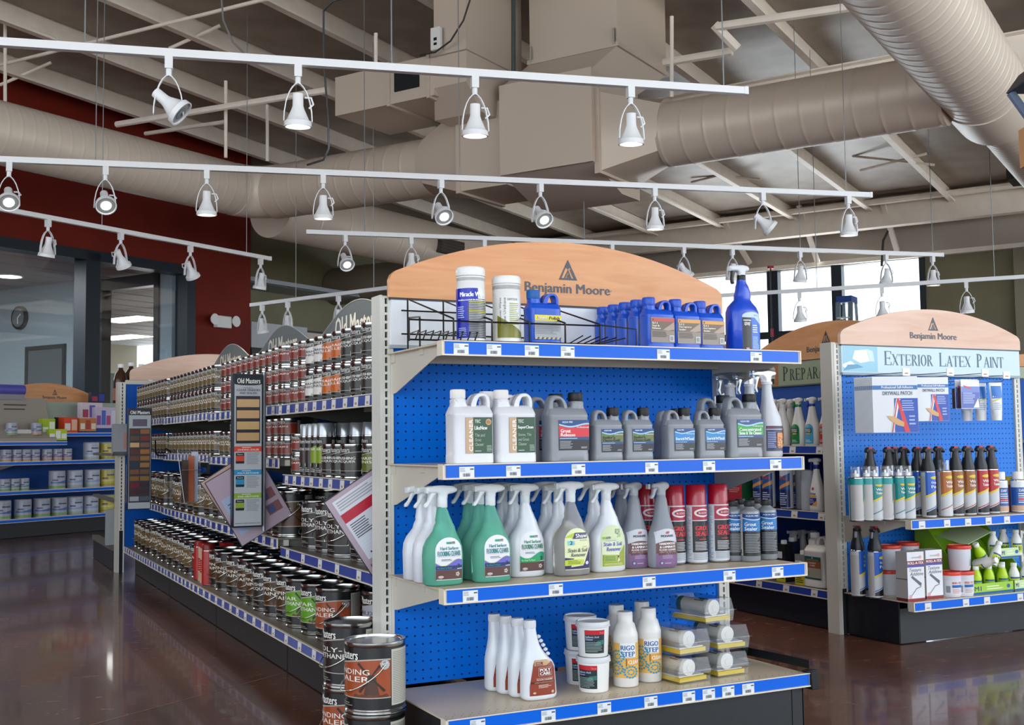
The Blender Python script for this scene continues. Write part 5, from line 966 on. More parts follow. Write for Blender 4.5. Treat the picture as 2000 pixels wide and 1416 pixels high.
# bottom shelf
z4 = .1932
for j in range(4): k_pc.put(xat(1056, -.33, .25)-.012*j, -.315+.053*j, z4, ('white floor cleaner bottle with rust red label, foremost on the base shelf', 'white floor cleaner bottle right behind the foremost one', 'white floor cleaner bottle, third in the row from the front', 'white floor cleaner bottle, rearmost of the row of four')[j], 'row of white floor cleaner bottles')
for (u, y, lv, lb, rz) in ((1166, -.30, 0, 'lower tub of the front stack of two', -1.0), (1166, -.30, 1, 'upper tub of the front stack of two', -.45), (1141, -.19, 0, 'lower tub of the rear stack of two', -.5), (1141, -.19, 1, 'upper tub of the rear stack of two', -.5)):
    k_tb.put(xat(u, y-.02, .25), y, z4+lv*.1005, 'white acid cleaner tub, '+lb, 'stacked white tubs', rz=rz)
for (u, y, lb) in ((1229, -.29, 'left one in front'), (1275, -.265, 'right one in front'), (1212, -.16, 'left one behind'), (1262, -.14, 'right one behind')): k_rg.put(xat(u, y-.02, .25), y, z4, 'white and ochre clear coat bottle, '+lb, 'clear coat bottles', rz=-.40)
for (u, y, z, rz, lb) in ((1352, -.31, z4, .10, 'lower left of the pile'), (1428, -.29, z4, .06, 'lower right of the pile'), (1350, -.29, z4+.079, .14, 'middle left of the pile'), (1430, -.28, z4+.079, .03, 'middle right of the pile'), (1398, -.25, z4+.158, .16, 'topmost of the pile')):
    k_cl.put(xat(u, y-.05, z+.03), y+.03, z, 'clear plastic repair kit pack, '+lb, 'pile of clear repair packs', rz=rz, sc=.96)
# black metal strap at the right corner of the base shelf
t = thing('metal_bracket', 'black metal bracket strap lying on the right corner of the base shelf', 'bracket'); BKM = M('#16191a', .45, .3)
mb = MB(BKM); mb.box(1.215, 1.245, -.44, -.40, .145, .20); mb.box(1.205, 1.25, -.435, -.405, .196, .202); mb.build('clamp', t, bev=.002)
mb = MB(BKM); P = [(1.232, -.41, .203), (1.222, -.30, .204), (1.20, -.12, .204), (1.198, -.12, .204)]
for i in range(2):
    a, b = P[i], P[i+1]; mb.add([(a[0], a[1], a[2]), (a[0]+.003, a[1], a[2]), (b[0]+.003, b[1], b[2]), (b[0], b[1], b[2]), (a[0], a[1], a[2]+.026), (a[0]+.003, a[1], a[2]+.026), (b[0]+.003, b[1], b[2]+.026), (b[0], b[1], b[2]+.026)], [(0, 1, 2, 3), (7, 6, 5, 4), (0, 4, 5, 1), (1, 5, 6, 2), (2, 6, 7, 3), (3, 7, 4, 0)])
mb.build('strap', t)
mb = MB(BKM); mb.tube([(1.175, -.12, .2335), (1.195, -.12, .2335)], .040, 28); mb.build('disc', t)
# ================================================================== CANS OF STAIN
CANB = M('#0f1012', .3, coat=.4)
def canlabel(r, H, col, name, big=True, mill=True, light=False):
    """wrap-around label: front faces -y; text panel on the right"""
    L = Lab(); hw = PI*r*.995; a, b = H*.07, H*.93; tcol = '#f3efe6' if not light else '#55585c'
    L.rect(-hw, a, hw, b, '#121315', 0)
    wv = lambda u: H*(.70+.07*math.sin(u/r*1.05+.15)); L.wave(-hw*.98, PI*r*.56, H*.24, wv, col, 1, 24); L.wave(-hw*.98, PI*r*.56, lambda u: wv(u)-H*.006, lambda u: wv(u)+H*.012, '#b9b4a8', 2, 24); L.rect(-hw*.98, H*.232, PI*r*.56, H*.244, '#b9b4a8', 2)
    L.rect(PI*r*.57, H*.12, PI*r*.93, b-H*.03, '#c2bfb2', 1)
    if big: L.lines(PI*r*.585, H*.14, PI*r*.915, b-H*.06, 30, '#8d8a80', 2, 3)
    w = r*.92; L.text('Old Masters', -w*.85, H*.765, w*.72, H*.895, '#f2efe8', 3, dil=.0006 if big else 0)
    k = len(name)
    for i, t in enumerate(name): tw = w*min(1, .15*len(t)+.12); L.text(t, -tw*.2-w*.35, H*(.56-.10*i), tw*1.2-w*.05, H*(.635-.10*i), tcol, 3, dil=.0003)
    L.ell(-w*.45, H*.235, r*.2, r*.2, '#d9d2bc', 3, 16)
    L.lines(-w*.2, H*.11, w*.5, H*.17, 2, '#8d8a80', 3)
    if mill:
        c = '#4a2a1c' if not light else '#8a8884'; cx = r*1.12
        L.poly([(cx-r*.26, H*.27), (cx+r*.26, H*.27), (cx+r*.15, H*.50), (cx-r*.15, H*.50)], c, 2); L.poly([(cx-r*.17, H*.50), (cx+r*.17, H*.50), (cx+r*.1, H*.56), (cx-r*.1, H*.56)], c, 2)
        for q in (.9, 2.35, 4.0, 5.45):
            dx, dz = math.cos(q), math.sin(q); L.poly([(cx-r*.02-dz*.0015, H*.53+dx*.0015), (cx-r*.02+dz*.0015, H*.53-dx*.0015), (cx+dx*r*.62+dz*.0028, H*.53+dz*r*.62-dx*.0028), (cx+dx*r*.62-dz*.0045, H*.53+dz*r*.62+dx*.0045)], '#2b1a14', 3)
        L.wave(cx-r*.62, cx+r*.55, H*.25, lambda u: H*(.285+.012*math.sin(u*300)), '#5d3322' if not light else '#9a9894', 2, 16)
    return L
def can_kind(name, r, H, col, words_, handle=True, n=32, mill=True, light=False, big=True):
    k = Kind(name, 'can'); mb = MB(STEEL); mb.lathe([(r*.985, 0), (r*1.015, .002), (r*1.015, .007), (r*.985, .010), (r*.985, H-.012), (r*1.0, H-.010), (r*1.02, H-.006), (r*1.02, H-.001), (r*.99, H), (r*.965, H-.001), (r*.95, H-.006)], n, cap=True); k.add('can_body', mb)
    m = MB(STEEL); m.lathe([(r*.955, H-.0062), (r*.94, H-.0035), (r*.90, H-.0035), (r*.89, H-.0075), (r*.6, H-.0072), (r*.58, H-.0062), (.0005, H-.0062)], n); k.add('lid', m)
    k.add('label', canlabel(r, H, col, words_, big, mill, light).mesh(cyl(r*.985+.0002), 'label', du=.012 if r > .07 else .012))
    if handle:
        for sx in (-1, 1):
            m = MB(STEEL); m.tube([(sx*(r*.98), 0, H*.70), (sx*(r*.98+.004), 0, H*.70)], .0, 20, rs=[.0145, .0130]); m.tube([(sx*(r*.98+.003), 0, H*.70), (sx*(r*.98+.0065), 0, H*.70)], .0, 16, rs=[.008, .0065]); k.add('ear' , m)
        P = []
        for i in range(17):
            a = PI*i/16; P.append(((r+.009)*math.cos(a), -(r+.012)*math.sin(a)*1.0, H*.70-.075*math.sin(a)**.8))
        m = MB(M('#b9b5ac', .25, 1.0)); m.tube(P, .0016, 6); k.add('handle', m)
    return k
GC = {'brown': ('#4c3418', ['WIPING', 'STAIN'], 'brown-labelled'), 'green': ('#5e9a1c', ['SPAR', 'URETHANE'], 'bright green-labelled'), 'rust': ('#a04a24', ['SANDING', 'SEALER'], 'rust orange-labelled'), 'grey': ('#a9abb5', ['FAUX', 'GLAZE'], 'pale grey-labelled'),
      'dark': ('#2a211f', ['POLY-', 'URETHANE'], 'black-labelled'), 'tan': ('#6b5731', ['GEL', 'STAIN'], 'tan-labelled'), 'orange': ('#c4611c', ['GRAIN', 'FILLER'], 'orange-labelled'), 'white': ('#ddd8d2', ['CERAMIC', 'FINISH'], 'white-labelled'), 'red': ('#7d2a1a', ['STAIN'], 'red-brown-labelled'), 'olive': ('#5d6a1e', ['MARINE', 'FINISH'], 'olive green-labelled'), 'slate': ('#2c2825', ['BRUSHING', 'LACQUER'], 'dark brown-labelled')}
SZ = {'gallon': (.083, .190, True), 'quart': (.0515, .124, False), 'pint': (.0485, .083, False)}
_ck = {}
def ck(sz, c, handle=None):
    k = (sz, c, handle)
    if k not in _ck: r, H, h = SZ[sz]; _ck[k] = can_kind('paint_can' if sz == 'gallon' else 'stain_can', r, H, GC[c][0], GC[c][1], h if handle is None else handle, 36 if sz == 'gallon' else 24, sz != 'pint' and c not in ('dark', 'slate'), c in ('white', 'grey'), sz == 'gallon')
    return _ck[k]
def wide(n): return ORD[n]
rj = random.Random(11)
# stacks on the floor by the near end cap
FC = [(-.112, -.197, 0, 'dark', -1.62, 'black-labelled gallon can, bottom of the front floor stack'), (-.110, -.197, .1915, 'rust', -1.6, 'rust-labelled gallon can with windmill, on top of the front floor stack'), (-.064, .150, 0, 'rust', -1.5, 'rust-labelled gallon can, bottom of the rear floor stack'), (-.062, .150, .1915, 'dark', -1.58, 'black-labelled gallon can, on top of the rear floor stack')]
for x, y, z, c, rz, lb in FC: ck('gallon', c).put(x, y, z, lb, 'gallon cans stacked on the floor', rz=rz)
# base deck: rows of gallons
dk = ['grey', 'rust', 'green', 'green', 'brown', 'brown', 'slate', 'brown', 'brown', 'brown', 'brown', 'brown', None, 'red', 'tan', 'tan', 'tan', 'tan', 'tan', 'tan', 'tan', 'tan', 'tan', 'tan', 'tan']
y = .62; row0 = []
ydk = [.74, .92, 1.08, 1.27, 1.45, 1.61, 1.79, 1.98, 2.17, 2.36, 2.55, 2.74, None, 3.16, 3.36, 3.56, 3.76, 3.96, 4.16, 4.36, 4.56, 4.75, 4.94, 5.13, 5.31]
for i, (c, yy) in enumerate(zip(dk, ydk)):
    if c is None: continue
    x = .135+(.13 if i == 0 else 0); j = rj.uniform(-.01, .012)
    ck('gallon', c).put(x+j, yy, .197, '%s gallon can, base shelf front row, %s from the near end' % (GC[c][2], ORD[i]), 'gallon cans on the base shelf', rz=-PI/2+.05+rj.uniform(-.15, .15))
    for rr in (1, 2):
        if i == 0 and rr == 2: continue
        ck('gallon', c, False).put(x+j+.172*rr, yy+.01*rr, .197, '%s gallon can, base shelf %s row, %s from the near end' % (GC[c][2], ('', 'second', 'back')[rr], ORD[i]), 'gallon cans on the base shelf', rz=-PI/2+.15)
# red tall cans and boxes standing in the gap on the base shelf
RB = M('#a31f1c', .4)
def boxk(name, w, d, h, front, side, L=None, top=None, cat='box'):
    k = Kind(name, cat); mb = MB(front); mb.box(-w/2, w/2, -d/2, d/2, 0, h); k.add('carton', mb)
    if L: k.add('print', L.mesh(flat(-d/2-.0002), 'print'))
    return k
L = Lab(); L.rect(-.035, .0, .035, .055, '#c9a98a', 0); L.rect(-.03, .12, .03, .18, '#d8c0a4', 0); L.lines(-.028, .06, .028, .115, 5, '#e0a090', 1)
kx = boxk('solvent_carton', .075, .05, .20, RB, RB, L)
for i, (yy, x) in enumerate(((2.88, .07), (2.98, .08), (2.93, .18))): kx.put(x, yy, .197, ('red and tan solvent box at the front edge of the base shelf gap', 'red and tan solvent box behind the front one in the base shelf gap', 'red and tan solvent box deepest in the base shelf gap')[i], 'red boxes', rz=-PI/2+.15)
kr = aerosol('solvent_can', .034, .21, .03, M('#a8221d', .35), M('#7b1512', .35), None, 'can')
for i, (yy, x) in enumerate(((2.80, .06), (3.05, .07))): kr.put(x, yy, .197, ('tall red solvent can next to the brown gallon row', 'tall red solvent can next to the tan gallon row')[i], 'tall red cans')
# third level gallons
Y3 = [(.66, 'dark', .50), (.87, 'dark', .50), (1.08, 'dark', .50), (1.27, 'dark', .50)]
for i, (yy, c, z) in enumerate(Y3):
    for rr in (0, 1): ck('gallon', c, None if rr == 0 else False).put(.185+rj.uniform(-.01, .01)+.172*rr, yy, z+.0005, 'black-labelled gallon can, %s from the post on the third shelf, %s row' % (ORD[i], ('front', 'rear')[rr]), 'gallon cans on the third shelf', rz=-PI/2+.1)
for i in range(21):
    yy = 1.50+i*.185
    b = min(3, [k for k in range(4) if yy > BY[k]][-1])
    if any(abs(yy-q) < .09 for q in BY): continue
    c = 'tan' if i > 3 else 'brown'
    ck('gallon', c).put(.145+rj.uniform(-.012, .02), yy, Z3[b]+.0005, '%s gallon can, %s past the display board on the third shelf' % (GC[c][2], ORD[i]), 'gallon cans on the third shelf', rz=-PI/2+.15)
    ck('gallon', c, False).put(.32, yy+.02, Z3[b]+.0005, '%s gallon can, %s past the display board, rear of the third shelf' % (GC[c][2], ORD[i]), 'gallon cans on the third shelf', rz=-PI/2+.15)
# second level: near bay dark quarts, tall spray cans, olive quarts
def spr(col, nm):
    L = Lab(); L.rect(-.10, .012, .10, .150, '#141517', 0); L.wave(-.06, .06, .052, lambda u: .112+.008*math.sin(u*40), col, 1, 10); L.text('Old Masters', -.022, .128, .022, .142, '#efece4', 2); L.text(nm, -.02, .100, .02, .110, '#efece4', 2); L.ell(-.01, .045, .008, .008, '#d9d2bc', 2, 12); L.lines(-.02, .016, .02, .035, 3, '#b9b6ac', 2); L.rect(.062, .02, .095, .14, '#c2bfb2', 1)
    return aerosol('finish_spray_can', .0335, .205, .048, M('#1a1a1c', .3), M('#b5b9be', .22, .55), L)
s_d, s_g = spr('#33231f', 'POLYURETHANE'), spr('#7f9a1e', 'SPAR')
zz = Z2[0]+.0005
for i, yy in enumerate((.42, .53)): ck('quart', 'olive').put(.16, yy, zz, 'olive green-labelled marine finish can, %s by the beige post on the second shelf' % ('nearer' if i == 0 else 'farther'), 'olive cans', rz=-PI/2+.2)
for i, yy in enumerate((.66, .77, .88)): ck('quart', 'slate').put(.125, yy, zz, 'dark-labelled quart can, %s from the post on the second shelf' % ORD[i], 'dark quart cans on the second shelf', rz=-PI/2+.2)
for i, (yy, x, k) in enumerate(((.60, .235, s_d), (.70, .235, s_d), (.80, .235, s_d), (.90, .22, s_d), (.99, .12, s_g), (1.065, .12, s_g), (1.14, .12, s_d), (1.215, .12, s_d), (1.0, .2, s_d), (1.08, .2, s_g), (1.16, .2, s_d))):
    k.put(x, yy, zz, '%s finish spray can with silver cap, %s from the post on the second shelf' % ('green-labelled' if k is s_g else 'dark-labelled', ORD[i]), 'finish spray cans', rz=-PI/2+.2)
for lv in (0, 1): ck('pint', 'red').put(.13, 1.315, zz+.0835*lv, 'red-brown pint can, %s one next to the display board, second shelf' % ('lower', 'upper')[lv], 'red pint cans on the second shelf', rz=-PI/2+.2)
n = 0
for i in range(36):
    yy = 1.46+i*.108; b = [k for k in range(4) if yy > BY[k]][-1]
    if any(abs(yy-q) < .06 for q in BY): continue
    n += 1
    if i < 9:
        for lv in (0, 1): ck('pint', 'red').put(.11, yy, Z2[b]+.0005+.0835*lv, 'red-brown pint can, %s past the display board, %s of two on the second shelf' % (ORD[n-1], ('lower', 'upper')[lv]), 'red pint cans on the second shelf', rz=-PI/2+.25)
    else:
        ck('quart', 'tan').put(.11, yy, Z2[b]+.0005, 'tan-labelled quart can, %s past the display board on the second shelf' % ORD[n-1], 'tan quart cans on the second shelf', rz=-PI/2+.25)
# top level, two or three high
seq = ['slate', 'slate', 'slate', 'orange', 'orange', 'white', 'white']; n = 0
for i in range(7):
    yy = .40+i*.109
    for lv in (0, 1):
        ck('quart', seq[i] if not (lv and i == 0) else 'slate').put(.112 if lv == 0 else .118, yy+lv*.012, Z1[0]+.0005+.1245*lv, '%s quart can, %s from the post, %s row on the top shelf' % (GC[seq[i]][2], ORD[i], ('lower', 'upper')[lv]), 'quart cans two high on the top shelf', rz=-PI/2+.2)
for i in range(2):
    for lv in range(3): ck('pint', 'red').put(.115, 1.175+i*.112, Z1[0]+.0005+.0835*lv, 'red-brown pint can, %s past the white quarts, level %s on the top shelf' % (ORD[i], ('one', 'two', 'three')[lv]), 'pint cans three high on the top shelf', rz=-PI/2+.25)
n = 0
for i in range(36):
    yy = 1.45+i*.108; b = [k for k in range(4) if yy > BY[k]][-1]
    if any(abs(yy-q) < .056 for q in BY): continue
    n += 1
    if i < 12:
        for lv in range(3): ck('pint', 'red').put(.11, yy, Z1[b]+.0005+.0835*lv, 'red-brown pint can, %s past the display board, level %s on the top shelf' % (ORD[n-1], ('one', 'two', 'three')[lv]), 'pint cans three high on the top shelf', rz=-PI/2+.25)
    else:
        for lv in (0, 1): ck('quart', 'tan').put(.11, yy, Z1[b]+.0005+.1245*lv, 'tan-labelled quart can, %s past the display board, %s row on the top shelf' % (ORD[n-1], ('lower', 'upper')[lv]), 'quart cans two high on the top shelf', rz=-PI/2+.25)
# ------------------------------------------------------------------ display boards hanging at the bay joints
t = thing('display_board', 'tall narrow wood finish sample board with colour bands, between the cans', 'display board', (0, 1.395, 0))
xa, xb2, za, zb = at(455, 735, y=1.36).x, at(514, 735, y=1.36).x, at(455, 1031, y=1.36).z, at(455, 730, y=1.36).z; ww, hh = xb2-xa, zb-za
mb = MB(M('#15202e', .35)); mb.box(xa, xb2, -.035, .0, za, zb); mb.build('frame', t, bev=.002); mb = MB(M('#7d8489', .3, .6)); mb.tube([(xb2+.01, -.01, za-.02), (xb2+.01, -.01, zb+.01)], .008, 8); mb.build('hinge_rod', t)
L = Lab(); m_ = .006; L.rect(m_, m_, ww-m_, hh-.002, '#b9bdc1', 0); L.rect(m_, hh*.935, ww-m_, hh-.002, '#161c26', 1); L.ell(ww/2, hh*.935, ww*.45, .006, '#161c26', 1); L.text('Old Masters', ww*.14, hh*.938, ww*.90, hh*.972, '#f2f2ee', 2, dil=.0005)
L.text('WATER-BASED', ww*.34, hh*.905, ww*.66, hh*.912, '#3b4450', 1); L.text('CLEAR FINISHES', ww*.12, hh*.887, ww*.90, hh*.901, '#3b4450', 1, dil=.0003); L.text('AND SEALERS', ww*.22, hh*.868, ww*.80, hh*.881, '#3b4450', 1, dil=.0003)
L.rect(ww*.10, hh*.545, ww*.90, hh*.855, '#2c2a33', 1)
for i in range(4): L.rect(ww*.13, hh*(.782-.073*i), ww*.87, hh*(.834-.073*i), ['#d2ad7c', '#cfa574', '#cdaa73', '#c9a272'][i], 2)
for i, (c, nm) in enumerate((('#d94a34', 'SANDING SEALER'), ('#2f8fbf', 'POLYURETHANE'), ('#8fae3c', 'SPAR URETHANE'))):
    z = hh*(.492-.152*i); L.rect(m_, z, ww-m_, z+hh*.034, c, 1); L.text(nm, ww*.16, z+hh*.006, ww*.86, z+hh*.017, '#e8ecec', 2, dil=.0002); L.lines(ww*.3, z+hh*.022, ww*.7, z+hh*.03, 1, '#e8ecec', 2)
    L.rr(ww*.10, z-hh*.078, ww*.38, z-hh*.008, .003, '#1a2028', 1); L.rect(ww*.10, z-hh*.062, ww*.38, z-hh*.028, c, 2); L.text('Masters', ww*.15, z-hh*.022, ww*.34, z-hh*.014, '#e8e8e4', 2); L.lines(ww*.46, z-hh*.085, ww*.90, z-hh*.006, 9, '#8b9098', 1, i)
L.text('www.oldmasters.biz', ww*.08, hh*.022, ww*.92, hh*.033, '#5a626c', 1)
L.mesh(flat(-.0355, xa, za)).build('sample_panel', t)
xa, xb2, za, zb = at(250, 800, y=3.97).x, at(297, 800, y=3.97).x, at(255, 996, y=3.97).z, at(250, 797, y=3.97).z; ww, hh = xb2-xa, zb-za
t = thing('display_board', 'farther narrow board of wood stain chips in two columns', 'display board', (0, 4.01, 0))
mb = MB(M('#15202e', .35)); mb.box(xa, xb2, -.04, .0, za, zb); mb.build('frame', t, bev=.002)
L = Lab(); L.rect(.006, .006, ww-.006, hh-.004, '#aeb6bc', 0); L.rect(.004, hh*.93, ww-.004, hh-.003, '#161c26', 1); L.text('Old Masters', ww*.1, hh*.94, ww*.9, hh*.975, '#eef0ee', 2, dil=.0006); L.rect(ww*.2, hh*.82, ww*.8, hh*.89, '#5c5468', 1); L.rect(ww*.06, hh*.07, ww*.94, hh*.80, '#2b2f38', 1)
cc = ['#5a2a1e', '#9a6234', '#5c4434', '#7c2f20', '#d2a878', '#7d5540', '#5c2c24', '#a4672c', '#6a4030', '#9a6a34', '#2a3440', '#9c7444', '#7a4c2e', '#6e4f34', '#8a5a1e', '#8a6428', '#701a22', '#3c1c2c', '#4a1a26', '#3a1c28', '#a3a3b0', '#4b5560']
for i, c in enumerate(cc): r_, q = i//2, i % 2; L.rect(ww*(.1+.42*q), hh*(.745-.066*r_), ww*(.48+.42*q), hh*(.79-.066*r_), c, 2)
L.mesh(flat(-.0405, xa, za)).build('sample_panel', t)
# tilted sign cards
def card(name, lb, c0, w, h, ang, yaw, kind):
    t = thing(name, lb, 'sign'); mb = MB(M('#3b3a44', .4)); mb.box(-w/2, w/2, 0, .004, -h/2, h/2); mb.build('backing', t)
    L = Lab(); L.rect(-w/2+.003, -h/2+.003, w/2-.003, h/2-.003, '#b9a6b4' if kind != 2 else '#c9a596', 0)
    if kind == 0:
        L.rect(-w*.40, -h*.32, w*.44, h*.44, '#dfe3ee', 1); L.poly([(-w*.40, h*.16), (w*.44, h*.16), (w*.44, h*.27), (-w*.40, h*.27)], '#c2203a', 2); L.lines(-w*.36, h*.30, w*.40, h*.42, 4, '#a9a8ac', 2, 3); L.lines(-w*.36, -h*.06, w*.0, h*.13, 7, '#5a5f6c', 2, 4)
        for i in range(10): L.rect(-w*.38, -h*.28+i*h*.035, w*.42, -h*.279+i*h*.035, '#a3a8b8', 2)
        for i in range(6): L.ell(-w*.3+i*w*.12, -h*.26+i*h*.03*(i % 3), .003, .003, '#2a3458', 3, 6)
        L.text('FOR THE', -w*.42, -h*.43, -w*.14, -h*.38, '#2b2930', 2, dil=.0004); L.text('LOVE', -w*.11, -h*.43, w*.04, -h*.38, '#c2203a', 2, dil=.0004); L.text('OF WOOD', w*.07, -h*.43, w*.36, -h*.38, '#2b2930', 2, dil=.0004)
    elif kind == 1:
        L.text('LOVE', -w*.05, h*.28, w*.30, h*.40, '#b01e44', 2, dil=.001); L.rect(-w*.42, -h*.36, w*.05, h*.18, '#a9bbd8', 1); L.lines(-w*.36, -h*.25, w*.0, h*.1, 8, '#5b6c96', 2); L.rect(w*.12, h*.02, w*.28, h*.16, '#1c2140', 2)
        for i in range(2): L.rect(w*.16, -h*.14-i*h*.2, w*.42, -h*.0-i*h*.2, '#8c5b62', 2); L.rect(w*.18, -h*.12-i*h*.2, w*.30, -h*.02-i*h*.2, '#4a5a86', 3)
    else: L.rect(-w*.36, -h*.36, w*.44, h*.38, '#c4c6cc', 1); L.lines(-w*.34, -h*.34, w*.42, h*.36, 22, '#5b5f68', 2, 4); L.rect(-w*.38, -h*.37, -w*.36, h*.39, '#23242c', 2)
    L.mesh(flat(-.0003)).build('print', t)
    for lp in ((-w/2, h/2),): pass
    t.matrix_world = Matrix.Translation(c0) @ Matrix.Rotation(yaw, 4, 'Z') @ Matrix.Rotation(ang, 4, 'Y'); return t
card('sign_card', 'tilted chart card with a red stripe, hanging beside the beige post', at(732, 1017, y=.14), .20, .275, math.radians(-33), -.1, 0)
card('sign_card', 'tilted pink and blue instruction card behind the tall sample board', at(487, 975, y=1.415), .24, .30, math.radians(-30), 0, 1)
card('sign_card', 'tilted cream text card left of the tall sample board', at(462, 965, y=1.47), .19, .24, math.radians(-33), -.1, 2)
# brochure holder
t = thing('brochure_holder', 'wire holder of brochures hanging from the second shelf lip', 'brochure holder'); c = at(372, 930, y=2.55)
mb = MB(CLAM); x, y, z = c; mb.box(x-.04, x+.045, y-.012, y, z-.13, z+.10); mb.box(x-.04, x+.045, y+.05, y+.053, z-.13, z+.14); mb.build('holder', t)
for i, (cc_, dx) in enumerate((('#4a2f22', -.03), ('#c4612c', .0), ('#b9c2d8', .02))): mb = MB(M(cc_, .5)); mb.box(x+dx-.012, x+dx+.02, y+.002+.008*i, y+.006+.008*i, z-.125, z+.08+.02*i); o = mb.build('brochure', t)
mb = MB(M('#8a8d90', .3, .8)); mb.tube([(x-.045, y-.015, z+.03), (x+.05, y-.015, z+.03)], .002, 6); mb.tube([(x, y+.05, z+.05), (.030, y+.05, .858), (.045, y+.05, .8565)], .002, 6); mb.tube([(x-.06, y+.02, z+.13), (x-.035, y-.014, z-.10), (x-.03, y-.014, z-.13)], .0018, 6); mb.build('wire_frame', t)
# wire hook frame beside the farther board
t = thing('wire_hook', 'bent black wire hook beside the farther stain board', 'hook'); yh = yat(304, -.01, .87)
mb = MB(WIRE); mb.tube([(.05, yh, Z2[3]+.004), (-.01, yh, Z2[3]+.006), (-.012, yh, Z2[3]+.08), (-.012, yh, Z2[3]+.01), (.0, yh-.01, Z2[3]-.012), (.06, yh-.12, Z2[3]-.012), (.05, yh-.16, Z2[3]+.01), (.03, yh-.12, Z2[3]+.03)], .005, 6); mb.build('wire', t)
# acrylic pamphlet holder on the far post
t = thing('pamphlet_holder', 'grey plastic pamphlet holder clipped to the far beige post', 'holder'); c = at(238, 855, y=5.46); x, y, z = c
mb = MB(M('#9da1a6', .35)); mb.prism([(y+.01, z+.09), (y-.02, z+.10), (y-.09, z+.02), (y-.10, z-.10), (y+.01, z-.13)], x-.07, x+.06, 'x'); mb.build('pocket', t); mb = MB(M('#b98a70', .5)); mb.box(x+.0, x+.055, y-.105, y-.10, z-.08, z+.04); mb.build('pamphlet', t)
# ================================================================== RIGHT END CAP GOODS
def striped(top, mid, body, stripe, r, H, cap_, nm=None, tcol='#f2f2ee'):
    L = Lab(); L.rect(-PI*r*.98, .006, PI*r*.98, H, body, 0); L.wave(-r*1.1, r*1.6, lambda u: H*.55+u*.45, lambda u: H, top, 1, 8); L.wave(-r*1.1, r*1.6, lambda u: H*.52+u*.45, lambda u: H*.565+u*.45, '#e2c71e', 2, 8)
    L.wave(-r*1.1, r*1.6, lambda u: .012, lambda u: H*.20+u*.45, mid, 1, 8); L.wave(-r*1.1, r*1.6, lambda u: H*.22+u*.45, lambda u: H*.24+u*.45, stripe, 2, 8)
    L.ell(r*.35, H*.88, r*.75, H*.035, '#d8c020', 2, 12)
    if nm:
        for i, t in enumerate(nm): L.text(t, -r*.3, H*(.74-.085*i), r*.95, H*(.80-.085*i), tcol, 3, dil=.0005)
    L.rect(-PI*r*.9, .012, -r*1.15, H*.92, '#b9b6b4', 1); return L
R2 = .031
LT = striped('#0f8a8a', '#c9ccd0', '#c3c6ca', '#0f7a80', R2, .178, None, ['Wall', 'Texture']); LT.rect(-PI*R2*.98, .160, PI*R2*.98, .186, '#0f9494', 4)
k_teal = aerosol('texture_spray_can', R2, .240, .048, M('#0f9494', .3), CLAM, LT, capr=.021); mb = MB(WHITE); mb.lathe([(.014, .192), (.014, .206), (.006, .210), (.005, .222), (.0005, .222)], 16); k_teal.add('nozzle', mb)
def trig(body, lab, H=.315):
    k = aerosol('texture_spray_can', R2, H-.100, .004, M(body, .3), M('#1d1e21', .4), lab)
    m = MB(M('#1e1f22', .4)); m.lathe([(.031, H-.104), (.031, H-.09), (.021, H-.05), (.017, H-.022), (.018, H-.01), (.0005, H-.008)], 20); vs, fs = slab([(-.02, H-.02), (-.018, H-.002), (.004, H+.004), (.026, H-.010), (.030, H-.024), (.012, H-.022)], (), .026, .006); m.add(vs, fs); vs, fs = slab([(-.012, H-.015), (-.020, H-.03), (-.016, H-.058), (-.011, H-.058), (-.008, H-.03)], (), .012, .003); m.add(vs, fs, M('#9a9da1', .3)); k.add('trigger_cap', m)
    m = MB(M('#c3382a' if body != '#1b5ec4' else '#c8283c', .4)); m.box(-.010, .008, -.0145, .0145, H-.003, H+.0045); k.add('nozzle', m); return k
k_trb = trig('#1b5ec4', striped('#1b5ec4', '#15181c', '#c9ccd0', '#2a66c0', R2, .205, None, ['Orange', 'Peel'])); k_tbr = trig('#9a5a1e', striped('#9a5a1e', '#15181c', '#c9ccd0', '#a8502a', R2, .205, None, ['Wall', 'Texture'])); k_trd = trig('#b8202a', striped('#b8202a', '#15181c', '#c9ccd0', '#b8304a', R2, .205, None, ['Wall', 'Texture']))
k_or = aerosol('texture_spray_can', R2, .260, .050, M('#b5682a', .3), CLAM, striped('#b5682a', '#c9ccd0', '#c9ccd0', '#a8502a', R2, .205, None, ['Wall', 'Texture']), capr=.024)
zR, GR = .549, 'texture spray cans on the right end cap'
def pr_(k, u, y, lb, g=GR, z=zR, rz=-.3): return k.put(xat(u, y, z+.03), y, z, lb, g, rz=rz)
for i, (u, y, a) in enumerate(((1673, .60, 1.5), (1694, .60, 1.5), (1710, .585, -.3), (1731, .575, 1.4), (1757, .58, -.2), (1774, .56, -.4), (1740, .66, 1.2))): pr_(k_teal, u, y, 'teal and grey texture spray can with clear cap, %s from the left post' % ORD[i], rz=a)
for i, (u, y, a) in enumerate(((1702, .76, -.3), (1738, .74, -.3), (1750, .80, -.3), (1768, .72, -.3), (1795, .66, -.4), (1815, .58, -.1))): pr_(k_trb, u, y, 'blue spray can with black trigger cap, %s from the left on the right end cap' % ORD[i], rz=a)
pr_(k_or, 1847, .58, 'orange texture spray can with clear cap, between blue and brown cans')
pr_(k_tbr, 1836, .70, 'brown texture spray can with black trigger cap, behind the orange one')
for u, y, k, lb in ((1869, .59, k_tbr, 'left one of two in front'), (1893, .585, k_tbr, 'right one of two in front')): pr_(k, u, y, 'brown texture spray can with trigger cap, '+lb)
for u, y, k, lb in ((1918, .585, k_trd, 'left one of the pair'), (1939, .60, k_trd, 'right one of the pair')): pr_(k, u, y, 'red-topped texture spray can, '+lb)
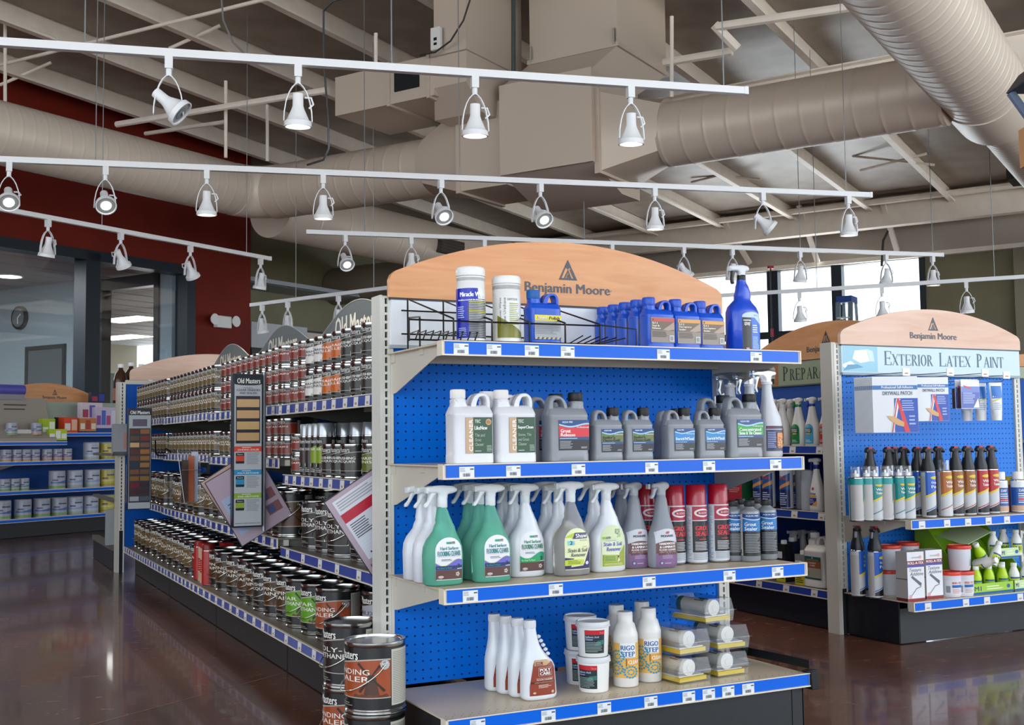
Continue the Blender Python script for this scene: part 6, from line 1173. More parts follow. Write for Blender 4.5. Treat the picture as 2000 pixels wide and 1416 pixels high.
L = Lab(); L.rect(-.06, .01, .06, .12, '#2a5fa8', 0); L.rect(-.06, .01, .06, .035, '#c9a48a', 1); L.text('DAP', -.016, .10, .010, .112, '#f0f0ee', 2, dil=.0004); L.lines(-.02, .045, .026, .095, 5, '#dfe4ee', 1, 3); L.rect(-.02, .06, .02, .07, '#c83a4a', 2)
k_dap = aerosol('foam_spray_can', .034, .195, .040, M('#e0e3e8', .3), WHITE, L, capr=.024)
for u, y, lb in ((1955, .62, 'left of the red caulk tube'), (1990, .60, 'at the right picture edge')): pr_(k_dap, u, y, 'white-capped blue foam spray can, '+lb, 'foam spray cans')
mb = MB(M('#7b2420', .4)); mb.lathe([(.024, 0), (.025, .003), (.025, .13)], 20); k = Kind('caulk_tube', 'tube'); k.add('tube_body', mb); mb = MB(M('#d6b41e', .4)); mb.lathe([(.026, .13), (.026, .165), (.022, .17), (.0005, .17)], 20); k.add('cap', mb); pr_(k, 1972, .66, 'dark red caulk tube with yellow cap beside the foam cans', None)
# hanging packs on hooks
def hook(u, v, lb, x2=None):
    p = at(u, v, y=.55); t = thing('display_hook', lb, 'hook'); x0 = p.x; z = p.z
    mb = MB(M('#7c848c', .3, .7)); mb.tube([(x0, ry+.006, z-.03), (x0, .58, z-.028), (x0, .565, z-.018)], .0022, 6); mb.tube([(x0, ry+.006, z+.0), (x0, .555, z+.0)], .0018, 6); mb.build('prong', t)
    mb = MB(M('#f2f2f0', .4)); mb.box(x0-.022, x0+.022, .549, .553, z-.016, z+.018); mb.build('price_tag', t); mb = MB(M('#b0895a', .5)); mb.box(x0-.010, x0+.010, .5482, .549, z-.007, z-.002); mb.build('price_print', t); return x0, z-.03
h1 = hook(1770, 727, 'hook with white price tag holding the big drywall patch packs'); h2 = hook(1856, 727, 'hook with white price tag holding the smaller drywall patch packs'); h3 = hook(1924, 729, 'hook with white price tag holding the small blue card'); h4 = hook(1966, 733, 'hook with white price tag holding the adhesive tubes')
def patch(w, h):
    k = Kind('drywall_patch_pack', 'package'); mb = MB(M('#e9edf2', .4)); mb.box(-w/2, w/2, 0, .0015, -h, 0); k.add('sleeve', mb); L = Lab(); a = w/2
    L.rect(-a+.001, -h*.235, a-.001, -h*.16, '#3f78b8', 1); L.text('Professional Self-Adhesive', -a*.60, -h*.215, a*.80, -h*.17, '#eef2f6', 2, dil=.0004); L.text('DRYWALL PATCH', -a*.55, -h*.335, a*.75, -h*.265, '#45556c', 2, dil=.0003)
    L.rect(-a*.05, -h+.001, a-.001, -h*.39, '#3258b8', 1); L.poly([(-a*.22, -h+.001), (0.03*a, -h*.40), (a*.22, -h*.40), (-a*.12, -h+.001)], '#eceef2', 2); L.poly([(-a*.14, -h+.001), (-a*.20, -h+.001), (a*.06, -h*.42), (a*.10, -h*.42)], '#d83a4a', 3)
    L.poly([(a*.05, -h*.39), (a*.16, -h*.39), (a*.62, -h+.001), (a*.38, -h+.001)], '#e0464e', 3); L.poly([(-a*.40, -h*.70), (-a*.1, -h*.71), (a*.36, -h*.82), (a*.34, -h*.90), (a*.05, -h*.87), (-a*.25, -h*.78)], '#dcae78', 4); L.lines(a*.28, -h*.62, a*.88, -h*.42, 5, '#aebfe8', 3, 3); L.lines(a*.58, -h*.88, a*.92, -h*.68, 3, '#aebfe8', 3, 4)
    k.add('print', L.mesh(flat(-.0002))); return k
kp = patch(.205, .250); kq = patch(.160, .200)
x, z = h1; x = xat(1737, .60, 1.3)
for i in range(18): kp.put(x, .575+.0068*i, z+.012, 'white drywall patch pack, front of the left hook' if i == 0 else 'drywall patch pack, %s behind the front one on the left hook' % ORD[i-1], 'drywall patch packs on the left hook', rz=-.42+.004*i)
x, z = h2; x = xat(1812, .60, 1.3)
for i in range(4): kq.put(x, .585+.009*i, z+.008, 'smaller drywall patch pack, front of the second hook' if i == 0 else 'smaller drywall patch pack, %s behind the front one on the second hook' % ORD[i-1], 'smaller drywall patch packs', rz=-.35)
x, z = h3; L = Lab(); L.rect(-.036, -.10, .036, -.045, '#4a62b8', 0); L.rect(-.036, -.045, .036, -.025, '#6f84cc', 0); L.poly([(-.03, -.02), (.0, -.028), (.004, -.034), (-.022, -.028)], '#d8405c', 1); L.lines(-.03, -.085, .02, -.045, 6, '#b9c4e8', 1); L.poly([(.010, -.098), (.034, -.098), (.030, -.065)], '#e8ecf4', 1)
k = Kind('sanding_sponge_card', 'package'); mb = MB(M('#eceef2', .4)); mb.box(-.037, .037, 0, .002, -.102, 0); k.add('card', mb); k.add('print', L.mesh(flat(-.0002))); mb = MB(M('#5a3a2c', .6)); mb.box(-.036, .036, .002, .02, -.100, -.03); k.add('sponge', mb)
for i in range(2): k.put(x-.045, .60+.034*i, z+.004, ('front', 'rear')[i]+' small blue card pack hanging on the third hook', 'small blue card packs', rz=-.2, sc=1.35)
x, z = h4; k = Kind('adhesive_tube', 'tube'); mb = MB(M('#e6eaf0', .35)); mb.loft([(-.115, 0, .018, .018), (-.10, 0, .018, .018), (-.098, 0, .020, .016), (-.05, 0, .022, .012), (-.008, 0, .024, .002), (0, 0, .024, .0015)], 20, e=2); k.add('tube_body', mb); mb = MB(WHITE); mb.lathe([(.017, -.13), (.0175, -.112)], 18); k.add('cap', mb)
L = Lab(); L.rect(-.019, -.055, .019, -.012, '#2272c8', 0); L.poly([(-.018, -.066), (.018, -.055), (.018, -.051), (-.018, -.062)], '#d8c42a', 1); L.lines(-.014, -.095, .014, -.068, 4, '#a9b4c8', 1); k.add('label', L.mesh(onloft([(-.115, 0, .018, .018), (-.10, 0, .018, .018), (-.098, 0, .020, .016), (-.05, 0, .022, .012), (-.008, 0, .024, .002), (0, 0, .024, .0015)], 2), 'label', du=.006, dw=.02))
for i, (dx, y) in enumerate(((.0, .60), (-.035, .66), (-.06, .72))): k.put(x-.02+dx, y, z-.002, '%s blue and white adhesive tube on the right hook' % ORD[i], 'hanging adhesive tubes', rz=-.3, sc=1.38)
# right base deck
zD = .194
for i, (u, y, a) in enumerate(((1677, .78, .5), (1711, .70, .2))): pr_(k_trb, u, y, ('blue spray can with black trigger cap beside the post on the right base shelf', 'blue spray can with black trigger cap, second on the right base shelf')[i], 'blue spray cans on the right base shelf', z=zD, rz=a)
L = Lab(); L.rect(-.050, .012, .050, .075, '#dfe1e8', 0); L.text('SKID-TEX', -.018, .058, .034, .068, '#c8402c', 1, dil=.0005); L.rect(-.018, .042, .036, .054, '#2468b4', 1); L.lines(-.016, .016, .032, .038, 4, '#c98a84', 1); L.rect(-.046, .02, -.026, .05, '#8d93a0', 1)
RL = M('#d8402c', .35); k_sk = tub(.112, .052, L, RL, 'texture_tub', M('#d9dbe4', .35))
for u, y, z, lb, a in ((1880, .56, zD, 'right one under the single tub', -.3), (1856, .575, zD, 'left one under the single tub', -.3), (1874, .585, zD+.1125, 'on top of the pair', 1.2), (1738, .76, zD, 'lower rear one behind the cartons', 1.2), (1738, .76, zD+.1125, 'upper rear one left behind the cartons', 1.0), (1774, .82, zD, 'lower rear right one behind the cartons', 1.0), (1774, .82, zD+.1125, 'upper rear one right behind the cartons', 1.0)): pr_(k_sk, u, y, 'white tub with red lid, '+lb, 'red-lidded tubs', z=z, rz=a)
L = Lab(); w, h = .096, .215; L.rect(-w/2, .0, w/2, h, '#e4e5ea', 0); L.rect(-w/2, h*.74, w/2, h*.82, '#8a2a2c', 1); L.text('ROLL-A-TEX', -w*.47, h*.75, w*.46, h*.80, '#f2eeee', 2, dil=.0006); L.rect(-w/2, h*.69, w/2, h*.74, '#4a4a9c', 1); L.text('Texture', -w*.42, h*.60, w*.3, h*.67, '#2a2c34', 1, slant=.3); L.text('Additive', -w*.36, h*.52, w*.42, h*.59, '#2a2c34', 1, slant=.3)
L.poly([(-w*.30, h*.49), (-w*.22, h*.52), (w*.32, h*.36), (w*.28, h*.29)], '#5c6470', 1); L.poly([(w*.30, h*.30), (w*.02, h*.27), (-w*.36, h*.10), (-w*.32, h*.09), (w*.04, h*.25), (w*.30, h*.28)], '#8a8f98', 1); L.ell(-w*.36, h*.09, w*.09, h*.05, '#d8a8b0', 1); L.rect(-w/2, 0, w/2, h*.06, '#8a2a30', 1); L.text('ZINSSER', -w*.25, h*.87, w*.2, h*.90, '#8a8d94', 1); L.ell(w*.28, h*.89, w*.08, h*.035, '#e0a8b0', 1)
k_rt = Kind('texture_additive_carton', 'box'); mb = MB(M('#bdb9b6', .5)); mb.box(-w/2, w/2, 0, .07, 0, h); mb.mat(M('#7a2428', .5)); mb.box(-w/2-.0005, -w/2, .001, .069, 0, h*.06); mb.mat(M('#4a4648', .5)); mb.box(-w/2-.0006, -w/2, .001, .069, h*.44, h*.455); k_rt.add('carton', mb); k_rt.add('print', L.mesh(flat(-.0002)))
for u, y, lb in ((1790, .53, 'left one with its grey side showing'), (1826, .55, 'right one beside the red-lidded tubs')): pr_(k_rt, u, y, 'white and maroon texture additive carton, '+lb, 'texture additive cartons', z=zD, rz=-.04)
# bright green counter display with bottles
GRN = M('#7fae1e', .4); LIME = M('#b5d81e', .35)
t = thing('counter_display', 'lime green cardboard counter display of small bottles on the right base shelf', 'display'); xg0, xg1 = xat(1892, .55, .2), xat(2010, .55, .2)
for i, (x0, x1) in enumerate(((xg0, xat(1972, .55, .2)), (xat(1975, .55, .2), xg1))):
    mb = MB(GRN); mb.prism([(.53, zD), (.86, zD), (.86, .50-.0*i), (.80, .50), (.55, zD+.05), (.53, zD+.05)], x0, x0+.004, 'x'); mb.prism([(.53, zD), (.86, zD), (.86, .50), (.80, .50), (.55, zD+.05), (.53, zD+.05)], x1-.004, x1, 'x'); mb.box(x0, x1, .858, .862, zD, .50); mb.box(x0, x1, .53, .86, zD, zD+.004)
    if i: mb.box(x0, x1, .60, .86, zD+.142, zD+.146)
    mb.build('tray', t); L = Lab(); wd = x1-x0; L.rect(0, .002, wd, .05, '#9cc83c' if i == 0 else '#c9dfb0', 0); L.rect(0, .002, wd, .012, '#1f5a9c', 1); L.text('M1', wd*.06, .018, wd*.22, .038, '#1f2c44', 1, dil=.0006); L.lines(wd*.35, .018, wd*.75, .04, 2, '#e2efc0', 1); L.ell(wd*.88, .030, .011, .009, '#1f5a9c', 1)
    L.mesh(flat(.5295, x0, zD)).build('front_print', t)
    if i: L.mesh(flat(.60, x0, zD+.142)).build('front_print', t)
mb = MB(GRN); mb.prism([(.80, .44), (.86, .512), (.858, .516), (.795, .445)], xg0+.02, xg1, 'x'); mb.build('header_flap', t); mb = MB(M('#a3c65a', .4)); x1 = xat(1882, .8, .4); mb.box(x1-.06, x1+.045, .84, .843, .30, .37); mb.build('sign_tab', t)
mb = MB(M('#c3d8b4', .4)); mb.add([(xg0+.05, .60, .41), (xg0+.22, .60, .465), (xg0+.28, .80, .50), (xg0+.08, .80, .44), (xg0+.05, .60, .412), (xg0+.22, .60, .467), (xg0+.28, .80, .502), (xg0+.08, .80, .442)], [(0, 3, 2, 1), (4, 5, 6, 7), (0, 1, 5, 4), (1, 2, 6, 5), (2, 3, 7, 6), (3, 0, 4, 7)]); mb.build('info_leaflet', t)
def mini(col, nm):
    L = Lab(); r = .0245; L.rect(-r*1.2, .014, r*1.3, .050, '#c9d84a' if col != LIME else '#7fb828', 0); L.rect(-r*1.2, .050, r*1.3, .057, '#1f4f8a', 1); L.text('M1', -r*.6, .024, r*.4, .043, '#1f2c44', 2, dil=.0004); return rbottle(nm, r, .120, col, WHITE, L, .45, .58, .016, .26, 22, False)
k_ml, k_mw2 = mini(LIME, 'additive_bottle'), mini(WHITE, 'additive_bottle')
n = 0
for j in range(2):
    for i, u in enumerate((1907, 1932, 1958)): n += 1; pr_(k_ml, u, .565+.06*j, 'lime green additive bottle, %s from the left, %s row of the display' % (ORD[i], ('front', 'rear')[j]), 'lime green bottles', z=zD+.005)
for i, u in enumerate((1981, 2003)): pr_(k_mw2, u, .57, 'white additive bottle, %s in the lower white row of the green display' % ORD[i], 'white additive bottles', z=zD+.005, rz=-.3)
for i, u in enumerate((1940, 1960, 1985, 2008)): pr_(k_mw2, u, .66 if i != 1 else .72, 'white additive bottle, %s in the upper white row of the green display' % ORD[i], 'white additive bottles', z=zD+.1475, rz=-.3)
for i, (u, v, c, a, b) in enumerate(((1905, 1095, k_mw2, .2, 1.3), (1925, 1095, k_ml, -.55, .2), (1937, 1096, k_mw2, .5, .1))):
    p = at(u, v+8, y=.60); c.put(p.x, .60, p.z, ('white additive bottle lying over the lime bottles', 'lime green additive bottle leaning over the lime row', 'white additive bottle leaning right above the lime row')[i], None, rot=(b if i == 0 else 0, a, 0))
# ================================================================== PREPARATION GOODS (faces -x)
def prep(k, u, x, z, lb, g=None, rz=-PI/2): return k.put(x, yat(u, x, z+.03), z, lb, g, rz=rz)
def rsp(c, band=None, nm=None):
    S_ = [(0, 0, .040, .026), (.005, 0, .044, .029), (.09, 0, .043, .029), (.115, 0, .036, .026), (.15, 0, .024, .020), (.18, 0, .018, .016), (.20, 0, .0135, .0135)]
    L = Lab(); arch(L, .031, .012, .085, .112, c, 0)
    if nm: L.rect(-.022, .068, .022, .09, '#1f2430', 1); L.text(nm[0], -.019, .080, .019, .087, '#f0f0ea', 2, dil=.0004); L.text(nm[1], -.019, .071, .019, .078, '#f0f0ea', 2, dil=.0004); L.rect(-.014, .060, .014, .067, '#d8b02a', 1); L.lines(-.02, .02, .02, .034, 2, '#d8dcd8', 1)
    hc = M('#dcd8d0', .35); return spray('cleaner_spray', S_, M('#dedad2', .35), .245, 'm', hc, M(band, .35) if band else hc, M(band, .35) if band else hc, L)
kg, kb, kr2, ko, kn = rsp('#1c7a3f', '#1c7a3f', ('READY', 'STRIP')), rsp('#4a9fc0', '#2440a0', ('READY', 'STRIP')), rsp('#b8262c', '#1c7a3f', ('READY', 'STRIP')), rsp('#b87a3c'), rsp('#d8d2c4')
for k, u, x, lb in ((kg, 1561, 2.70, 'white spray bottle with green label, left of the blue-labelled one'), (kb, 1588, 2.70, 'white spray bottle with light blue label on the preparation shelf'), (kr2, 1616, 2.70, 'white spray bottle with red label against the right post'), (ko, 1530, 2.70, 'white spray bottle with amber label on the preparation shelf'),
    (kn, 1512, 2.70, 'plain white spray bottle at the left of the preparation shelf'), (kn, 1545, 2.80, 'plain white spray bottle behind the green-labelled one'), (kn, 1520, 2.80, 'plain white spray bottle behind the amber-labelled one')): prep(k, u, x, .8725, lb, 'spray bottles on the preparation shelf')
L = Lab(); L.rect(-.06, .01, .06, .20, '#c9ccd2', 0); L.rect(-.032, .01, .04, .10, '#1c2c66', 1); L.poly([(-.032, .10), (-.032, .15), (.04, .185), (.04, .10)], '#2a5a94', 2); L.poly([(-.03, .11), (.038, .145), (.038, .125), (-.03, .095)], '#d8944a', 3); L.text('Dirtex', -.022, .150, .026, .168, '#c2402c', 3, slant=.2, dil=.0006); L.lines(-.024, .02, .026, .085, 6, '#c3c9e0', 3)
k_dx = aerosol('cleaner_spray_can', .033, .235, .03, M('#c9ccd2', .3), WHITE, L, capr=.025)
for i, (u, x) in enumerate(((1484, 2.70), (1503, 2.70), (1537, 2.70), (1495, 2.78), (1556, 2.80))): prep(k_dx, u, x, .5525, 'blue and white cleaner spray can, %s on the middle preparation shelf' % ORD[i], 'blue cleaner cans', rz=-PI/2+.2)
L = Lab(); L.rect(-.06, 0, .06, .15, '#b8303a', 0); L.rect(-.06, .13, .06, .15, '#c9c02a', 1); L.text('IT WILL STICK ANYWHERE', -.05, .115, .04, .122, '#f0e4dc', 1); L.lines(-.05, .07, .045, .11, 4, '#e0a49c', 1)
kx2 = boxk('sponge_box', .12, .09, .15, M('#1f5a3a', .45), RB, L); prep(kx2, 1449, 2.72, .5525, 'red and green box at the left of the middle preparation shelf')
for i, u in enumerate((1572, 1583)): mb = MB(M('#b4b8bc', .4)); mb.lathe([(.045, 0), (.045, .2), (.0005, .2)], 24); k = Kind('paper_roll', 'roll'); k.add('roll', mb); prep(k, u, 2.80-.06*i, .5525, ('grey wrapped roll left behind the trigger bottle', 'grey wrapped roll right behind the trigger bottle')[i], 'grey wrapped rolls')
L = Lab(); L.rect(-.030, .015, .030, .105, '#e4e2de', 0); L.text('Dirtex', -.024, .082, .020, .095, '#20222a', 1, dil=.0006); L.rect(-.028, .070, .024, .080, '#e0a23c', 1); L.rect(-.028, .030, .024, .068, '#2a2c7c', 1); L.poly([(-.010, .028), (.026, .028), (.026, .056)], '#e0a23c', 2); L.ell(0, .112, .008, .008, '#c2405c', 1); L.lines(-.022, .04, .012, .064, 3, '#b9bce0', 2)
S_ = [(0, 0, .036, .026), (.005, 0, .040, .030), (.08, 0, .040, .030), (.12, 0, .032, .026), (.16, 0, .022, .020), (.19, 0, .015, .015), (.21, 0, .0135, .0135)]
k_d2 = spray('cleaner_spray', S_, M('#e4e0dc', .35), .262, 'w', M('#dcdcdc', .3), M('#1f2f8a', .3), M('#1f2f8a', .3), L); prep(k_d2, 1597, 2.68, .5525, 'white trigger bottle with navy and amber label on the middle preparation shelf')
L = Lab(); L.rr(-.055, .04, .060, .150, .003, '#15504c', 0); L.rect(-.055, .095, .060, .128, '#8a5420', 1); L.rect(-.055, .048, .060, .095, '#9a9484', 1); L.poly([(-.045, .055), (-.02, .06), (-.025, .08), (-.04, .075)], '#6d8a3c', 2); L.text('CONCRETE', -.025, .115, .025, .122, '#e8dccc', 2, dil=.0003); L.text('STAIN', -.018, .103, .018, .110, '#e8dccc', 2, dil=.0003); L.text("GREEN'S DELUXE", -.04, .131, .042, .137, '#c9a050', 2); L.poly([(-.006, .140), (.006, .140), (0, .150)], '#a9d0cc', 1)
k_wj = jug(.155, .12, .262, M('#d5d2cc', .35), WHITE, L, 1, 1.0, .022, 'stain_jug'); prep(k_wj, 1606, 2.70, .1845, 'large white jug with teal and brown label by the right post')
def tin(c1, c2, w=.07, d=.05, h=.17, nm='thinner_can', t=None):
    k = Kind(nm, 'can'); mb = MB(M(c1, .35, .2)); mb.box(-w/2, w/2, -d/2, d/2, 0, h); k.add('can_body', mb); mb = MB(WHITE); cap(mb, .014, h, .02); k.add('cap', mb); L = Lab(); L.rect(-w/2, 0, w/2, h*.33, c2, 0); L.rect(-w*.46, h*.62, w*.2, h*.8, '#d8d8dc', 0)
    if t: L.text(t, -w*.42, h*.4, w*.44, h*.52, '#e8e6ea', 1, dil=.0008)
    L.lines(-w*.4, h*.06, w*.4, h*.26, 3, '#20222a', 1); k.add('label', L.mesh(flat(-d/2-.0003))); return k
kt1, kt2, kt3 = tin('#20242c', '#c9b82a', h=.19), tin('#8d8f8c', '#c9b82a', h=.15, t='PAINT'), tin('#26304c', '#c9b82a', h=.2)
for k, u, x, lb in ((kt1, 1533, 2.69, 'black and yellow solvent tin on the base preparation shelf'), (kt3, 1548, 2.74, 'navy solvent tin behind the grey paint tin'), (kt2, 1570, 2.68, 'grey tin with dark lettering left of the white jug'), (kt2, 1585, 2.78, 'grey tin behind the white jug'), (kt1, 1500, 2.70, 'black and yellow solvent tin, farther one on the base preparation shelf'), (kt3, 1470, 2.70, 'navy solvent tin, farthest on the base preparation shelf')): prep(k, u, x, .1845, lb, 'solvent tins')
for i, (u, x) in enumerate(((1553, 2.84), (1570, 2.9), (1590, 2.92))): prep(kn, u, x, .1845, 'grey white spray bottle, %s in the rear row of the base preparation shelf' % ORD[i], 'rear spray bottles on the base shelf')
# ================================================================== GOODS BEHIND THE STAIN AISLE END
mb = MB(M('#5b3a2c', .15, trans=.4)); mb.lathe([(.05, 0), (.055, .004), (.055, .17), (.04, .22), (.018, .25), (.016, .275)], 24); k = Kind('resin_bottle', 'bottle'); k.add('bottle', mb, ang=60); mb = MB(WHITE); cap(mb, .021, .265, .028); k.add('cap', mb); L = Lab(); L.rect(-.08, .02, .08, .11, '#a06a52', 0); k.add('label', L.mesh(cyl(.0555), 'label', du=.01))
mb = MB(M('#8d5a40', .4)); 
for i, (u, v, y, lb) in enumerate(((236, 712, 5.75, 'nearest'), (256, 709, 5.85, 'middle'), (276, 712, 6.0, 'farthest'))):
    p = at(u, v, y=y); k.put(p.x, y, max(.862, p.z-.29), 'tall amber bottle with white cap behind the far post, %s of three' % lb, 'amber bottles behind the far post')
p = at(217, 1030, y=5.8); kk = boxk('hardware_carton', .07, .06, .26, M('#9aa0a0', .5), M('#9aa0a0', .5)); kk.put(-.045, 5.74, .186, 'grey patterned box on the side shelf behind the far post')
# ================================================================== REAR LEFT PAINT SHELVES
def bput(k, s, v, z, lb, g=None, rz=0): t = k.put(0, 0, 0, lb, g); t.matrix_world = MB_B @ Matrix.Translation((s, v, z)) @ Matrix.Rotation(rz, 4, 'Z'); return t
def pc(col, band, low, r, H):
    k = Kind('paint_can', 'can'); mb = MB(M('#c3c5cc', .3, .3)); mb.lathe([(r*.98, 0), (r, .003), (r, H-.006), (r*1.02, H-.003), (r*.98, H), (.0005, H-.004)], 28); k.add('can_body', mb); L = Lab(); L.rect(-PI*r*.9, H*.05, PI*r*.9, H*.92, col, 0)
    L.wave(-r*1.4, r*1.4, H*.30, lambda u: H*(.42+.05*math.sin(u/r*2)), band, 1, 10); L.rect(-PI*r*.9, H*.05, PI*r*.9, H*.17, low, 1); L.rect(-r*.6, H*.62, r*.5, H*.70, '#3c4a5c', 1); L.rect(-r*1.2, H*.44, -r*.5, H*.52, '#5a3a6a', 1); L.lines(-r*.5, H*.72, r*.7, H*.86, 2, '#8d96a8', 1); k.add('label', L.mesh(cyl(r+.0004), 'label', du=.02)); return k
pq = [pc('#a9acba', '#4a6aa8', '#7da05a', .083, .19), pc('#a9acba', '#7a5a9c', '#c9935c', .054, .124), pc('#a9acba', '#4a8a8c', '#7da05a', .054, .124), pc('#b9bfd0', '#8fa3c8', '#a3b0a0', .083, .19), pc('#c9b84a', '#d8cf8c', '#b09a30', .083, .19)]
def us(u, v, vv): return atb(u, v, vv=vv)[0]
for z, lst in ((.1905, [(5, 0), (45, 0), (82, 0), (115, 0), (146, 3), (177, 3), (208, 4)]), (.4705, [(8, 2), (27, 2), (46, 2), (111, 0), (145, 3), (179, 3), (208, 4)]), (.7655, [(10, 1), (30, 1), (48, 1), (66, 1), (90, 1), (110, 1), (129, 1), (177, 3), (208, 4)])):
    for i, (u, c) in enumerate(lst):
        nm = ['large purple and green paint can', 'small paint can with tan base band', 'small purple paint can', 'white paint can with green leaf label', 'yellow-labelled paint can'][c]
        bput(pq[c], us(u, 950, 8.39), 8.39, z, '%s, %s from left, %s far left shelf' % (nm, ORD[i], {.1905: 'bottom', .4705: 'third', .7655: 'second'}[z]), 'paint cans on the far left shelves')
        if c in (0, 3, 4): pass
# counter-top display on the far left shelf
t = thing('paint_display', 'beige tilted paint display with a rolled purple top on the far left shelf', 'display'); s0, s1 = us(-40, 800, 8.35), us(62, 800, 8.35)
mb = MB(M('#a59c90', .5)); mb.prism([(8.28, .967), (8.62, .967), (8.60, 1.03), (8.45, 1.10), (8.52, 1.42), (8.49, 1.42), (8.40, 1.10), (8.28, 1.0)], s0, s1+.25, 'x'); mb.build('stand', t)
mb = MB(M('#5c58b0', .4)); mb.tube([(s0, 8.5, 1.50), (s1, 8.5, 1.50)], .055, 20); mb.build('roll', t); mb = MB(M('#8d8a90', .4)); mb.box(s0, s1, 8.47, 8.51, 1.40, 1.46); mb.build('top_band', t)
L = Lab(); 
for i in range(3): L.rect(.35, .22-.045*i, .62-.02*i, .232-.045*i, '#4b4640', 0)
L.mesh(lambda u, w, e: (s0+u*.95, 8.46+w*.15-e-.035, 1.12+w)).build('print', t); mb = MB(M('#e2ded8', .5)); mb.box(s0+.3, s1+.1, 8.33, 8.45, 1.05, 1.09); mb.build('card', t); bpt(t)
for i, u in enumerate((14, 62)): bput(pq[1 if i else 2], us(u, 850, 8.40), 8.33, 1.035 if 0 else 1.0+.035, 'small paint can on the beige tilted display, %s one' % ('left', 'right')[i], 'cans on the beige display')
def bb(name, u0, u1, v0, v1, vv, d, col, lb, cat='box', cols=()):
    a, b = atb(u0, v1, vv=vv), atb(u1, v0, vv=vv); mb = MB(M(col, .5)); mb.box(a[0], b[0], vv, vv+d, a[2], b[2])
    for i, c in enumerate(cols): w_ = (b[0]-a[0])/len(cols); mb.mat(M(c, .5)); mb.box(a[0]+w_*(i+.1), a[0]+w_*(i+.9), vv-.003, vv, a[2]+(b[2]-a[2])*.15, a[2]+(b[2]-a[2])*(.6+.25*(i % 2)))
    o = mb.build(name); tag(o, lb, cat); bpt(o); return o
bb('product_box', 82, 108, 818, 858, 8.36, .1, '#a9c41c', 'lime green display box left of the orange box', cols=('#e9efe0', '#e9efe0')); bb('product_box', 96, 131, 838, 860, 8.30, .05, '#b8cf2a', 'lime green tray of white packs at the shelf corner', cols=('#eef2ea', '#f2f2ee', '#eef2ea'))
bb('product_box', 125, 152, 815, 845, 8.42, .1, '#d8481e', 'orange red display box on the far left top shelf', cols=('#e8dcd4', '#e8b8a0')); bb('product_box', 156, 188, 817, 842, 8.40, .08, '#c9763c', 'orange striped carton right of the orange red box', cols=('#e4dcd0', '#a8402c', '#e8d8c0'))
bb('product_box', 160, 200, 787, 820, 8.50, .08, '#d4c8d4', 'pale carton with pink and purple print behind the striped carton', cols=('#a8405c', '#6a5aa8', '#4a6ab0')); bb('product_box', 188, 226, 796, 836, 8.42, .08, '#c9bcd4', 'row box of purple and blue packs near the far post', cols=('#8a4a9c', '#4a6ab8', '#b04a7c', '#d8d8e4'))
bb('product_box', 178, 205, 767, 786, 8.55, .05, '#1c1f3c', 'small navy and red box in front of the far left header', cols=('#a8304a', '#30409c'))
bb('product_box', 110, 118, 815, 840, 8.52, .04, '#16202c', 'slim black pack between the green and orange boxes')
# ladder against the far windows
t = thing('step_ladder', 'blue-topped step ladder standing before the far windows', 'ladder'); A0, A1 = atb(1640, 583, s=13.2), atb(1664, 583, s=13.2)
mb = MB(M('#1c4a9c', .4)); mb.box(13.1, 13.4, A1[1]-.02, A0[1]+.02, A0[2]-.07, A0[2]+.02); mb.build('top_cap', t)
for v in (A1[1], A0[1]): mb = MB(M('#7d8f9c', .35, .4)); mb.add([(13.1, v-.03, A0[2]-.06), (13.14, v-.03, A0[2]-.06), (13.14, v+.03, A0[2]-.06), (13.1, v+.03, A0[2]-.06), (12.8, v-.03, 0.0), (12.84, v-.03, 0), (12.84, v+.03, 0), (12.8, v+.03, 0)], [(0, 3, 2, 1), (4, 5, 6, 7), (0, 1, 5, 4), (1, 2, 6, 5), (2, 3, 7, 6), (3, 0, 4, 7)]); mb.build('rail', t); mb = MB(M('#7d8f9c', .35, .4)); mb.tube([(13.38, v, A0[2]-.06), (13.75, v, 0)], .02, 6); mb.build('rear_leg', t)
for i in range(7): z = A0[2]-.3-i*.3; mb = MB(M('#b9c4cc', .3, .5)); mb.box(13.1-(A0[2]-z)/A0[2]*.3-.04, 13.1-(A0[2]-z)/A0[2]*.3+.06, A1[1], A0[1], z, z+.02); mb.build('step', t)
bpt(t)
# thin measuring pole against the window
a = atb(1505, 525, s=13.6); bq = atb(1505, 660, s=13.6); mb = MB(M('#22262a', .4)); mb.tube([(13.6, a[1], 0), (13.6, a[1], a[2])], .012, 8); mb.mat(M('#c02f4a', .4)); mb.tube([(13.6, a[1], a[2]), (13.6, a[1], a[2]+.04)], .05, 8); z = atb(1505, 650, s=13.6)[2]; mb.tube([(13.6, a[1], z-.06), (13.6, a[1], z+.06)], .022, 8); o = mb.build('extension_pole'); tag(o, 'thin dark extension pole with red grip before the far windows', 'pole'); bpt(o)
# large framed picture and white wall band glimpsed above the stain aisle
o = bb('framed_picture', 565, 640, 652, 700, 10.1, .04, '#d8cfc4', 'pale framed picture beyond the wavy grey header', 'picture'); mb = MB(M('#1c1f2c', .5)); a = atb(563, 700, vv=10.1); b = atb(642, 650, vv=10.1); mb.box(a[0], b[0], 10.09, 10.1, b[2]-.03, b[2]); mb.box(a[0], a[0]+.04, 10.09, 10.1, a[2], b[2]); mb.build('frame', o)
o = bb('display_canopy', 491, 600, 640, 678, 9.9, .25, '#c3c8d2', 'white rounded display canopy right of the red wall', 'canopy'); bb('display_canopy', 491, 600, 678.5, 720, 9.95, .2, '#15171d', 'black panel under the white canopy right of the red wall', 'panel')
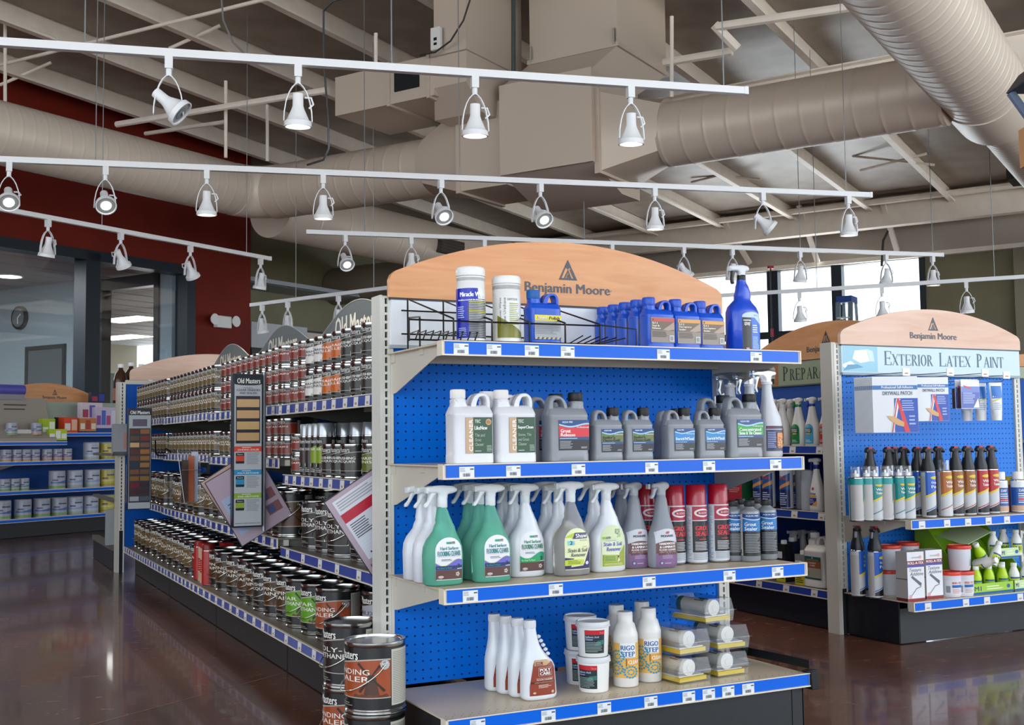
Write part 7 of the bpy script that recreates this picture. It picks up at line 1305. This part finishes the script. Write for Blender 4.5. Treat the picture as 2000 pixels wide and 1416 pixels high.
# ================================================================== TALL DISPLAY RACK AT THE RIGHT EDGE (near the viewer)
def P3(u, v, d): return CAM+ray(u, v)*d
t = thing('display_rack', 'dark tall display rack cut off by the right edge of the picture', 'rack')
c = P3(1962, 200, 1.5); cx, cy = c.x, c.y; zt = P3(1966, 145, 1.5).z; zb = P3(1964, 185, 1.5).z
mb = MB(M('#24262c', .4)); mb.prism([(0, zb), (.30, zb), (.30, zt), (.02, zt)], -.20, .0, 'y'); mb.build('shelf_top', t, bev=.003)
mb = MB(M('#7d8ba3', .35, .4)); mb.tube([(.004, -.01, zb), (.035, -.01, P3(1985, 255, 1.5).z)], .006, 4); mb.build('strut', t); mb = MB(M('#14161a', .5)); mb.box(.02, .30, -.20, -.02, P3(1985, 258, 1.5).z, zb); mb.build('side_panel', t)
mb = MB(M('#1b1d22', .4)); mb.box(.26, .30, -.02, .02, 0, zt); mb.build('post', t); mb = MB(M('#1b1d22', .4)); mb.box(.05, .34, -.15, .15, 0, .03); mb.build('base', t); mb = MB(M('#1b1d22', .4)); z_ = P3(1995, 558, 1.5).z; mb.box(.024, .30, -.20, .0, z_-.015, z_); mb.build('lower_shelf', t)
t.location = (cx, cy, 0); t.rotation_euler = (0, 0, -YAW)
def near_item(name, x0, w, y, za, zb_, mats, lb, cat, rnd=False):
    mb = MB(M(mats[0][0], .4)); zz = za
    for c_, f in mats:
        z2_ = zz+(zb_-za)*f; mb.mat(M(c_, .4))
        if rnd: mb.lathe([(w/2, zz), (w/2, z2_), (.0005, z2_)], 32, (x0+w/2, y, 0))
        else: mb.box(x0, x0+w, y-.05, y+.05, zz, z2_)
        zz = z2_
    o = mb.build(name); o.location = (cx, cy, 0); o.rotation_euler = (0, 0, -YAW); return tag(o, lb, cat)
near_item('spray_paint_can', .016, .09, -.06, zt+.001, P3(1985, -40, 1.5).z, [('#c9c4bc', .25), ('#1d1e22', .08), ('#d8d8da', .67)], 'white and black can standing on top of the dark rack at the right edge', 'can', True)
near_item('cardboard_box', .012, .12, -.06, P3(1985, 335, 1.5).z, P3(1985, 257, 1.5).z-.002, [('#b98457', 1)], 'tan cardboard box hanging under the dark rack at the right edge', 'box')
near_item('caulk_tube', .024, .09, -.06, z_+.001, P3(1990, 335, 1.5).z-.001, [('#c9b8a8', .08), ('#6d2c28', .22), ('#a8948a', .25), ('#3c4fa8', .2), ('#d8dade', .25)], 'colourful tube standing on the lower shelf of the dark rack', 'tube', True)
